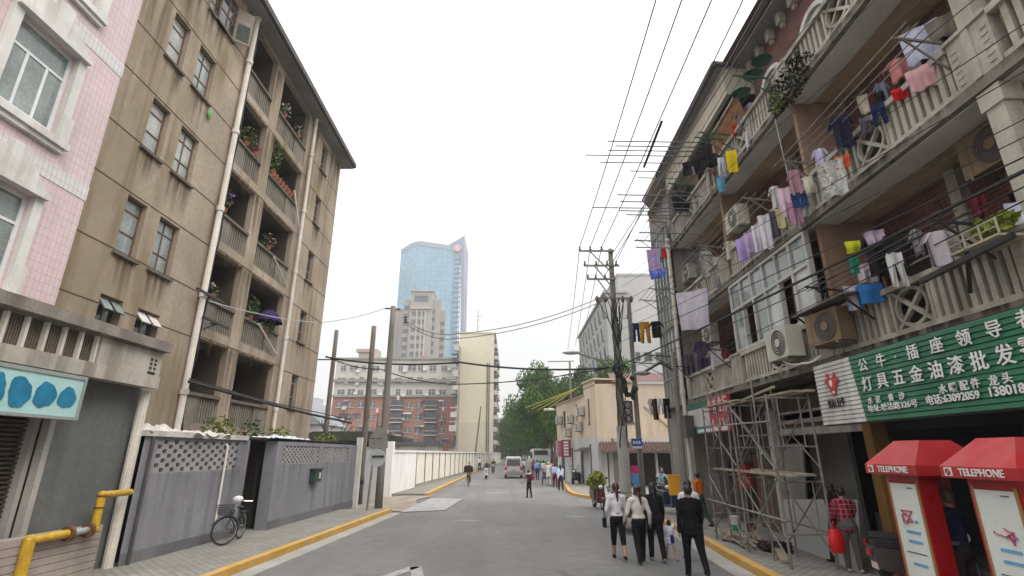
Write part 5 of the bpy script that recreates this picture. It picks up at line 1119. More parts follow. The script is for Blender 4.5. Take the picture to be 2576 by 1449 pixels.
tree(-4.6, 150, 12.8, 4.4, 'left pavement tree beyond the end of the cream block', 5, lf2, 2.6, low=.08)
tree(-5.2, 175, 13, 5, 'distant tree on the left where the street closes', 6, lf1, 2.5, low=.04)
tree(1.5, 152, 13, 5.5, 'distant dark tree closing the end of the street', 7, lf1, 0, low=.0)
tree(6, 125, 13, 5., 'distant tree on the right where the street closes', 8, lf1, -1, low=.03)
tree(11.5, 54, 11.8, 3.0, 'tree crown peeping over the peach house roof beside the wooden pole', 9, lf2, -1.5, low=.3)
for i, (x, y) in enumerate(((-2, 182), (3, 178), (8, 170))): tree(x, y, 9.5, 6, ['dark far backdrop tree left of the road end', 'dark far backdrop tree in line with the road', 'dark far backdrop tree behind the bus'][i], 10+i, lf1, 0, low=-.1)
# ================= right: utility poles, wires, lamps
mp = thing('utility_pole', 'tall main utility pole with stacked crossarms, insulators and cable coils', 'pole', (4.8, 23, 0), 'utility poles')
bx, by = 4.8, 23.
b = MB(); b.tube([(bx+.1*k/8*0, by, 11.75*k/8) for k in range(9)], [.2-.085*k/8 for k in range(9)], 12); b.build('shaft', pole_c, mp, smooth=True)
b = MB(); b.tube([(bx, by, 0), (bx, by, 3.4)], .235, 14); b.build('sleeve', mat('pale_pole_sleeve', (.36, .34, .32), .9, .15, 2, blotch=.4), mp)
W6 = 24.8/1278/.3444*.3444*.3444    # metres per frame-6 pixel at the pole
def Z6(v): return q(6, 390, v, y=by).z
ins = mat('brown_insulator', (.12, .06, .04), .4, .2)
INS = {}
for nm, v, a0, a1, us in (('top', 205, 140, 395, (145, 222, 305)), ('mid', 312, 175, 432, (182, 265, 345, 412)), ('low', 410, 198, 405, (205, 262, 330))):
    z = Z6(v); x0, x1 = q(6, a0, v, y=by-.15).x, q(6, a1, v, y=by-.15).x
    b = MB(); b.bar((x0, by-.15, z), (x1, by-.15, z), .08); b.build('crossarm', steel, mp)
    b = MB(); b.bar((x0+.5, by-.13, z), (bx, by-.13, z-1.15), .05); b.build('brace', steel, mp)
    INS[nm] = []
    for u in us:
        x = q(6, u, v, y=by-.15).x; INS[nm].append(Vector((x, by-.15, z+.2)))
        b = MB(); b.tube([(x, by-.15, z), (x, by-.15, z+.07), (x, by-.15, z+.12), (x, by-.15, z+.22)], [.03, .075, .04, .05], 8); b.build('insulator', ins, mp)
z = Z6(550); b = MB(); b.bar((bx-.9, by-.15, z), (bx+.9, by-.15, z), .08); b.build('crossarm', steel, mp)
for i in range(5):
    x = bx-.8+.4*i; b = MB(); b.tube([(x, by-.15, z-.2), (x, by-.15, z-.08), (x, by-.15, z+.12)], [.04, .08, .04], 8); b.build('insulator', ins, mp)
rr = random.Random(5); b = MB()
for i in range(9):
    x = bx+rr.uniform(-.85, .85); x2 = bx+rr.uniform(-.3, .3); b.tube([(x, by-.18, z), (x*.6+x2*.4, by-.35, z-.5-rr.random()*.6), (x2, by-.2, z-.9-rr.random()*.6), (bx+.05, by-.18, z-2.4)], .022, 5)
b.build('jumper_wires', cable_black, mp)
b = MB()
for i in range(5): b.ring((bx-.1+.05*i, by-.3, 5.9-.04*i), (.3, 1, .1*i), .2+.03*i, .022, 20, 5)
for i in range(4): b.tube([(bx+.2*cos(zz*1.3+i*1.6), by-.22+.03*i, zz) for zz in [2.5+.7*j for j in range(10)]], .025, 5)
for i in range(3): b.ring((bx+.25, by-.3, 4.3-.3*i), (.2, 1, .2*i), .15, .03, 14, 5)
b.build('cable_coil', cable_black, mp)
p2 = pole(5.6, 23.4, 9.4, .13, .1, 'second thinner concrete pole right of the main utility pole with a blue plate', pole_c)
bp = q(5, 2200, 435, y=23.2); b = MB(); b.box(bp.x-.23, 23.14, bp.z-.22, bp.x+.23, 23.2, bp.z+.2); so_ = b.build('street_plate', mat('street_sign_blue', (.03, .1, .42), .4, .1), p2)
b = MB(); b.box(bp.x-.21, 23.125, bp.z-.21, bp.x+.21, 23.14, bp.z-.12)
for i in range(3): b.box(bp.x-.17+i*.12, 23.125, bp.z-.02, bp.x-.09+i*.12, 23.14, bp.z+.1)
b.build('lettering', lett, so_)
b = MB()
for i in range(8): b.ball((bp.x-.15+rr.uniform(-.35, .3), 23.1+rr.uniform(-.2, .1), q(6, 500, 1180, y=23).z+rr.uniform(-.4, .35)), .14, .1, rr.uniform(.12, .3), 7, 5)
b.build('splice_boxes', black_metal, p2)
p4 = pole(5.55, 17.4, 5.6, .085, .07, 'slim grey lamp post near the corner of the balcony house', pole_c, name='lamp_post')
a1 = q(6, 600, 1090, y=17.4); b = MB(); b.tube([(5.55, 17.4, 4.95), (5.1, 17.4, 5.25), a1], .05, 8); b.build('arm', mat('dark_green_metal', (.03, .05, .04), .5, .2), p4)
b = MB(); b.ball(a1, .3, .12, .08); b.build('lamp_head', mat('lamp_grey', (.2, .21, .2), .5, .1), p4)
b = MB(); o_ = q(10, 1115, 425, y=17.2); b.box(o_.x-.17, 17.15, o_.z-.28, o_.x+.17, 17.29, o_.z+.28); b.box(o_.x-.19, 17.13, o_.z+.28, o_.x+.19, 17.3, o_.z+.32)
tag(b.build('meter_box', mat('orange_yellow_box', (.62, .3, .015), .5, .12, 3)), 'orange-yellow box strapped to the slim lamp post', 'box')
t = thing('street_lamp', 'pale street lamp head on a long arm from the main utility pole', 'street lamp', (bx, by, 0), 'street lamps')
l0 = q(6, 30, 940, y=by); l1 = q(6, 135, 945, y=by); l2 = q(6, 380, 1055, y=by)
b = MB(); b.tube([l2, q(6, 260, 985, y=by), l1], .045, 8); b.tube([q(6, 385, 1000, y=by), q(6, 260, 985, y=by)], .03, 6); b.build('arm', steel, t)
b = MB(); b.ball((l0+l1)/2+Vector((0, 0, .02)), .42, .17, .1, 14, 8); b.build('lamp_head', mat('lamp_pale', (.5, .52, .52), .35, .08), t)
t = thing('street_lamp', 'small distant street lamp over the bamboo poles of the peach house', 'street lamp', (4.6, 50, 0), 'street lamps')
l0 = q(4, 1790, 1355, y=50); b = MB(); b.tube([(l0.x+3.2, 50, 0), (l0.x+3.2, 50, l0.z-.3), (l0.x+.4, 50, l0.z)], .06, 6); b.build('post', steel, t); b = MB(); b.ball(l0, .55, .2, .13); b.build('lamp_head', MATS['lamp_pale'], t)
t = pole(q(4, 1943, 1100, y=50).x, 50, q(4, 1943, 1000, y=50).z, .14, .1, 'wooden pole with one crossarm standing among the right-hand trees', pole_w)
x = q(4, 1943, 1000, y=50).x; z = q(4, 1943, 1005, y=50).z; b = MB(); b.bar((x-2.2, 50, z), (x+.4, 50, z+.05), .09); b.bar((x-2.2, 50, z-1.7), (x+.2, 50, z-1.1), .07); b.build('crossarm', steel, t)
pole(-5.2, 72, 8.5, .13, .1, 'leaning wooden pole before the cream gable', pole_w, lean=.9)
# overhead wires, each a thing
WG = 'overhead wires'
def wire(pts, r, lab, sag=0, m=None, n=14, name='overhead_wire'):
    P_ = [Vector(p) for p in pts]; out = []
    for a, c in zip(P_, P_[1:]):
        for i in range(n): t_ = i/n; out.append(a.lerp(c, t_)-Vector((0, 0, sag*4*t_*(1-t_))))
    out.append(P_[-1]); b = MB(); b.tube(out, r, 5)
    return tag(b.build(name, m or wire_grey), lab, 'wire', WG)
for i, s_ in enumerate(INS['top']):
    c_ = px((1650, 1715, 1790)[i], 0, z=s_.z+.1); far = Vector((c_.x*.9+.4, 70, 10.2))
    wire([Vector((s_.x+(c_.x-s_.x)*1.6, s_.y+(c_.y-s_.y)*1.6, s_.z)), c_, s_], .019, ['left', 'middle', 'right'][i]+' of the three high wires on the top crossarm', .12); wire([s_, px(*[(1428, 880), (1447, 870), (1462, 860)][i], y=60)], .02, ['left', 'middle', 'right'][i]+' of the three wires running from the top crossarm down the street', .3)
s0 = px(1665, 305, z=10.6); s1 = px(1620, 420, z=10.55)
wire([s0, s1], .038, 'thick black sheathed length on a high wire above the street', 0, cable_black, name='cable_sleeve')
for i, (X0, k, j, lab) in enumerate(((1865, 'mid', 3, 'high wire ending at the right tip of the second crossarm'), (1915, 'low', 2, 'high wire ending at the third crossarm'), (1940, 'mid', 2, 'high wire nearest the eave of the balcony house'))):
    e = INS[k][j]; c_ = px(X0, 0, z=e.z+.5); wire([e+(c_-e)*1.3, e], .017, lab, .1)
for i, (P0, P1, x0, x1, r, lab) in enumerate((((2576, 430), (1545, 925), 5.75, None, .026, 'thick black cable bundle sweeping from the main pole past the glazed balcony'), ((2576, 470), (1550, 940), 5.8, None, .01, 'second thick cable just under the thick black bundle'),
        ((2576, 300), (1560, 800), 5.9, None, .0075, 'thin wire just above the thick black bundle'), ((2576, 345), (1560, 830), 5.9, None, .0075, 'thin wire touching the top of the thick black bundle'), ((2576, 180), (1565, 760), 6.0, None, .0075, 'thin wire crossing the middle slab of the balcony house'),
        ((2576, 395), (1560, 860), 5.85, None, .011, 'medium cable between the thin wires and the thick bundle'), ((2576, 60), (1565, 720), 6.0, None, .007, 'thin wire crossing the glazed balcony obliquely from high up'), ((2450, 0), (1570, 700), 6.1, None, .007, 'upper thin wire over the second row of balusters'),
        ((2320, 0), (1575, 640), 6.1, None, .007, 'thin wire over the upper row of balusters'), ((2576, 505), (1690, 930), 5.9, None, .01, 'lowest cable over the air conditioners'), ((2200, 0), (1580, 600), 6.0, None, .007, 'thin wire along the top balcony'), ((2090, 0), (1600, 520), 5.9, None, .007, 'thin wire beneath the dark eave'))):
    a_ = px(*P0, x=x0); c_ = px(*P1, y=22.8); wire([a_, c_], r, lab, (.14 if r > .03 else .07), cable_black, 20)
wire([(-9.6, 26, 7.0), q(4, 1140, 1010, y=23), (bx, by, 6.0)], .045, 'thick sagging black cable crossing the street to the main pole', .22, cable_black)
wire([(-9.6, 26, 7.05), q(4, 560, 1060, y=25), q(4, 1120, 1170, y=24), (bx, by, 6.05)], .026, 'second sagging cable crossing the street below the thick one', .18, cable_black)
wire([(-5.2, 23.7, 8.4), q(4, 1130, 800, y=23.4), (bx-.8, by-.15, Z6(555))], .02, 'upper pale wire crossing from the leaning concrete pole', .3)
wire([(-5.2, 23.7, 8.3), q(4, 1130, 835, y=23.4), (bx-.4, by-.15, Z6(560))], .02, 'lower pale wire crossing from the leaning concrete pole', .32)
wire([(-9.7, 15.6, 6.9), q(4, 100, 720, y=23.5), (-6.15, 23.7, 8.95)], .016, 'thin pale wire from the brown house bracket to the leaning concrete pole', .12, mat('pale_wire', (.4, .4, .4), .6, .05))
wire([q(4, 90, 990, y=27), q(4, 265, 990, y=30)], .04, 'short dark cable from the brown house corner to the far wooden pole', 0, cable_black)
wire([q(8, 1075, 245, x=6.2), q(7, 905, 800, x=6.3)], .009, 'loose hanging rope in front of the middle slab', 0, mat('pale_wire', (.4, .4, .4)))
# ================= vehicles
tyre = rubber; chrome = mat('chrome', (.5, .5, .5), .2, .05, metal=.9); lamp_r = mat('tail_light_red', (.32, .015, .03), .25, .1, spec=.6); lamp_w = mat('headlamp_glass', (.65, .67, .7), .15, .05, spec=.7)
def loft(sections):   # closed body from rings of equal length along y
    b = MB(); n = len(sections[0]); vs = [p for s_ in sections for p in s_]
    fs = [(i*n+k, i*n+(k+1) % n, (i+1)*n+(k+1) % n, (i+1)*n+k) for i in range(len(sections)-1) for k in range(n)]
    fs += [tuple(range(n-1, -1, -1)), tuple(range((len(sections)-1)*n, len(sections)*n))]; return b.add(vs, fs)
def section(y, w, z0, z1, wt, belt):
    return [(-w*.92, y, z0), (w*.92, y, z0), (w, y, z0+.15), (w, y, belt), (wt, y, z1-.1), (wt*.9, y, z1), (-wt*.9, y, z1), (-wt, y, z1-.1), (-w, y, belt), (-w, y, z0+.15)]
def wheel(name, par, c, r, w_, m2=chrome):
    b = MB(); b.tube([(c[0]-w_/2, c[1], c[2]), (c[0]+w_/2, c[1], c[2])], r, 20); o = b.build(name, tyre, par, True); b = MB(); b.tube([(c[0]-w_/2-.006, c[1], c[2]), (c[0]+w_/2+.006, c[1], c[2])], r*.58, 16); b.build('rim', m2, o, True)
van_p = mat('van_silver', (.42, .38, .37), .3, .06, 2, metal=.15, spec=.6)
v_ = thing('minivan', 'silver minivan driving away with red tail lights', 'van', (.15, 51.5, 0))
loft([section(0, .84, .34, 1.9, .72, 1.08), section(.12, .86, .3, 1.97, .74, 1.08), section(2.6, .86, .3, 2.0, .74, 1.08), section(3.2, .85, .3, 1.9, .72, 1.05), section(3.9, .83, .32, 1.15, .76, 1.0), section(4.3, .76, .38, .95, .7, .85)]).build('body', van_p, v_, True)
b = MB(); b.hexa([(-.66, -.025, 1.14), (.66, -.025, 1.14), (.66, .02, 1.14), (-.66, .02, 1.14), (-.6, .0, 1.75), (.6, .0, 1.75), (.6, .05, 1.75), (-.6, .05, 1.75)]); b.build('rear_window', dark_glass, v_, True)
for s_ in (-1, 1):
    b = MB(); b.hexa([(s_*.6, -.03, .78), (s_*.85, -.03, .78), (s_*.87, .1, .78), (s_*.6, .1, .78), (s_*.6, -.03, 1.08), (s_*.83, -.03, 1.08), (s_*.85, .1, 1.08), (s_*.6, .1, 1.08)]); b.build('tail_light', lamp_r, v_, True)
    b = MB(); b.hexa([(s_*.868, .4, 1.14), (s_*.872, .4, 1.14), (s_*.872, 2.7, 1.14), (s_*.868, 2.7, 1.14), (s_*.77, .45, 1.75), (s_*.785, .45, 1.75), (s_*.785, 2.5, 1.75), (s_*.77, 2.5, 1.75)]); b.build('side_window', dark_glass, v_, True)
    for y in (.85, 3.4): wheel('wheel', v_, (s_*.76, y, .31), .31, .2)
    b = MB(); b.box(s_*.9-.09, 2.95, 1.1, s_*.9+.09, 3.0, 1.25); b.build('mirror', black_metal, v_, True)
b = MB(); b.box(-.84, -.1, .36, .84, .0, .55); b.build('bumper', mat('bumper_grey', (.2, .19, .19), .5, .1), v_, True)
b = MB(); b.box(-.22, -.035, .7, .22, -.0, .84); b.build('number_plate', mat('plate_blue', (.16, .25, .3), .5, .1), v_, True)
b = MB(); b.box(-.6, -.04, .56, .6, -.01, .66); b.build('lower_trim', mat('bumper_grey', (.2, .19, .19)), v_, True)
bus = thing('city_bus', 'white city bus with green lower rear seen from behind', 'bus', (4.3, 79, 0))
def bsec(y, i=0): return [(-1.2+i, y, .35), (1.2-i, y, .35), (1.25-i, y, .5), (1.25-i, y, 2.7), (1.1-i, y, 2.98), (-1.1+i, y, 2.98), (-1.25+i, y, 2.7), (-1.25+i, y, .5)]
loft([bsec(0, .06), bsec(.2), bsec(10.5), bsec(10.8, .08)]).build('body', mat('bus_white', (.55, .57, .55), .35, .08, 1), bus, True)
b = MB(); b.box(-1.0, -.03, 2.05, 1.0, .05, 2.72); b.build('rear_window', dark_glass, bus, True)
b = MB(); b.prism([(-1.15, -.02, .42), (1.15, -.02, .42), (1.15, -.02, .95), (.6, -.02, 1.25), (-.5, -.02, 1.28), (-1.15, -.02, 1.0)], (0, .06, 0)); b.build('green_panel', mat('bus_green', (.13, .33, .03), .4, .1, 1), bus, True)
for s_ in (-1, 1):
    b = MB(); b.box(s_*1.25-.01, .8, 1.5, s_*1.25+.01, 10, 2.5); b.build('side_window', dark_glass, bus, True)
    b = MB(); b.box(s_*1.05-.1, -.04, .9, s_*1.05+.1, .02, 1.35); b.build('tail_light', lamp_r, bus, True)
    for y in (2.3, 8.6): wheel('wheel', bus, (s_*1.1, y, .48), .48, .28)
b = MB(); b.box(-1.2, -.08, .3, 1.2, 0, .48); b.build('bumper', mat('bumper_grey', (.2, .19, .19)), bus, True)
def scooter(x, y, rz, lab, col, z=0, top=None, group='scooters and motorbikes'):
    t = thing('scooter', lab, 'scooter', (x, y, z), group, rz); m_ = paint('scooter_%d' % int(sum(c_*(1+i)*997 for i, c_ in enumerate(col))), col, .35, spec=.6)
    for yy in (-.6, .62): 
        b = MB(); b.ring((0, yy, .24), (1, 0, 0), .19, .055, 20, 8); o = b.build('wheel', tyre, t, True); b = MB(); b.tube([(-.045, yy, .24), (.045, yy, .24)], .14, 12); b.build('rim', chrome, o, True)
    b = MB()     # leg shield, floor and tail in one shell (front is -y)
    b.hexa([(-.2, -.42, .3), (.2, -.42, .3), (.2, -.36, .3), (-.2, -.36, .3), (-.17, -.33, .95), (.17, -.33, .95), (.17, -.27, .95), (-.17, -.27, .95)])
    b.box(-.17, -.4, .26, .17, .2, .33); b.hexa([(-.14, .1, .3), (.14, .1, .3), (.12, .9, .42), (-.12, .9, .42), (-.17, .12, .68), (.17, .12, .68), (.11, .95, .74), (-.11, .95, .74)]); b.ball((0, -.62, .42), .09, .2, .1); b.build('bodywork', m_, t, True)
    b = MB(); b.hexa([(-.15, .08, .69), (.15, .08, .69), (.11, .9, .745), (-.11, .9, .745), (-.13, .1, .77), (.13, .1, .77), (.09, .9, .83), (-.09, .9, .83)]); b.build('seat', black_metal, t, True)
    b = MB(); b.tube([(0, -.62, .3), (0, -.38, .9), (0, -.33, 1.02)], .03, 8); b.tube([(-.33, -.2, 1.04), (-.1, -.33, 1.02), (.1, -.33, 1.02), (.33, -.2, 1.04)], .018, 8); ho = b.build('handlebar', black_metal, t, True)
    for s_ in (-1, 1):
        b = MB(); b.tube([(s_*.26, -.24, 1.03), (s_*.32, -.26, 1.22)], .008, 5); b.ball((s_*.33, -.26, 1.26), .065, .012, .045, 8, 5); b.build('mirror', black_metal, ho, True)
    b = MB(); b.ball((0, -.4, .9), .1, .07, .085); b.build('headlight', lamp_w, t, True); b = MB(); b.box(-.07, .95, .6, .07, .975, .7); b.build('tail_light', lamp_r, t, True)
    b = MB(); b.box(-.11, .9, .42, .11, .915, .56); b.build('number_plate', paint('plate_pale', (.55, .45, .4)), t, True)
    return t
scooter(-2.45, 50.8, .12, 'scooter with white front ridden toward the camera by the left kerb', (.45, .45, .47))
scooter(-2.35, 66, .1, 'farther dark scooter ridden toward the camera by the left kerb', (.05, .05, .06))
scooter(4.75, 40.2, -.5, 'black scooter parked at the grey base of the peach house', (.02, .02, .025), z=.13)
scooter(3.75, 23.8, .15, 'dark red scooter carrying a big bunch of yellow-green leaves', (.1, .03, .03))
b = MB()
for i in range(9): b.leaves((3.72+rr.uniform(-.3, .3), 24.3+rr.uniform(-.3, .3), 1.12+rr.uniform(-.15, .25)), (.24, .24, .2), 90, .16)
tag(b.build('leafy_vegetables', leafy), 'big bunch of yellow-green leafy vegetables on the dark red scooter', 'vegetables')
scooter(6.5, 23.6, .25, 'dark motorbike with lit round headlamp ridden by the man in pale blue plaid', (.04, .05, .06))
scooter(7.15, 9.6, 1.2, 'black scooter parked behind the plaid-shirted shopper', (.02, .02, .022), z=.13)
scooter(6.6, 8.75, 1.35, 'black and grey scooter parked between the phone booth and the shop', (.06, .06, .06), z=.13)
scooter(5.9, 20.6, .4, 'dark blue motorbike parked between the pole and the corner house', (.03, .04, .08), z=.13)
def bicycle(x, y, rz, lab, z=0, steer=0., basket=True, col=(.03, .03, .035)):
    t = thing('bicycle', lab, 'bicycle', (x, y, z), 'bicycles', rz); m_ = paint('bicycle_%d' % int(sum(c_*997 for c_ in col)), col, .4, spec=.5)
    Rm = Matrix.Rotation(steer, 3, 'Z'); fc = Vector((0, -.55, 0))
    def F(p): return fc+Rm @ (Vector(p)-fc)
    for nm, c_, ax in (('wheel', Vector((0, -.55, .33)), Rm @ Vector((1, 0, 0))), ('wheel', Vector((0, .5, .33)), Vector((1, 0, 0)))):
        b = MB(); b.ring(c_, ax, .31, .02, 32, 6); o = b.build(nm, tyre, t, True)
        b = MB(); b.ring(c_, ax, .285, .011, 32, 5); u_ = ax.orthogonal().normalized(); w_ = ax.cross(u_)
        for i in range(14): a = 2*pi*i/14; b.bar(c_, c_+(u_*cos(a)+w_*sin(a))*.285, .004)
        b.tube([c_-ax*.05, c_+ax*.05], .025, 8); b.build('rim', chrome, o, True)
        b = MB(); v2 = Vector((0, 0, 1)); h_ = ax.cross(v2).normalized(); pts = [c_+(h_*cos(a)+v2*sin(a))*.345 for a in [radians(20+14*i) for i in range(11)]]; b.tube(pts, .022, 6); b.build('mudguard', m_, o, True)
    b = MB(); st_ = Vector((0, -.38, .78)); bb_ = Vector((0, .08, .3)); se = Vector((0, .22, .74))
    for a, c_ in ((st_, bb_), (bb_, se), (se, (0, .5, .33)), (bb_, (0, .5, .33)), ((0, -.4, .7), (0, .14, .5))): b.tube([a, c_], .018, 8)
    for s_ in (-.05, .05): b.tube([F((s_, -.55, .33)), F((s_*.6, -.42, .66)), F((0, -.38, .8))], .013, 6)
    b.build('frame', m_, t, True)
    b = MB(); b.tube([F((0, -.38, .78)), F((0, -.34, .98))], .014, 6); b.tube([F((-.27, -.1, .99)), F((-.2, -.28, 1.0)), F((0, -.36, .98)), F((.2, -.28, 1.0)), F((.27, -.1, .99))], .012, 6); b.build('handlebar', chrome, t, True)
    b = MB(); b.ball((0, .27, .8), .09, .14, .035); b.tube([(0, .22, .72), (0, .25, .79)], .014, 6); b.build('saddle', black_metal, t, True)
    b = MB(); b.ring((0, .08, .3), (1, 0, 0), .09, .012, 16, 5); b.bar((-.1, .08, .3), (-.1, .2, .2), .02); b.bar((.1, .08, .3), (.1, -.04, .4), .02); b.box(-.16, .16, .18, -.07, .24, .2); b.box(.07, -.08, .39, .16, 0, .41); b.build('crank', black_metal, t, True)
    b = MB(); b.box(-.06, .3, .66, .06, .75, .68); b.bar((0, .5, .33), (0, .66, .66), .015); b.build('carrier', m_, t, True)
    if basket:
        b = MB()
        for k in range(5): zz = .7+.055*k; w_ = .13+.012*k; pts = [F((w_*sx, -.5+w_*.8*sy-.12, zz)) for sx, sy in ((-1, -1), (1, -1), (1, 1), (-1, 1), (-1, -1))]; b.tube(pts, .006, 4)
        for k in range(16): a = 2*pi*k/16; sx, sy = max(-1, min(1, 1.4*cos(a))), max(-1, min(1, 1.4*sin(a))); b.tube([F((.13*sx, -.62+.104*sy, .7)), F((.178*sx, -.62+.142*sy, .92))], .006, 4)
        b.build('basket', black_metal, t, True)
    return t
bicycle(-7.12, 14.25, .12, 'dark bicycle with front basket leaning at the grey wall by the doorway', z=.13, steer=-.75)
b = MB(); b.ball((-6.88, 13.78, 1.17), .13, .1, .085); tag(b.build('white_bag', cloth((.6, .6, .65))), 'small white bag hung on the handlebar of the bicycle by the doorway', 'bag')
bicycle(-3.2, 40.2, .0, 'bicycle ridden toward the camera along the left kerb', basket=False)
bicycle(4.55, 23.9, -.5, 'dark bicycle parked next to the scooter with the leaves', col=(.05, .05, .05))
t = thing('cargo_tricycle', 'dark red flatbed cargo tricycle behind the walking women', 'tricycle', (4.0, 16.6, 0))
b = MB(); b.box(3.25, 16.4, .46, 4.35, 18.0, .52); b.box(3.25, 16.4, .52, 3.29, 18, .78); b.box(4.31, 16.4, .52, 4.35, 18, .78); b.box(3.29, 16.4, .52, 4.31, 16.44, .78); b.build('cargo_bed', mat('dark_red_bed', (.09, .03, .03), .8, .3, 3), t)
for c_ in ((3.2, 17.3, .31), (4.4, 17.3, .31), (3.8, 19.0, .31)):
    b = MB(); b.ring(c_, (1, 0, 0), .28, .03, 26, 6); o = b.build('wheel', tyre, t); b = MB(); b.ring(c_, (1, 0, 0), .25, .012, 24, 5)
    for i in range(12): a = 2*pi*i/12; b.bar(c_, (c_[0], c_[1]+cos(a)*.25, c_[2]+sin(a)*.25), .005)
    b.build('rim', chrome, o)
b = MB(); b.tube([(3.8, 17.9, .5), (3.8, 18.4, .45), (3.8, 18.75, .85), (3.8, 18.8, .95)], .025, 8); b.tube([(3.8, 19, .31), (3.8, 18.78, .9)], .02, 8); b.tube([(3.5, 18.6, 1.0), (3.8, 18.8, .97), (4.1, 18.6, 1.0)], .015, 6); b.build('frame', black_metal, t)
b = MB(); b.ball((3.8, 18.35, .85), .1, .14, .05); b.tube([(3.8, 18.35, .5), (3.8, 18.35, .83)], .015, 6); b.build('saddle', black_metal, t)
b = MB(); b.tube([(3.3, 16.4, .5), (2.95, 16.0, .3), (2.7, 15.9, .27)], .012, 5); b.build('tow_rope', black_metal, t)
t = thing('banner', 'pink and blue poster hung between the main pole and the second pole', 'poster', (5.2, 23.2, 1.8))
w_ = [q(10, u, v, y=23.1) for u, v in ((622, 200), (712, 200), (715, 290), (622, 290), (640, 425), (715, 425))]
b = MB(); b.prism([w_[0], w_[1], w_[2], w_[3]], (0, .03, 0)); b.build('pink_half', cloth((.5, .05, .16), 'poster_pink'), t); b = MB(); b.prism([w_[3], w_[2], w_[5], w_[4]], (0, .03, 0)); b.build('blue_half', cloth((.1, .3, .55), 'poster_blue'), t)
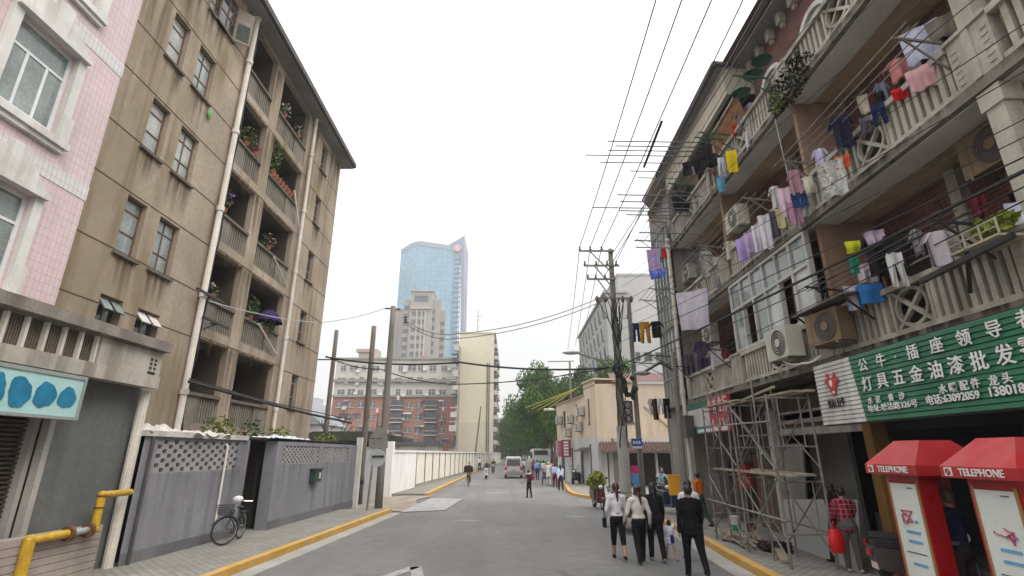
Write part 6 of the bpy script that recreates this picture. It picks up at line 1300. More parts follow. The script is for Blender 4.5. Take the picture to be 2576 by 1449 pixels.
# ================= people
skin = mat('skin', (.36, .2, .135), .6, .08, 8, spec=.35); hair_b = mat('black_hair', (.012, .009, .008), .5, .3, 12); hair_r = mat('dark_brown_hair', (.045, .018, .014), .45, .3, 12)
DG = None
def remesh(mb, name, vox, smooth=2):
    o = bpy.data.objects.new('tmp', mb.mesh('tmp')); C.objects.link(o)
    m = o.modifiers.new('r', 'REMESH'); m.mode = 'VOXEL'; m.voxel_size = vox; m.use_smooth_shade = True
    if smooth: s = o.modifiers.new('s', 'SMOOTH'); s.iterations = smooth; s.factor = .5
    me = bpy.data.meshes.new_from_object(o.evaluated_get(bpy.context.evaluated_depsgraph_get())); me.name = name
    bpy.data.objects.remove(o); return me
def person(lab, x, y, h=1.65, rz=0, z=0, leg=((.25, .1), (-.25, .35)), arm=((-.25, .25, .1), (.3, .2, .1)), top=(.6, .6, .6), sleeve=1., bottom=(.02, .02, .02), blen=1., shoes=(.02, .02, .02), hair=hair_b, style='short', wide=1., lean=0., seat=0., hem=.5, skirt=0, near=False, group='people in the street', shade=None, collar=None, headturn=0., bmat=None, tmat=None, socks=None):
    """heading rz=0 walks away (+y). leg: (forward angle, knee bend); arm: (forward angle, elbow bend, abduction)"""
    t = thing('person', lab, 'person', (x, y, z), group, rz)
    V = lambda a, b_, c_: Vector((a*h, b_*h, c_*h))
    vox = .0125 if near else .022
    hipz = .52 if not seat else seat/h+.03
    Rl = Matrix.Rotation(-lean, 3, 'X'); hip0 = V(0, 0, hipz)
    def up(p): return hip0+Rl @ (p-hip0)
    dz = hipz-.52
    sh = [up(V(s*.104*(.6+.4*wide), 0, .798+dz)) for s in (-1, 1)]; neck = up(V(0, .0, .845+dz)); head = up(V(0, .012, .925+dz)); chest = up(V(0, .0, .72+dz)); waist = up(V(0, 0, .61+dz))
    knees, ankles = [], []
    for i, s in enumerate((-1, 1)):
        a, k = leg[i]; hp = hip0+V(s*.05*wide, 0, -.01); kn = hp+Vector((s*.004*h, sin(a)*.242*h, -cos(a)*.242*h)); an = kn+Vector((0, sin(a-k)*.235*h, -cos(a-k)*.235*h)); knees.append((hp, kn)); ankles.append(an)
    if not seat:
        dzf = min(a_.z for a_ in ankles)-.042*h
        sft = Vector((0, 0, -dzf)); hip0 = hip0+sft; sh = [p+sft for p in sh]; neck += sft; head += sft; chest += sft; waist += sft
        knees = [(a+sft, b_+sft) for a, b_ in knees]; ankles = [a+sft for a in ankles]
    arms = []
    for i, s in enumerate((-1, 1)):
        a, e, ab = arm[i]; d = Vector((s*sin(ab), sin(a)*cos(ab), -cos(a)*cos(ab))); el = sh[i]+d*.172*h
        d2 = Vector((s*sin(ab)*.4, sin(a+e), -cos(a+e))).normalized(); wr = el+d2*.15*h; arms.append((sh[i], el, wr, d2))
    tn = 10
    def torso(b, g, bot=True):
        b.ball(chest, (.088*wide+g/h)*h, (.06*wide+g/h)*h, .115*h, 12, 8, Rl); b.ball(waist, (.076*wide+g/h)*h, (.054*wide+g/h)*h, .09*h, 12, 8, Rl)
        b.caps(sh[0]*.86+sh[1]*.14, .042*h+g, sh[1]*.86+sh[0]*.14, n=tn); b.caps(chest, .07*h*wide+g, waist, .066*h*wide+g, tn)
        if bot: b.ball(hip0+V(0, -.008, .01), (.09*wide+g/h)*h, (.07*wide+g/h)*h, .075*h, 12, 8)
    B = MB(); torso(B, 0); B.caps(neck-V(0, 0, .03), .034*h, head, .032*h)
    rh = Matrix.Rotation(headturn, 3, 'Z')
    B.ball(head, .046*h, .056*h, .068*h, 12, 9); B.ball(head+rh @ V(0, .02, -.03), .034*h, .038*h, .038*h); B.ball(head+rh @ V(0, .062, -.008), .007*h, .012*h, .012*h, 6, 5)
    for s in (-1, 1): B.ball(head+rh @ V(s*.047, 0, -.005), .006*h, .012*h, .018*h, 6, 5)
    for i in (0, 1):
        hp, kn = knees[i]; an = ankles[i]; B.caps(hp, .05*h*wide, kn, .031*h); B.caps(kn, .032*h, kn.lerp(an, .3), .034*h); B.caps(kn.lerp(an, .3), .034*h, an, .019*h); B.caps(an-V(0, .012, .015), .019*h, an+V(0, .07, -.024), .016*h)
        s_, el, wr, d2 = arms[i]; B.caps(s_, .03*h, el, .023*h); B.caps(el, .023*h, wr, .0155*h)
        sd = Vector((0, 1, 0)) if abs(d2.y) < .8 else Vector((0, 0, 1)); sd = (sd-d2*sd.dot(d2)).normalized(); ot = d2.cross(sd)
        pm = wr+d2*.03*h; B.ball(pm, .018*h, .02*h, .03*h, 8, 6)
        for f, ln in ((-1.5, .038), (-.5, .045), (.5, .046), (1.5, .04)):
            r0 = pm+d2*.016*h+sd*f*.0105*h; k1 = r0+d2*ln*.5*h+ot*.004*h; B.caps(r0, .0056*h, k1, .0052*h, 6); B.caps(k1, .0052*h, k1+(d2*.8-ot*(.6 if i else -.6)).normalized()*ln*.5*h, .0046*h, 6)
        B.caps(pm+sd*.012*h-d2*.01*h, .0065*h, pm+sd*.033*h+d2*.016*h, .0056*h, 6)
    link('body', remesh(B, 'body', .0095 if near else .018, 1), skin, t, True)
    T = MB(); torso(T, .014, False); wb = hip0+V(0, 0, hem-.52+.03)
    for k_ in range(6):
        f_ = k_/5; T.ball(waist.lerp(wb, f_), (.079+.018*f_)*wide*h+.006, (.06+.017*f_)*wide*h+.008, .045*h, 14, 8)
    for s_ in sh: T.caps(neck-V(0, 0, .012), .036*h, s_*.94+neck*.06, .034*h)
    for i in (0, 1):
        s_, el, wr, d2 = arms[i]; T.caps(s_, .038*h, s_.lerp(el, min(1, sleeve*2)), .032*h)
        if sleeve > .5: T.caps(el, .032*h, el.lerp(wr, min(1, (sleeve-.5)*2)), .0235*h)
    if collar: T.tube([neck-V(0, 0, .03), neck], [.05*h, .04*h], 10)
    to = link('top', remesh(T, 'top', vox), tmat or cloth(top), t, True)
    P_ = MB(); P_.ball(hip0+V(0, -.01, .012), .096*wide*h, .077*wide*h, .075*h, 12, 8); P_.caps(hip0+V(0, 0, .06), .078*h*wide, hip0, .085*h*wide)
    for i in (0, 1):
        hp, kn = knees[i]; an = ankles[i]; f = blen; P_.caps(hp, .058*h*wide, hp.lerp(kn, min(1, f*2)), .043*h)
        if f > .5: P_.caps(kn, .043*h, kn.lerp(an, min(1, (f-.5)*2)), .034*h)
    if skirt: P_.tube([hip0+V(0, 0, .06), hip0-V(0, 0, .05), hip0-V(0, 0, skirt)], [.085*h, .11*h, .13*h], 16)
    link('bottom', remesh(P_, 'bottom', vox), bmat or cloth(bottom), t, True)
    for i in (0, 1):
        S = MB(); an = ankles[i]; S.caps(an-V(0, .018, .018), .026*h, an+V(0, .045, -.026), .022*h); S.caps(an+V(0, .045, -.026), .022*h, an+V(0, .085, -.028), .018*h)
        link('shoe', remesh(S, 'shoe', vox), cloth(shoes), t, True)
    hm = hair; Hh = MB()
    Hh.ball(head+rh @ V(0, -.012, .014), .053*h, .06*h, .066*h, 12, 9)
    if style == 'ponytail': Hh.ball(head+rh @ V(0, -.066, .02), .022*h, .024*h, .024*h); Hh.caps(head+rh @ V(0, -.075, .015), .02*h, head+rh @ V(.004, -.088, -.07), .022*h); Hh.caps(head+rh @ V(.004, -.088, -.07), .022*h, head+rh @ V(.008, -.085, -.17), .01*h)
    if style == 'long': 
        Hh.ball(head+rh @ V(0, -.03, -.03), .06*h, .045*h, .08*h); Hh.caps(head+rh @ V(0, -.05, -.06), .038*h, head+rh @ V(.01, -.075, -.2), .014*h)
    if style == 'curly': 
        r_ = random.Random(3)
        for _ in range(16): Hh.ball(head+rh @ V(r_.uniform(-.055, .055), r_.uniform(-.07, -.01), r_.uniform(-.07, .06)), .02*h)
        Hh.caps(head+rh @ V(0, -.07, -.04), .022*h, head+rh @ V(.012, -.085, -.14), .016*h); Hh.caps(head+rh @ V(.012, -.085, -.14), .016*h, head+rh @ V(.02, -.08, -.21), .007*h)
    if style == 'bob': Hh.ball(head+rh @ V(0, -.018, -.02), .06*h, .055*h, .07*h)
    link('hair', remesh(Hh, 'hair', vox), hm, t, True)
    E_ = MB()
    for s in (-1, 1): E_.ball(head+rh @ V(s*.018, .051, .004), .007*h, .005*h, .0045*h, 6, 5)
    E_.build('eyes', black_metal, t, True)
    return t, dict(hip=hip0, sh=sh, head=head, arms=arms, ankles=ankles, neck=neck, chest=chest, waist=waist)
def held(name, lab, cat, m, mb, p, rz, group=None):
    o = mb.build(name, m, None, True); o.location = p; o.rotation_euler = (0, 0, rz); return tag(o, lab, cat, group)
white_sh = (.6, .58, .6); blk = (.012, .012, .014)
G_ = lambda X_, Y_, z=0: px(X_, Y_, z=z)
p_ = G_(1559, 1407); person('woman with dark ponytail, white shirt and black cropped trousers walking away', p_.x, p_.y, 1.63, -.05, leg=((.3, .08), (-.26, .3)), arm=((-.15, .75, .28), (.15, .35, .12)), top=white_sh, bottom=blk, blen=.7, hair=hair_r, style='ponytail', near=True, hem=.54, tmat=mat('white_shirt_cloth', (.58, .55, .57), .95, .12, 5, spec=.1, bump=.9, bsc=7))
b = MB(); b.box(-.035, -.1, -.1, .035, .1, .09); b.tube([(0, -.08, .09), (0, -.03, .3), (0, .05, .3), (0, .1, .09)], .008, 5); held('handbag', 'dark handbag at the left side of the woman with the ponytail', 'bag', cloth((.012, .01, .014), 'bag_dark'), b, (p_.x-.3, p_.y, .76), 0)
p_ = G_(1614, 1416); person('woman with curly tied hair in a short cream jacket and long black trousers', p_.x, p_.y, 1.58, .03, leg=((-.2, .28), (.26, .08)), arm=((-.1, .85, .34), (-.15, .6, .28)), headturn=.25, top=(.6, .57, .52), bottom=blk, hair=hair_r, style='curly', near=True, hem=.55, wide=1.03, tmat=mat('cream_jacket_cloth', (.56, .53, .48), .95, .12, 7, spec=.1, bump=.9, bsc=9))
p_ = G_(1655, 1412); person('person dressed all in black with long hair between the cream jacket and the toddler', p_.x, p_.y, 1.62, 0, leg=((.22, .1), (-.2, .2)), arm=((-.2, .4, .15), (.2, .3, .15)), top=(.014, .014, .018), bottom=(.014, .012, .014), shoes=(.2, .2, .22), style='long', near=True, wide=1.05)
p_ = G_(1690, 1409); tod, J = person('toddler in white shirt with dark blue back motif walking between the grown-ups', p_.x, p_.y, .84, .15, leg=((.35, .1), (-.3, .25)), arm=((.0, .3, .35), (1.9, .2, .35)), top=(.55, .55, .66), sleeve=.55, bottom=(.55, .55, .68), blen=.35, shoes=(.5, .2, .1), style='bob', wide=1.25, near=True, hem=.4)
b = MB(); b.prism([(-.03, -.15, .36), (.03, -.15, .36), (.035, -.15, .44), (.02, -.14, .52), (-.03, -.14, .52), (-.035, -.15, .44)], (0, .045, 0)); b.build('back_motif', cloth((.02, .02, .14)), tod, True)
p_ = G_(1748, 1411); person('man in white long-sleeved shirt and blue jeans holding the toddler by the hand', p_.x, p_.y, 1.7, .1, leg=((.3, .1), (-.28, .2)), arm=((.05, .15, .22), (-.1, .4, .15)), top=(.58, .58, .62), bottom=(.07, .085, .13), shoes=(.2, .06, .03), near=True, wide=1.05)
p_ = G_(1752, 1453); person('man in a black suit nearest the kerb seen from behind', p_.x, p_.y, 1.66, -.05, leg=((.16, .04), (-.34, .35)), arm=((-.25, .35, .16), (.2, .45, .14)), lean=.03, top=(.008, .008, .011), bottom=(.009, .009, .012), near=True, wide=1.25, hem=.44, headturn=.3)
plaid = mat('red_plaid', (.26, .012, .03), .95, .2, 6, brick=dict(w=.085, h=.085, m=.008, off=0, mc=(.3, .13, .15), c2=(.1, .008, .02)), plane='y', spec=.1)
p_ = G_(2153, 1440, .13); person('shopper in a red plaid shirt and grey-brown trousers holding a red bag', p_.x, p_.y, 1.5, -.3, .13, leg=((.06, .04), (-.05, .06)), arm=((.1, .6, .16), (.3, 1.0, .15)), bottom=(.1, .09, .075), shoes=(.4, .37, .33), near=True, wide=1.12, hem=.46, tmat=plaid, lean=.08)
b = MB(); b.grid(lambda u, v: (.13*cos(u*6.283)*(.55+.6*sin(.25+v*2.5)), .09*sin(u*6.283)*(.5+.6*sin(.3+v*2.5)), .16-.42*v), 14, 8); b.tube([(-.05, 0, .15), (0, 0, .3), (.05, 0, .15)], .012, 5)
held('shopping_bag', 'bright red plastic shopping bag hanging from the plaid shopper\'s hand', 'bag', paint('red_plastic', (.6, .012, .015), .35), b, (p_.x-.27, p_.y-.02, .72), 0)
p2_ = q(9, 1165, 830, y=11.6); person('dark-haired woman standing behind the grey plasterboard', p2_.x, 11.6, 1.55, .4, .13, top=(.04, .015, .02), bottom=(.03, .03, .03), style='long', near=False)
p3_ = q(11, 1225, 690, y=7.6); person('man in dark blue shirt with raised arm between the two phone booths', p3_.x, 7.6, 1.66, .35, .13, leg=((.05, .02), (-.05, .05)), arm=((.5, 1.9, .25), (.4, .8, .2)), top=(.012, .015, .04), sleeve=.45, bottom=(.03, .028, .025), shoes=(.1, .1, .1), near=True, hair=mat('grey_brown_hair', (.1, .07, .05), .6, .2, 10))
# middle distance
p_ = G_(1331, 1252); boy, J = person('boy in dark clothes with a backpack crossing the middle of the road', p_.x, p_.y, 1.42, .75, leg=((.12, .05), (-.12, .1)), arm=((.1, .3, .75), (.4, .8, .1)), top=(.12, .05, .06), sleeve=.45, bottom=(.022, .03, .018), shoes=(.05, .05, .05), lean=.05)
b = MB(); b.ball((0, 0, 0), .17, .11, .22, 12, 8); b.box(-.12, -.12, -.16, .12, -.08, .02); o = held('backpack', 'maroon and white backpack on the boy in the road', 'bag', cloth((.14, .03, .05), 'backpack_maroon'), b, (p_.x+.14, p_.y-.1, 1.08), .75)
b = MB(); b.ball((p_.x+.02, p_.y-.17, 1.22), .15, .05, .045); tag(b.build('white_jacket', cloth((.55, .55, .55))), 'white jacket slung over the boy\'s shoulders', 'jacket')
def rider(lab, x, y, h, rz, z=0, seat=.86, **k):
    return person(lab, x, y, h, rz, z, leg=((.9, 1.15), (1.2, .9)), arm=((.75, .35, .2), (.75, .35, .2)), seat=seat, lean=.15, **k)
rider('cyclist in a pale top with a dark bag in front riding toward the camera', -3.2, 40.45, 1.65, pi, top=(.5, .36, .33), bottom=(.16, .08, .05), shoes=(.3, .28, .26))
b = MB(); b.box(-.33, -.15, -.2, .33, .15, .22); b.ball((0, 0, .2), .3, .15, .1); held('bundle', 'dark bundle carried over the front of the ridden bicycle', 'bundle', cloth((.03, .025, .03)), b, (-3.2, 39.7, 1.15), 0)
rider('scooter rider in dark jacket with white sleeves by the left kerb', -2.4, 51.1, 1.68, pi+.12, seat=.8, top=(.05, .05, .08), bottom=(.04, .04, .06))
rider('farther scooter rider in dark clothes by the left kerb', -2.3, 66.3, 1.68, pi+.1, seat=.8, top=(.06, .06, .06), bottom=(.03, .03, .03))
p_ = q(10, 935, 410, y=23.8); rider('man in a pale blue plaid shirt sitting on the motorbike with the lit headlamp', 6.53, 23.85, 1.72, pi+.25, seat=.82, top=(.3, .42, .46), sleeve=.45, bottom=(.02, .02, .03), wide=1.1)
p_ = G_(1206, 1183, .13); person('pedestrian in white shirt and black trousers on the left pavement', p_.x, p_.y, 1.68, .2, .13, top=white_sh, bottom=blk, leg=((.3, .1), (-.3, .2)))
p_ = G_(1352, 1207.5); person('man in a blue shirt and dark trousers walking away behind the boy', p_.x, p_.y, 1.72, -.1, top=(.2, .36, .62), bottom=(.03, .03, .06), wide=1.1, sleeve=.5, leg=((.15, .05), (-.15, .1)))
p_ = G_(1381, 1222); person('person in a white coat pushing a wheelchair along the road', p_.x, p_.y, 1.7, 0, top=(.6, .57, .55), bottom=(.5, .48, .47), skirt=.16, wide=1.15, leg=((.15, .05), (-.15, .1)), arm=((.5, .4, .2), (.5, .4, .2)), hair=cloth((.6, .58, .56), 'white_cap'))
t = thing('wheelchair', 'wheelchair with pale passenger seat pushed by the person in a white coat', 'wheelchair', (p_.x-.15, p_.y+.62, 0))
for s_ in (-.3, .3):
    b = MB(); b.ring((p_.x-.15+s_, p_.y+.6, .31), (1, 0, 0), .29, .025, 24, 6); b.build('wheel', tyre, t)
b = MB(); b.box(p_.x-.4, p_.y+.4, .45, p_.x+.1, p_.y+.9, .52); b.box(p_.x-.4, p_.y+.4, .52, p_.x+.1, p_.y+.45, .95); b.build('seat', cloth((.1, .1, .14)), t)
b = MB()
for s_ in (-.38, .08): b.tube([(p_.x+s_, p_.y+.25, .98), (p_.x+s_, p_.y+.42, .95), (p_.x+s_, p_.y+.42, .3), (p_.x+s_, p_.y+1.0, .12)], .014, 6)
b.build('frame', chrome, t)
p_ = G_(1397, 1226); person('pedestrian with a light blue backpack and dark red trousers', p_.x, p_.y, 1.6, .1, top=(.3, .42, .62), bottom=(.12, .015, .03), sleeve=.5, leg=((.2, .05), (-.2, .1)))
p_ = G_(1411, 1236); person('girl with long dark hair, pale top, dark jeans and white shoes', p_.x, p_.y, 1.6, .2, top=(.48, .52, .65), bottom=(.02, .025, .06), shoes=(.6, .6, .6), style='long', leg=((.2, .05), (-.2, .1)))
for X_, Y_, col, bc, lab in ((1368, 1206, (.55, .5, .52), (.3, .3, .32), 'pedestrian in white beyond the wheelchair'), (1387, 1209, (.58, .4, .42), (.1, .12, .2), 'pedestrian in pale pink beyond the wheelchair'), (1341, 1195, (.3, .1, .12), (.05, .05, .08), 'distant pedestrian in dark red left of the blue-shirted man'), (1317, 1193, (.55, .55, .55), (.06, .06, .06), 'distant cyclist-like pedestrian in white right of the minivan'), (1392, 1200, (.1, .02, .03), (.02, .02, .02), 'distant pedestrian in dark red near the peach house')):
    p_ = G_(X_, Y_); person(lab, p_.x, p_.y, 1.66, 0, top=col, bottom=bc, sleeve=.5, leg=((.2, .05), (-.2, .1)))
p_ = q(9, 255, 900, y=17.0); person('worker in an orange vest standing behind the black-suited man', 5.75, 16.8, 1.6, .5, .13, top=(.5, .12, .02), bottom=(.04, .06, .05), sleeve=.4)
# ================= washing on the balcony house
def sheetfn(w, h, fold, ph, th=.0):
    return lambda u, v: ((u-.5)*w*(1-.12*v*sin(v*2)), .03*fold*sin(u*9*fold+ph)*(.3+v)+.02*sin(v*5+ph), -v*h-.02*h*sin(u*3.1))
LAUN = {}
rl = random.Random(17)
def garment(kind, w, h, seed):
    r_ = random.Random(seed); ph = r_.uniform(0, 6); b = MB()
    if kind in ('sheet', 'towel'):
        f = sheetfn(w, h, 1.3 if kind == 'sheet' else .7, ph); nu, nv = 16, 12
        b.grid(f, nu, nv); b.grid(lambda u, v: tuple(a+c for a, c in zip(f(u, v), (0, .02, 0))), nu, nv)
    elif kind == 'shirt':
        def f(u, v, o=0.):
            W = w*(.62+.03*v); return ((u-.5)*W, .045*sin(u*8+ph)*(.4+v)+o, -v*h-.05*h*abs(u-.5)*(1-v))
        for o in (-.02, .03): b.grid(lambda u, v, o=o: f(u, v, o), 10, 10)
        for s in (-1, 1):
            def g(u, v, o=0., s=s): p = Vector((s*w*.27, 0, -.06*h)); q_ = p+Vector((s*w*.2, 0, -.3*h)); c_ = p.lerp(q_, v); return (c_.x+(u-.5)*w*.19, o+.02*sin(u*6+ph), c_.z-(u-.5)*s*w*.1)
            for o in (-.025, .03): b.grid(lambda u, v, o=o, g=g: g(u, v, o), 4, 5)
    else:   # trousers
        for o in (-.02, .03):
            b.grid(lambda u, v, o=o: ((u-.5)*w*.8, .03*sin(u*7+ph)+o, -v*h*.34), 8, 4)
            for s in (-1, 1): b.grid(lambda u, v, o=o, s=s: (s*w*.22+(u-.5)*w*.34*(1-.15*v)+s*w*.05*v, .03*sin(u*5+ph+v*2)+o, -h*.33-v*h*.67), 5, 8)
    return b
def hang(kind, k, u0, v0, u1, v1, x, lab, col, rz=0., m=None, name='hung_washing', rod=True):
    rz = -abs(rz)-.15; X0, Y0 = fq(k, u0, v0); X1, Y1 = fq(k, u1, v1); c0 = px((X0+X1)/2, Y0, x=x); y = c0.y; c1 = px((X0+X1)/2, Y1, y=y)
    h = max(.2, c0.z-c1.z); w = (px(X1, Y0, y=y).x-px(X0, Y0, y=y).x)/(cos(rz)-sin(rz)*x/y)*(1.25 if kind == 'shirt' else 1.12)
    b = garment(kind, max(w, .15), h, len(LAUN)); LAUN[lab] = 1
    nm = {'sheet': 'hung_sheet', 'towel': 'hung_towel', 'shirt': 'hung_shirt', 'pants': 'hung_trousers'}[kind]
    o = b.build(nm, m or cloth(col), None, True, smooth=True); o.location = (c0.x, y, c0.z); o.rotation_euler = (0, 0, rz)
    return tag(o, lab, 'laundry', 'washing on the balcony house')
floral = mat('floral_sheet', (.4, .38, .6), .95, .2, 4, blotch=.9, bcol=(.55, .12, .3), bl_sc=5, spec=.1); blueflor = mat('blue_floral', (.07, .12, .5), .95, .3, 5, blotch=.8, bcol=(.4, .35, .55), bl_sc=6, spec=.1)
speck = mat('speckled_cloth', (.45, .45, .42), .95, .3, 22, blotch=.8, bcol=(.08, .08, .08), bl_sc=16, spec=.1); stripe_b = mat('blue_white_towel', (.05, .2, .5), .95, .1, 5, brick=dict(w=.25, h=3, m=.05, off=0, mc=(.6, .6, .62), c2=(.5, .52, .6)), plane='y', spec=.1)
hang('sheet', 6, 635, 180, 720, 350, 6.0, 'pink and lilac floral sheet hung out at the corner balcony', None, .4, floral)
hang('sheet', 6, 655, 330, 765, 395, 6.0, 'blue floral cloth below the lilac floral sheet at the corner', None, .5, blueflor)
hang('towel', 6, 738, 180, 780, 245, 6.3, 'small red cloth beside the floral sheet at the corner', (.5, .02, .03))
hang('sheet', 8, 245, 660, 435, 915, 5.7, 'large pale lilac patterned sheet hung before the tall white drainpipe', (.5, .46, .52), .5)
hang('pants', 6, 575, 715, 657, 870, 5.3, 'ochre orange trousers on the rod beside the second pole', (.42, .19, .02))
hang('pants', 6, 525, 725, 580, 860, 5.1, 'dark blue jeans left of the ochre trousers', (.015, .025, .09))
hang('shirt', 6, 655, 710, 740, 830, 5.6, 'black garment right of the ochre trousers', (.012, .012, .014))
for a, c, y1, col, lab in ((640, 680, 1390, (.5, .48, .5), 'white shirt at the left end of the low rod by the corner'), (670, 715, 1430, (.07, .03, .02), 'brown garment on the low rod by the corner'), (705, 755, 1390, (.6, .58, .62), 'white trousers in the middle of the low rod by the corner'), (748, 800, 1420, (.012, .012, .015), 'black trousers at the right end of the low rod by the corner')):
    hang('pants' if 'trousers' in lab else 'shirt', 6, a, 1275, c, y1, 5.55, lab, col)
hang('towel', 8, 640, 310, 712, 460, 6.2, 'rounded lilac towel in the row above the glazed balcony', (.42, .3, .62), .35)
hang('towel', 8, 695, 270, 750, 400, 6.2, 'pinkish lilac towel right of the rounded lilac one', (.48, .36, .58), .35)
hang('sheet', 8, 745, 220, 800, 400, 6.2, 'white cloth in the row above the glazed balcony', (.6, .58, .62), .35)
hang('sheet', 8, 785, 150, 862, 380, 6.2, 'longest white cloth at the right of the row above the glazed balcony', (.6, .58, .62), .35)
hang('shirt', 8, 398, 395, 480, 570, 6.5, 'black and white striped shirt on the balcony beside the small air conditioner', (.25, .25, .28), .3, speck)
hang('shirt', 8, 360, 1000, 450, 1205, 6.6, 'dark purple shirt in the lowest far balcony', (.05, .035, .08), .3)
hang('shirt', 8, 455, 1050, 555, 1195, 6.6, 'white shirt in the lowest far balcony', (.55, .54, .57), .3)
hang('sheet', 7, 920, 1255, 1005, 1449, 6.1, 'pale pink cloth hung over the middle balcony rail', (.55, .4, .46), .4)
hang('shirt', 7, 985, 1140, 1075, 1310, 6.2, 'dusty pink shirt with red edge above the pale pink cloth', (.42, .24, .29), .4)
hang('towel', 7, 1010, 1290, 1112, 1385, 6.2, 'dark blue cloth beside the pale pink one', (.025, .05, .15), .4)
hang('sheet', 8, 985, 60, 1085, 215, 6.2, 'mauve patterned cloth hanging below the dark blue one', (.36, .2, .28), .4)
hang('sheet', 7, 1180, 1075, 1350, 1310, 6.0, 'speckled black and white blanket over the middle balcony', None, .4, speck)
hang('shirt', 7, 1150, 1000, 1240, 1130, 6.1, 'pale lilac shirt above the speckled blanket', (.5, .46, .62), .4)
hang('towel', 7, 1300, 1045, 1398, 1125, 6.2, 'orange-red towel right of the speckled blanket', (.55, .1, .04), .4)
hang('shirt', 7, 1255, 775, 1410, 985, 6.3, 'dark navy jacket with a white stripe hung under the third slab', (.02, .02, .045), .5)
hang('pants', 7, 1460, 790, 1540, 890, 6.4, 'grey-violet trousers folded over the middle rail', (.14, .12, .17), .6)
hang('pants', 7, 1530, 700, 1645, 830, 6.4, 'dark blue jeans folded over the middle rail', (.02, .03, .09), .6)
hang('shirt', 7, 1630, 400, 1815, 530, 6.5, 'salmon pink shirt high in the middle balcony', (.5, .2, .19), .6)
hang('towel', 7, 1680, 590, 1790, 660, 6.45, 'bright red cloth low in the middle balcony', (.5, .015, .02), .6)
hang('sheet', 7, 1770, 450, 1960, 590, 6.4, 'pink and white patterned cloth along the middle rail', (.55, .32, .33), .8)
hang('sheet', 7, 1720, 180, 1990, 395, 6.5, 'pale blue-grey bedding over the middle balcony', (.42, .43, .55), .7)
hang('sheet', 7, 1890, 100, 2150, 240, 6.6, 'heap of dark grey-brown washing at the near end of the middle balcony', (.14, .12, .1), .8)
hang('towel', 7, 610, 830, 652, 910, 6.5, 'small red garment on the top balcony by the orange mat', (.45, .03, .02), .3)
hang('shirt', 7, 640, 740, 740, 850, 6.6, 'dull violet shirt on the top balcony', (.17, .13, .2), .3)
hang('towel', 7, 575, 1010, 640, 1150, 6.1, 'bright yellow towel on the top balcony', (.65, .48, .01), .3)
hang('pants', 7, 515, 1060, 562, 1185, 6.1, 'white narrow trousers left of the yellow towel', (.55, .55, .62), .3)
hang('pants', 7, 275, 1085, 412, 1170, 5.9, 'black shorts far left on the top balcony rods', (.012, .014, .016), .2)
hang('shirt', 7, 420, 1035, 520, 1120, 6.0, 'black shirt on the top balcony rods', (.014, .014, .02), .2)
hang('towel', 7, 510, 1180, 560, 1285, 6.3, 'light blue towel over the top balusters', (.12, .33, .5), .3)
hang('sheet', 7, 215, 1290, 320, 1420, 6.3, 'black cloth hung below the corner parapet', (.015, .016, .018), .3)
hang('shirt', 8, 1480, 285, 1640, 560, 6.35, 'black long-sleeved shirt in the lower balcony', (.014, .012, .016), .2)
hang('shirt', 8, 1600, 290, 1760, 570, 6.5, 'second black shirt right behind the first in the lower balcony', (.02, .016, .02), .2)
hang('sheet', 8, 1500, 255, 1630, 345, 6.3, 'mauve cloth over the black shirts', (.34, .26, .33), .2)
hang('pants', 8, 1640, 410, 1757, 635, 6.2, 'white trousers in front of the black shirts', (.6, .6, .58), .2)
hang('sheet', 8, 1445, 470, 1590, 600, 6.4, 'pale pink hem hanging under the black shirts', (.52, .44, .48), .2)
hang('shirt', 8, 1880, 265, 2085, 490, 6.05, 'white T-shirt with faint dark print on the lower balcony rod', (.55, .5, .54), .12)
hang('towel', 8, 1375, 325, 1470, 405, 6.2, 'yellow-green small cloth left of the black shirts', (.42, .45, .02), .2)
hang('towel', 8, 1400, 430, 1450, 545, 6.2, 'green cloth under the yellow-green one', (.01, .22, .13), .2)
hang('towel', 8, 1365, 625, 1470, 790, 6.3, 'white towel with violet-blue stripe on the lower rail', (.5, .52, .58), .3, stripe_b)
hang('towel', 8, 1460, 615, 1612, 740, 6.35, 'bright blue towel on the lower rail', (.03, .16, .42), .3)
hang('towel', 8, 1305, 850, 1350, 990, 6.2, 'dark pink cloth hanging under the lower rail', (.22, .04, .06), .3)
hang('towel', 8, 2440, 70, 2560, 215, 6.5, 'bluish-white cloth at the near end of the lower balcony', (.5, .52, .58), .3)
for kind, u0, v0, u1, v1, x, lab, col in (
    ('sheet', 2000, 190, 2110, 330, 6.7, 'dark olive blanket beside the pale bedding', (.07, .065, .05)), ('shirt', 1850, 330, 1960, 460, 6.7, 'charcoal shirt below the pale bedding', (.03, .03, .035)),
    ('towel', 1960, 300, 2040, 420, 6.6, 'off-white towel right of the charcoal shirt', (.5, .48, .44)), ('shirt', 2120, 60, 2230, 190, 6.7, 'dull maroon shirt near the upper end of the middle balcony', (.14, .05, .06)),
    ('pants', 1565, 620, 1640, 740, 6.6, 'black trousers behind the folded blue jeans', (.015, .015, .018)), ('shirt', 1400, 850, 1480, 960, 6.6, 'dark grey shirt right of the navy jacket', (.06, .055, .06)),
    ('towel', 1090, 1180, 1150, 1290, 6.3, 'cream towel between the mauve cloth and the speckled blanket', (.52, .48, .4)), ('shirt', 700, 690, 790, 790, 6.8, 'grey striped shirt on the top balcony behind the violet one', (.2, .2, .23)),
    ('towel', 790, 640, 850, 730, 6.8, 'brown towel on the top balcony near the plant', (.2, .12, .08)), ('pants', 455, 1130, 515, 1240, 6.2, 'brownish trousers on the top balcony under the black shirt', (.16, .11, .08))):
    hang(kind, 7, u0, v0, u1, v1, x, lab, col, .4)
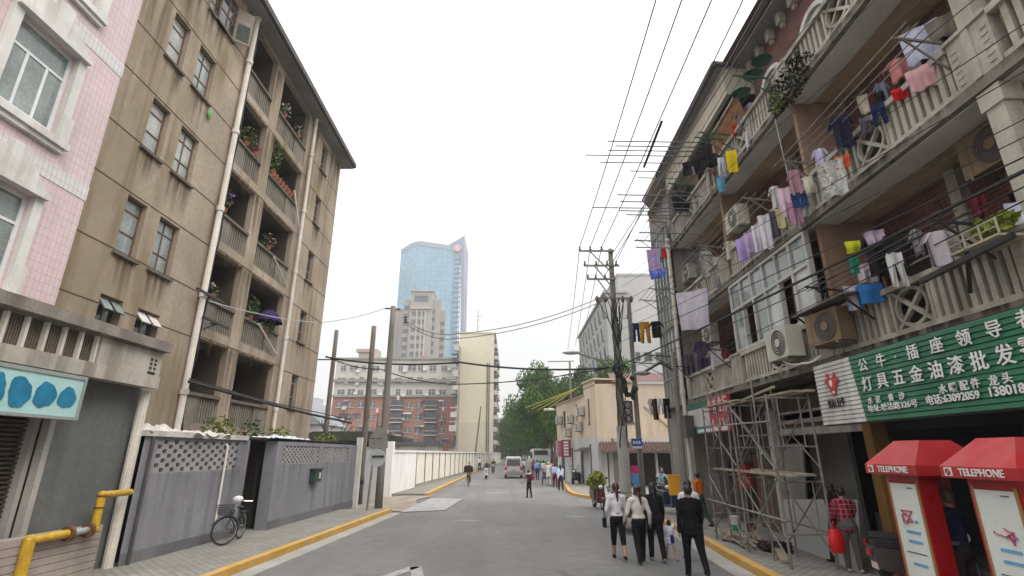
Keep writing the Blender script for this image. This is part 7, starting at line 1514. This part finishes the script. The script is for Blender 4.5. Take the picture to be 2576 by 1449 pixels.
for kind, u0, v0, u1, v1, x, lab, col in (('shirt', 1700, 300, 1800, 480, 6.7, 'dark brown jacket behind the white trousers', (.05, .035, .03)), ('towel', 500, 560, 560, 640, 6.5, 'grey rag under the striped shirt on the far middle balcony', (.2, .2, .2)), ('shirt', 560, 330, 640, 450, 6.5, 'cream shirt left of the rounded lilac towel', (.5, .46, .36)), ('pants', 300, 1090, 360, 1230, 6.5, 'dark trousers at the far end of the lowest balcony', (.03, .03, .05)), ('shirt', 1240, 560, 1330, 680, 7.2, 'faded red shirt deep in the lower balcony', (.2, .05, .04)), ('sheet', 2180, 30, 2300, 160, 7.0, 'dark red cloth deep in the lower balcony near end', (.17, .03, .04))):
    hang(kind, 8, u0, v0, u1, v1, x, lab, col, .4)
for kind, k, u0, v0, u1, v1, x, lab, col in (
    ('shirt', 7, 1560, 560, 1650, 690, 6.8, 'grey-blue shirt high behind the middle rail', (.16, .19, .24)), ('towel', 7, 1450, 640, 1520, 760, 6.8, 'beige towel high behind the middle rail', (.4, .36, .28)),
    ('shirt', 7, 1820, 470, 1910, 600, 6.8, 'black T-shirt behind the pink and white cloth', (.02, .02, .022)), ('pants', 7, 1700, 520, 1770, 640, 6.7, 'dark green trousers by the bright red cloth', (.03, .05, .035)),
    ('shirt', 7, 860, 1250, 930, 1400, 6.4, 'white vest left of the pale pink cloth', (.55, .54, .52)), ('pants', 7, 1065, 1330, 1130, 1449, 6.3, 'light grey trousers under the dark blue cloth', (.32, .32, .34)),
    ('shirt', 7, 690, 880, 760, 990, 6.5, 'white shirt over the top balusters', (.52, .52, .53)), ('towel', 7, 345, 1090, 385, 1170, 6.0, 'grey towel among the black clothes on the top rods', (.22, .22, .22)),
    ('shirt', 8, 840, 130, 920, 300, 6.4, 'dark striped shirt right of the longest white cloth', (.1, .1, .13)), ('towel', 8, 905, 110, 960, 240, 6.4, 'pale yellow towel in the row above the glazed balcony', (.5, .45, .25)),
    ('shirt', 8, 1800, 250, 1880, 420, 6.6, 'grey shirt left of the white T-shirt', (.2, .19, .2)), ('pants', 8, 1560, 430, 1640, 640, 6.6, 'dark brown trousers between the black shirts', (.05, .035, .03)),
    ('shirt', 8, 480, 430, 560, 580, 6.7, 'pale grey shirt right of the striped shirt on the far middle balcony', (.4, .4, .41)), ('shirt', 8, 545, 1050, 600, 1180, 6.6, 'maroon shirt at the right of the lowest far balcony', (.16, .03, .04))):
    hang(kind, k, u0, v0, u1, v1, x, lab, col, .35)
# poles, racks, planters
pole_m = mat('laundry_pole_grey', (.17, .16, .15), .7, .15, 3)
GP = 'laundry poles on the balcony house'
def rodp(a, c, lab, r=.021, m=pole_m):
    b = MB(); b.tube([a, c], r, 6); return tag(b.build('laundry_pole', m), lab, 'pole', GP)
ordn = ['first', 'second', 'third', 'fourth', 'fifth', 'sixth', 'seventh', 'eighth']
for i, (X_, Y_) in enumerate(((1528, 355), (1548, 367), (1530, 378), (1472, 390), (1510, 408), (1584, 430), (1605, 447))):
    a = px(X_, Y_, z=12.6); rodp(a, (6.9, a.y, a.z-.06), ordn[i]+' from the top of the upper rods jutting into the sky under the eave')
for i, (X_, Y_) in enumerate(((1553, 490), (1560, 507), (1490, 522), (1558, 530), (1575, 540))):
    a = px(X_, Y_, z=10.7); rodp(a, (6.6, a.y, a.z-.05), ordn[i]+' from the top of the lower rods jutting into the sky beside the corner parapet')
for i, (X_, Y_) in enumerate(((1608, 585), (1596, 605), (1600, 622))):
    a = px(X_, Y_, z=9.3); rodp(a, (6.5, a.y, a.z-.05), ordn[i]+' from the top of the short rods above the corner floral sheet')
green_i = mat('green_iron', (.03, .1, .065), .6, .25, 3)
def rack(y0, y1, z, out, lab, m=steel):
    t = thing('drying_rack', lab, 'drying rack', (6.5, (y0+y1)/2, z), 'drying racks on the balcony house')
    for yy in (y0, y1): b = MB(); b.bar((6.55, yy, z), (6.5-out, yy, z+.1), .035); b.bar((6.55, yy, z-.5), (6.5-out*.75, yy, z+.06), .025); b.build('bracket', m, t)
    for i in range(4): b = MB(); x = 6.4-out*(i+.4)/4; b.tube([(x, y0-.3, z+.1), (x, y1+.3, z+.1)], .01, 6); b.build('rod', m, t)
for a in ((10.6, 13.0, 11.3, .9, 'green iron drying rack on the top balcony by the hanging plant', green_i), (13.4, 16.2, 11.4, .9, 'green iron drying rack on the top balcony by the orange mat', green_i), (16.6, 18.8, 11.35, .9, 'rusty drying rack on the top balcony near the corner', steel), (15.0, 18.5, 8.2, .8, 'drying rack on the middle balcony far end', steel), (11.2, 14.2, 8.15, .85, 'drying rack on the middle balcony above the glazed balcony', steel), (6.2, 9.6, 8.2, .7, 'drying rack on the middle balcony with the pale bedding', steel), (15.2, 18.4, 5.2, .7, 'drying rack on the lowest balcony far end', black_metal), (6.4, 9.4, 5.25, .8, 'drying rack on the lowest balcony with the white T-shirt', black_metal), (19.5, 21.5, 11.5, .8, 'drying rack at the corner parapet', steel), (19.8, 21.4, 8.6, .9, 'drying rack with the floral sheet at the corner', steel), (20.0, 21.8, 5.9, 1.3, 'drying rack with the ochre trousers at the corner', black_metal)): rack(*a)
b = MB()
for i, yy in enumerate((10.4, 10.9, 11.6)): b.grid(lambda u, v, yy=yy: (6.3+.25*cos(u*6.28)*v, yy+.25*sin(u*6.28)*v, 11.8-.12*v*v), 12, 3)
tag(b.build('green_basins', green_i), 'green basins hanging on the top drying rack', 'basins')
t = thing('window_mat', 'sloping orange-brown rush mat shading the top storey', 'mat', (6.4, 14, 12))
A0, A1, A2, A3 = q(7, 640, 640, x=6.35), q(7, 470, 930, x=6.35), q(7, 540, 920, x=6.9), q(7, 735, 640, x=6.9)
b = MB(); b.prism([A0, A1, Vector((6.62, A1.y, A1.z-.95)), Vector((6.62, A0.y, A0.z-.95))], (.03, 0, 0)); b.build('matting', mat('rush_mat', (.24, .11, .045), .9, .3, 5, bump=.4, bsc=30), t)
b = MB(); b.bar(A0, A1, .06); b.build('edge_batten', wood_pale, t)
def greens(c, rad, n, lab, m=leafg, size=.14):
    b = MB(); b.leaves(c, rad, n, size); return tag(b.build('balcony_foliage', m), lab, 'plant', 'plants on the balcony house')
p_ = q(7, 985, 560, x=6.4); greens((6.45, p_.y, p_.z), (.22, .95, .5), 750, 'dark trailing plant hanging over the top balcony rail', mat('leaf_blackish', (.014, .022, .009), .95, .5, 6, spec=.05), .09); greens((6.3, p_.y+.35, p_.z-.15), (.14, .25, .4), 200, 'lighter green end of the trailing plant on the top balcony', mat('weed_leaf', (.12, .15, .03)), .08)
t = thing('planter_shelf', 'pale iron planter shelf with rails on the lower balcony near end', 'planter', (6.2, 6.5, 5.2))
a0, a1 = q(8, 2085, 420, x=6.1), q(8, 2405, 255, x=6.1)
z = a0.z
b = MB(); b.box(6.08, a1.y, z-.03, 6.6, a0.y, z); b.build('tray', mat('pale_planter', (.42, .38, .28), .8, .2, 3), t)
b = MB()
for zz in (z+.1, z+.2): b.tube([(6.1, a1.y, zz), (6.1, a0.y, zz)], .011, 5); b.tube([(6.1, a0.y, zz), (6.6, a0.y, zz)], .011, 5)
for i in range(4): yy = a0.y+(a1.y-a0.y)*i/3; b.tube([(6.1, yy, z), (6.1, yy, z+.22)], .013, 5)
b.build('rail', mat('pale_planter', (.42, .38, .28)), t)
p_ = q(8, 2330, 225, x=6.25); greens((6.3, p_.y, z+.2), (.18, .35, .17), 120, 'yellow-green plant on the planter shelf', leafy)
b = MB(); b.bar((6.5, a0.y+.3, z-.45), (6.05, a0.y-.3, z-.05), .05); b.bar((6.02, a0.y+.5, z-.22), (6.05, a1.y-.2, z-.12), .07); tag(b.build('rack_bracket', black_metal), 'dark iron bracket under the planter shelf', 'bracket')
t = thing('awning_frame', 'small dark iron awning frame over the brownish air conditioner', 'awning', (6.2, 9.8, 5.0))
a0, a1 = q(8, 1045, 915, x=6.0), q(8, 1400, 800, x=6.0)
b = MB(); b.hexa([(5.95, a0.y, 5.0), (6.5, a0.y, 5.06), (6.5, a1.y, 5.06), (5.95, a1.y, 5.0), (5.95, a0.y, 5.03), (6.5, a0.y, 5.09), (6.5, a1.y, 5.09), (5.95, a1.y, 5.03)]); b.build('sheet', mat('rusty_sheet', (.14, .12, .1), .8, .3, 3, blotch=.5, bcol=(.1, .05, .03)), t)
for yy in (a0.y-.1, a1.y+.1): b = MB(); b.bar((6.0, yy, 5.0), (6.5, yy, 4.55), .03); b.build('strut', black_metal, t)
wire([q(8, 960, 1135, x=6.1), q(8, 1090, 1150, x=6.15), q(8, 1215, 1095, x=6.3)], .022, 'white hose looping below the brownish air conditioner', .05, white_pvc, name='drain_hose')
# rain of small household things on balcony floors
rg = random.Random(31)
for i, (yy, k, sz, col, lab) in enumerate(((7.0, 1, (.4, .5, .5), (.2, .12, .08), 'brown carton on the middle balcony floor behind the rail'), (9.3, 0, (.5, .4, .7), (.25, .22, .2), 'grey cabinet in the lower balcony by the partition'), (12.0, 1, (.4, .6, .6), (.3, .27, .22), 'pale cupboard on the middle balcony'), (16.0, 0, (.4, .5, .8), (.1, .08, .07), 'dark cupboard in the lowest far balcony'), (6.6, 0, (.4, .6, .9), (.06, .05, .05), 'dark cupboard in the lower near balcony'))):
    z = LV[k]+.17; b = MB(); b.box(7.3, yy, z, 7.3+sz[0], yy+sz[1], z+sz[2]); b.box(7.28, yy-.02, z+sz[2], 7.32+sz[0], yy+sz[1]+.02, z+sz[2]+.03); b.box(7.285, yy+sz[1]*.48, z+.05, 7.3, yy+sz[1]*.52, z+sz[2]-.05)
    tag(b.build('cupboard', cloth(col, 'cupboard_%d' % i)), lab, 'cupboard')
# ================= the hazy air
hz = bpy.data.materials.new('haze_air'); hz.use_nodes = True; nt = hz.node_tree; nt.nodes.clear()
pv = nt.nodes.new('ShaderNodeVolumePrincipled'); pv.inputs['Density'].default_value = .0009; pv.inputs['Color'].default_value = (.97, .97, .965, 1); pv.inputs['Anisotropy'].default_value = .2
mo = nt.nodes.new('ShaderNodeOutputMaterial'); nt.links.new(pv.outputs[0], mo.inputs['Volume'])
b = MB(); b.box(-710, -70, -1.2, 710, 910, 170); tag(b.build('haze', hz), 'pale even haze filling the street air', None, kind='stuff')
# ================= light, sky, camera
w = bpy.data.worlds.new('World'); SC.world = w; w.use_nodes = True; nt = w.node_tree; nt.nodes.clear(); N = nt.nodes.new; L = nt.links.new
SUN_EL, SUN_ROT = radians(50), radians(128)
sky = N('ShaderNodeTexSky'); sky.sky_type = 'NISHITA'; sky.sun_disc = False; sky.sun_elevation = SUN_EL; sky.sun_rotation = SUN_ROT; sky.dust_density = 5; sky.air_density = 1.5
bg1 = N('ShaderNodeBackground'); bg1.inputs[1].default_value = .05; L(sky.outputs[0], bg1.inputs[0])
tc = N('ShaderNodeTexCoord'); sp = N('ShaderNodeSeparateXYZ'); L(tc.outputs['Generated'], sp.inputs[0])
cl = N('ShaderNodeClamp'); L(sp.outputs[2], cl.inputs[0])
pw = N('ShaderNodeMath'); pw.operation = 'POWER'; L(cl.outputs[0], pw.inputs[0]); pw.inputs[1].default_value = 2.3
ns = N('ShaderNodeTexNoise'); ns.inputs['Scale'].default_value = 2.2; ns.inputs['Detail'].default_value = 4; L(tc.outputs['Generated'], ns.inputs['Vector'])
ml = N('ShaderNodeMath'); ml.operation = 'MULTIPLY_ADD'; L(pw.outputs[0], ml.inputs[0]); ml.inputs[1].default_value = 2.3; ml.inputs[2].default_value = .8
nm = N('ShaderNodeMapRange'); L(ns.outputs[0], nm.inputs[0]); nm.inputs[1].default_value = .3; nm.inputs[2].default_value = .7; nm.inputs[3].default_value = .91; nm.inputs[4].default_value = 1.07
m2 = N('ShaderNodeMath'); m2.operation = 'MULTIPLY'; L(ml.outputs[0], m2.inputs[0]); L(nm.outputs[0], m2.inputs[1])
bg2 = N('ShaderNodeBackground'); bg2.inputs[0].default_value = (1, .995, .985, 1); L(m2.outputs[0], bg2.inputs[1])
ad = N('ShaderNodeAddShader'); L(bg1.outputs[0], ad.inputs[0]); L(bg2.outputs[0], ad.inputs[1]); ow = N('ShaderNodeOutputWorld'); L(ad.outputs[0], ow.inputs[0])
sl = bpy.data.lights.new('sun', 'SUN'); sl.energy = 1.5; sl.angle = radians(28); sl.color = (1, .96, .9)
so = bpy.data.objects.new('sun', sl); C.objects.link(so); so.rotation_euler = (radians(90)-SUN_EL, 0, pi-SUN_ROT)
cam = bpy.data.cameras.new('camera'); co = bpy.data.objects.new('camera', cam); C.objects.link(co)
cam.sensor_width = 36; cam.lens = 36*FOC/2576; cam.clip_end = 3000; cam.clip_start = .1
co.location = (0, 0, H); co.rotation_euler = (radians(90)+PIT, 0, 0); SC.camera = co
SC.view_settings.view_transform = 'Standard'; SC.view_settings.look = 'None'; SC.view_settings.exposure = .17; SC.view_settings.gamma = 1
SC.cycles.max_bounces = 6; SC.cycles.diffuse_bounces = 2; SC.cycles.glossy_bounces = 2; SC.cycles.volume_bounces = 0
SC.cycles.use_denoising = True
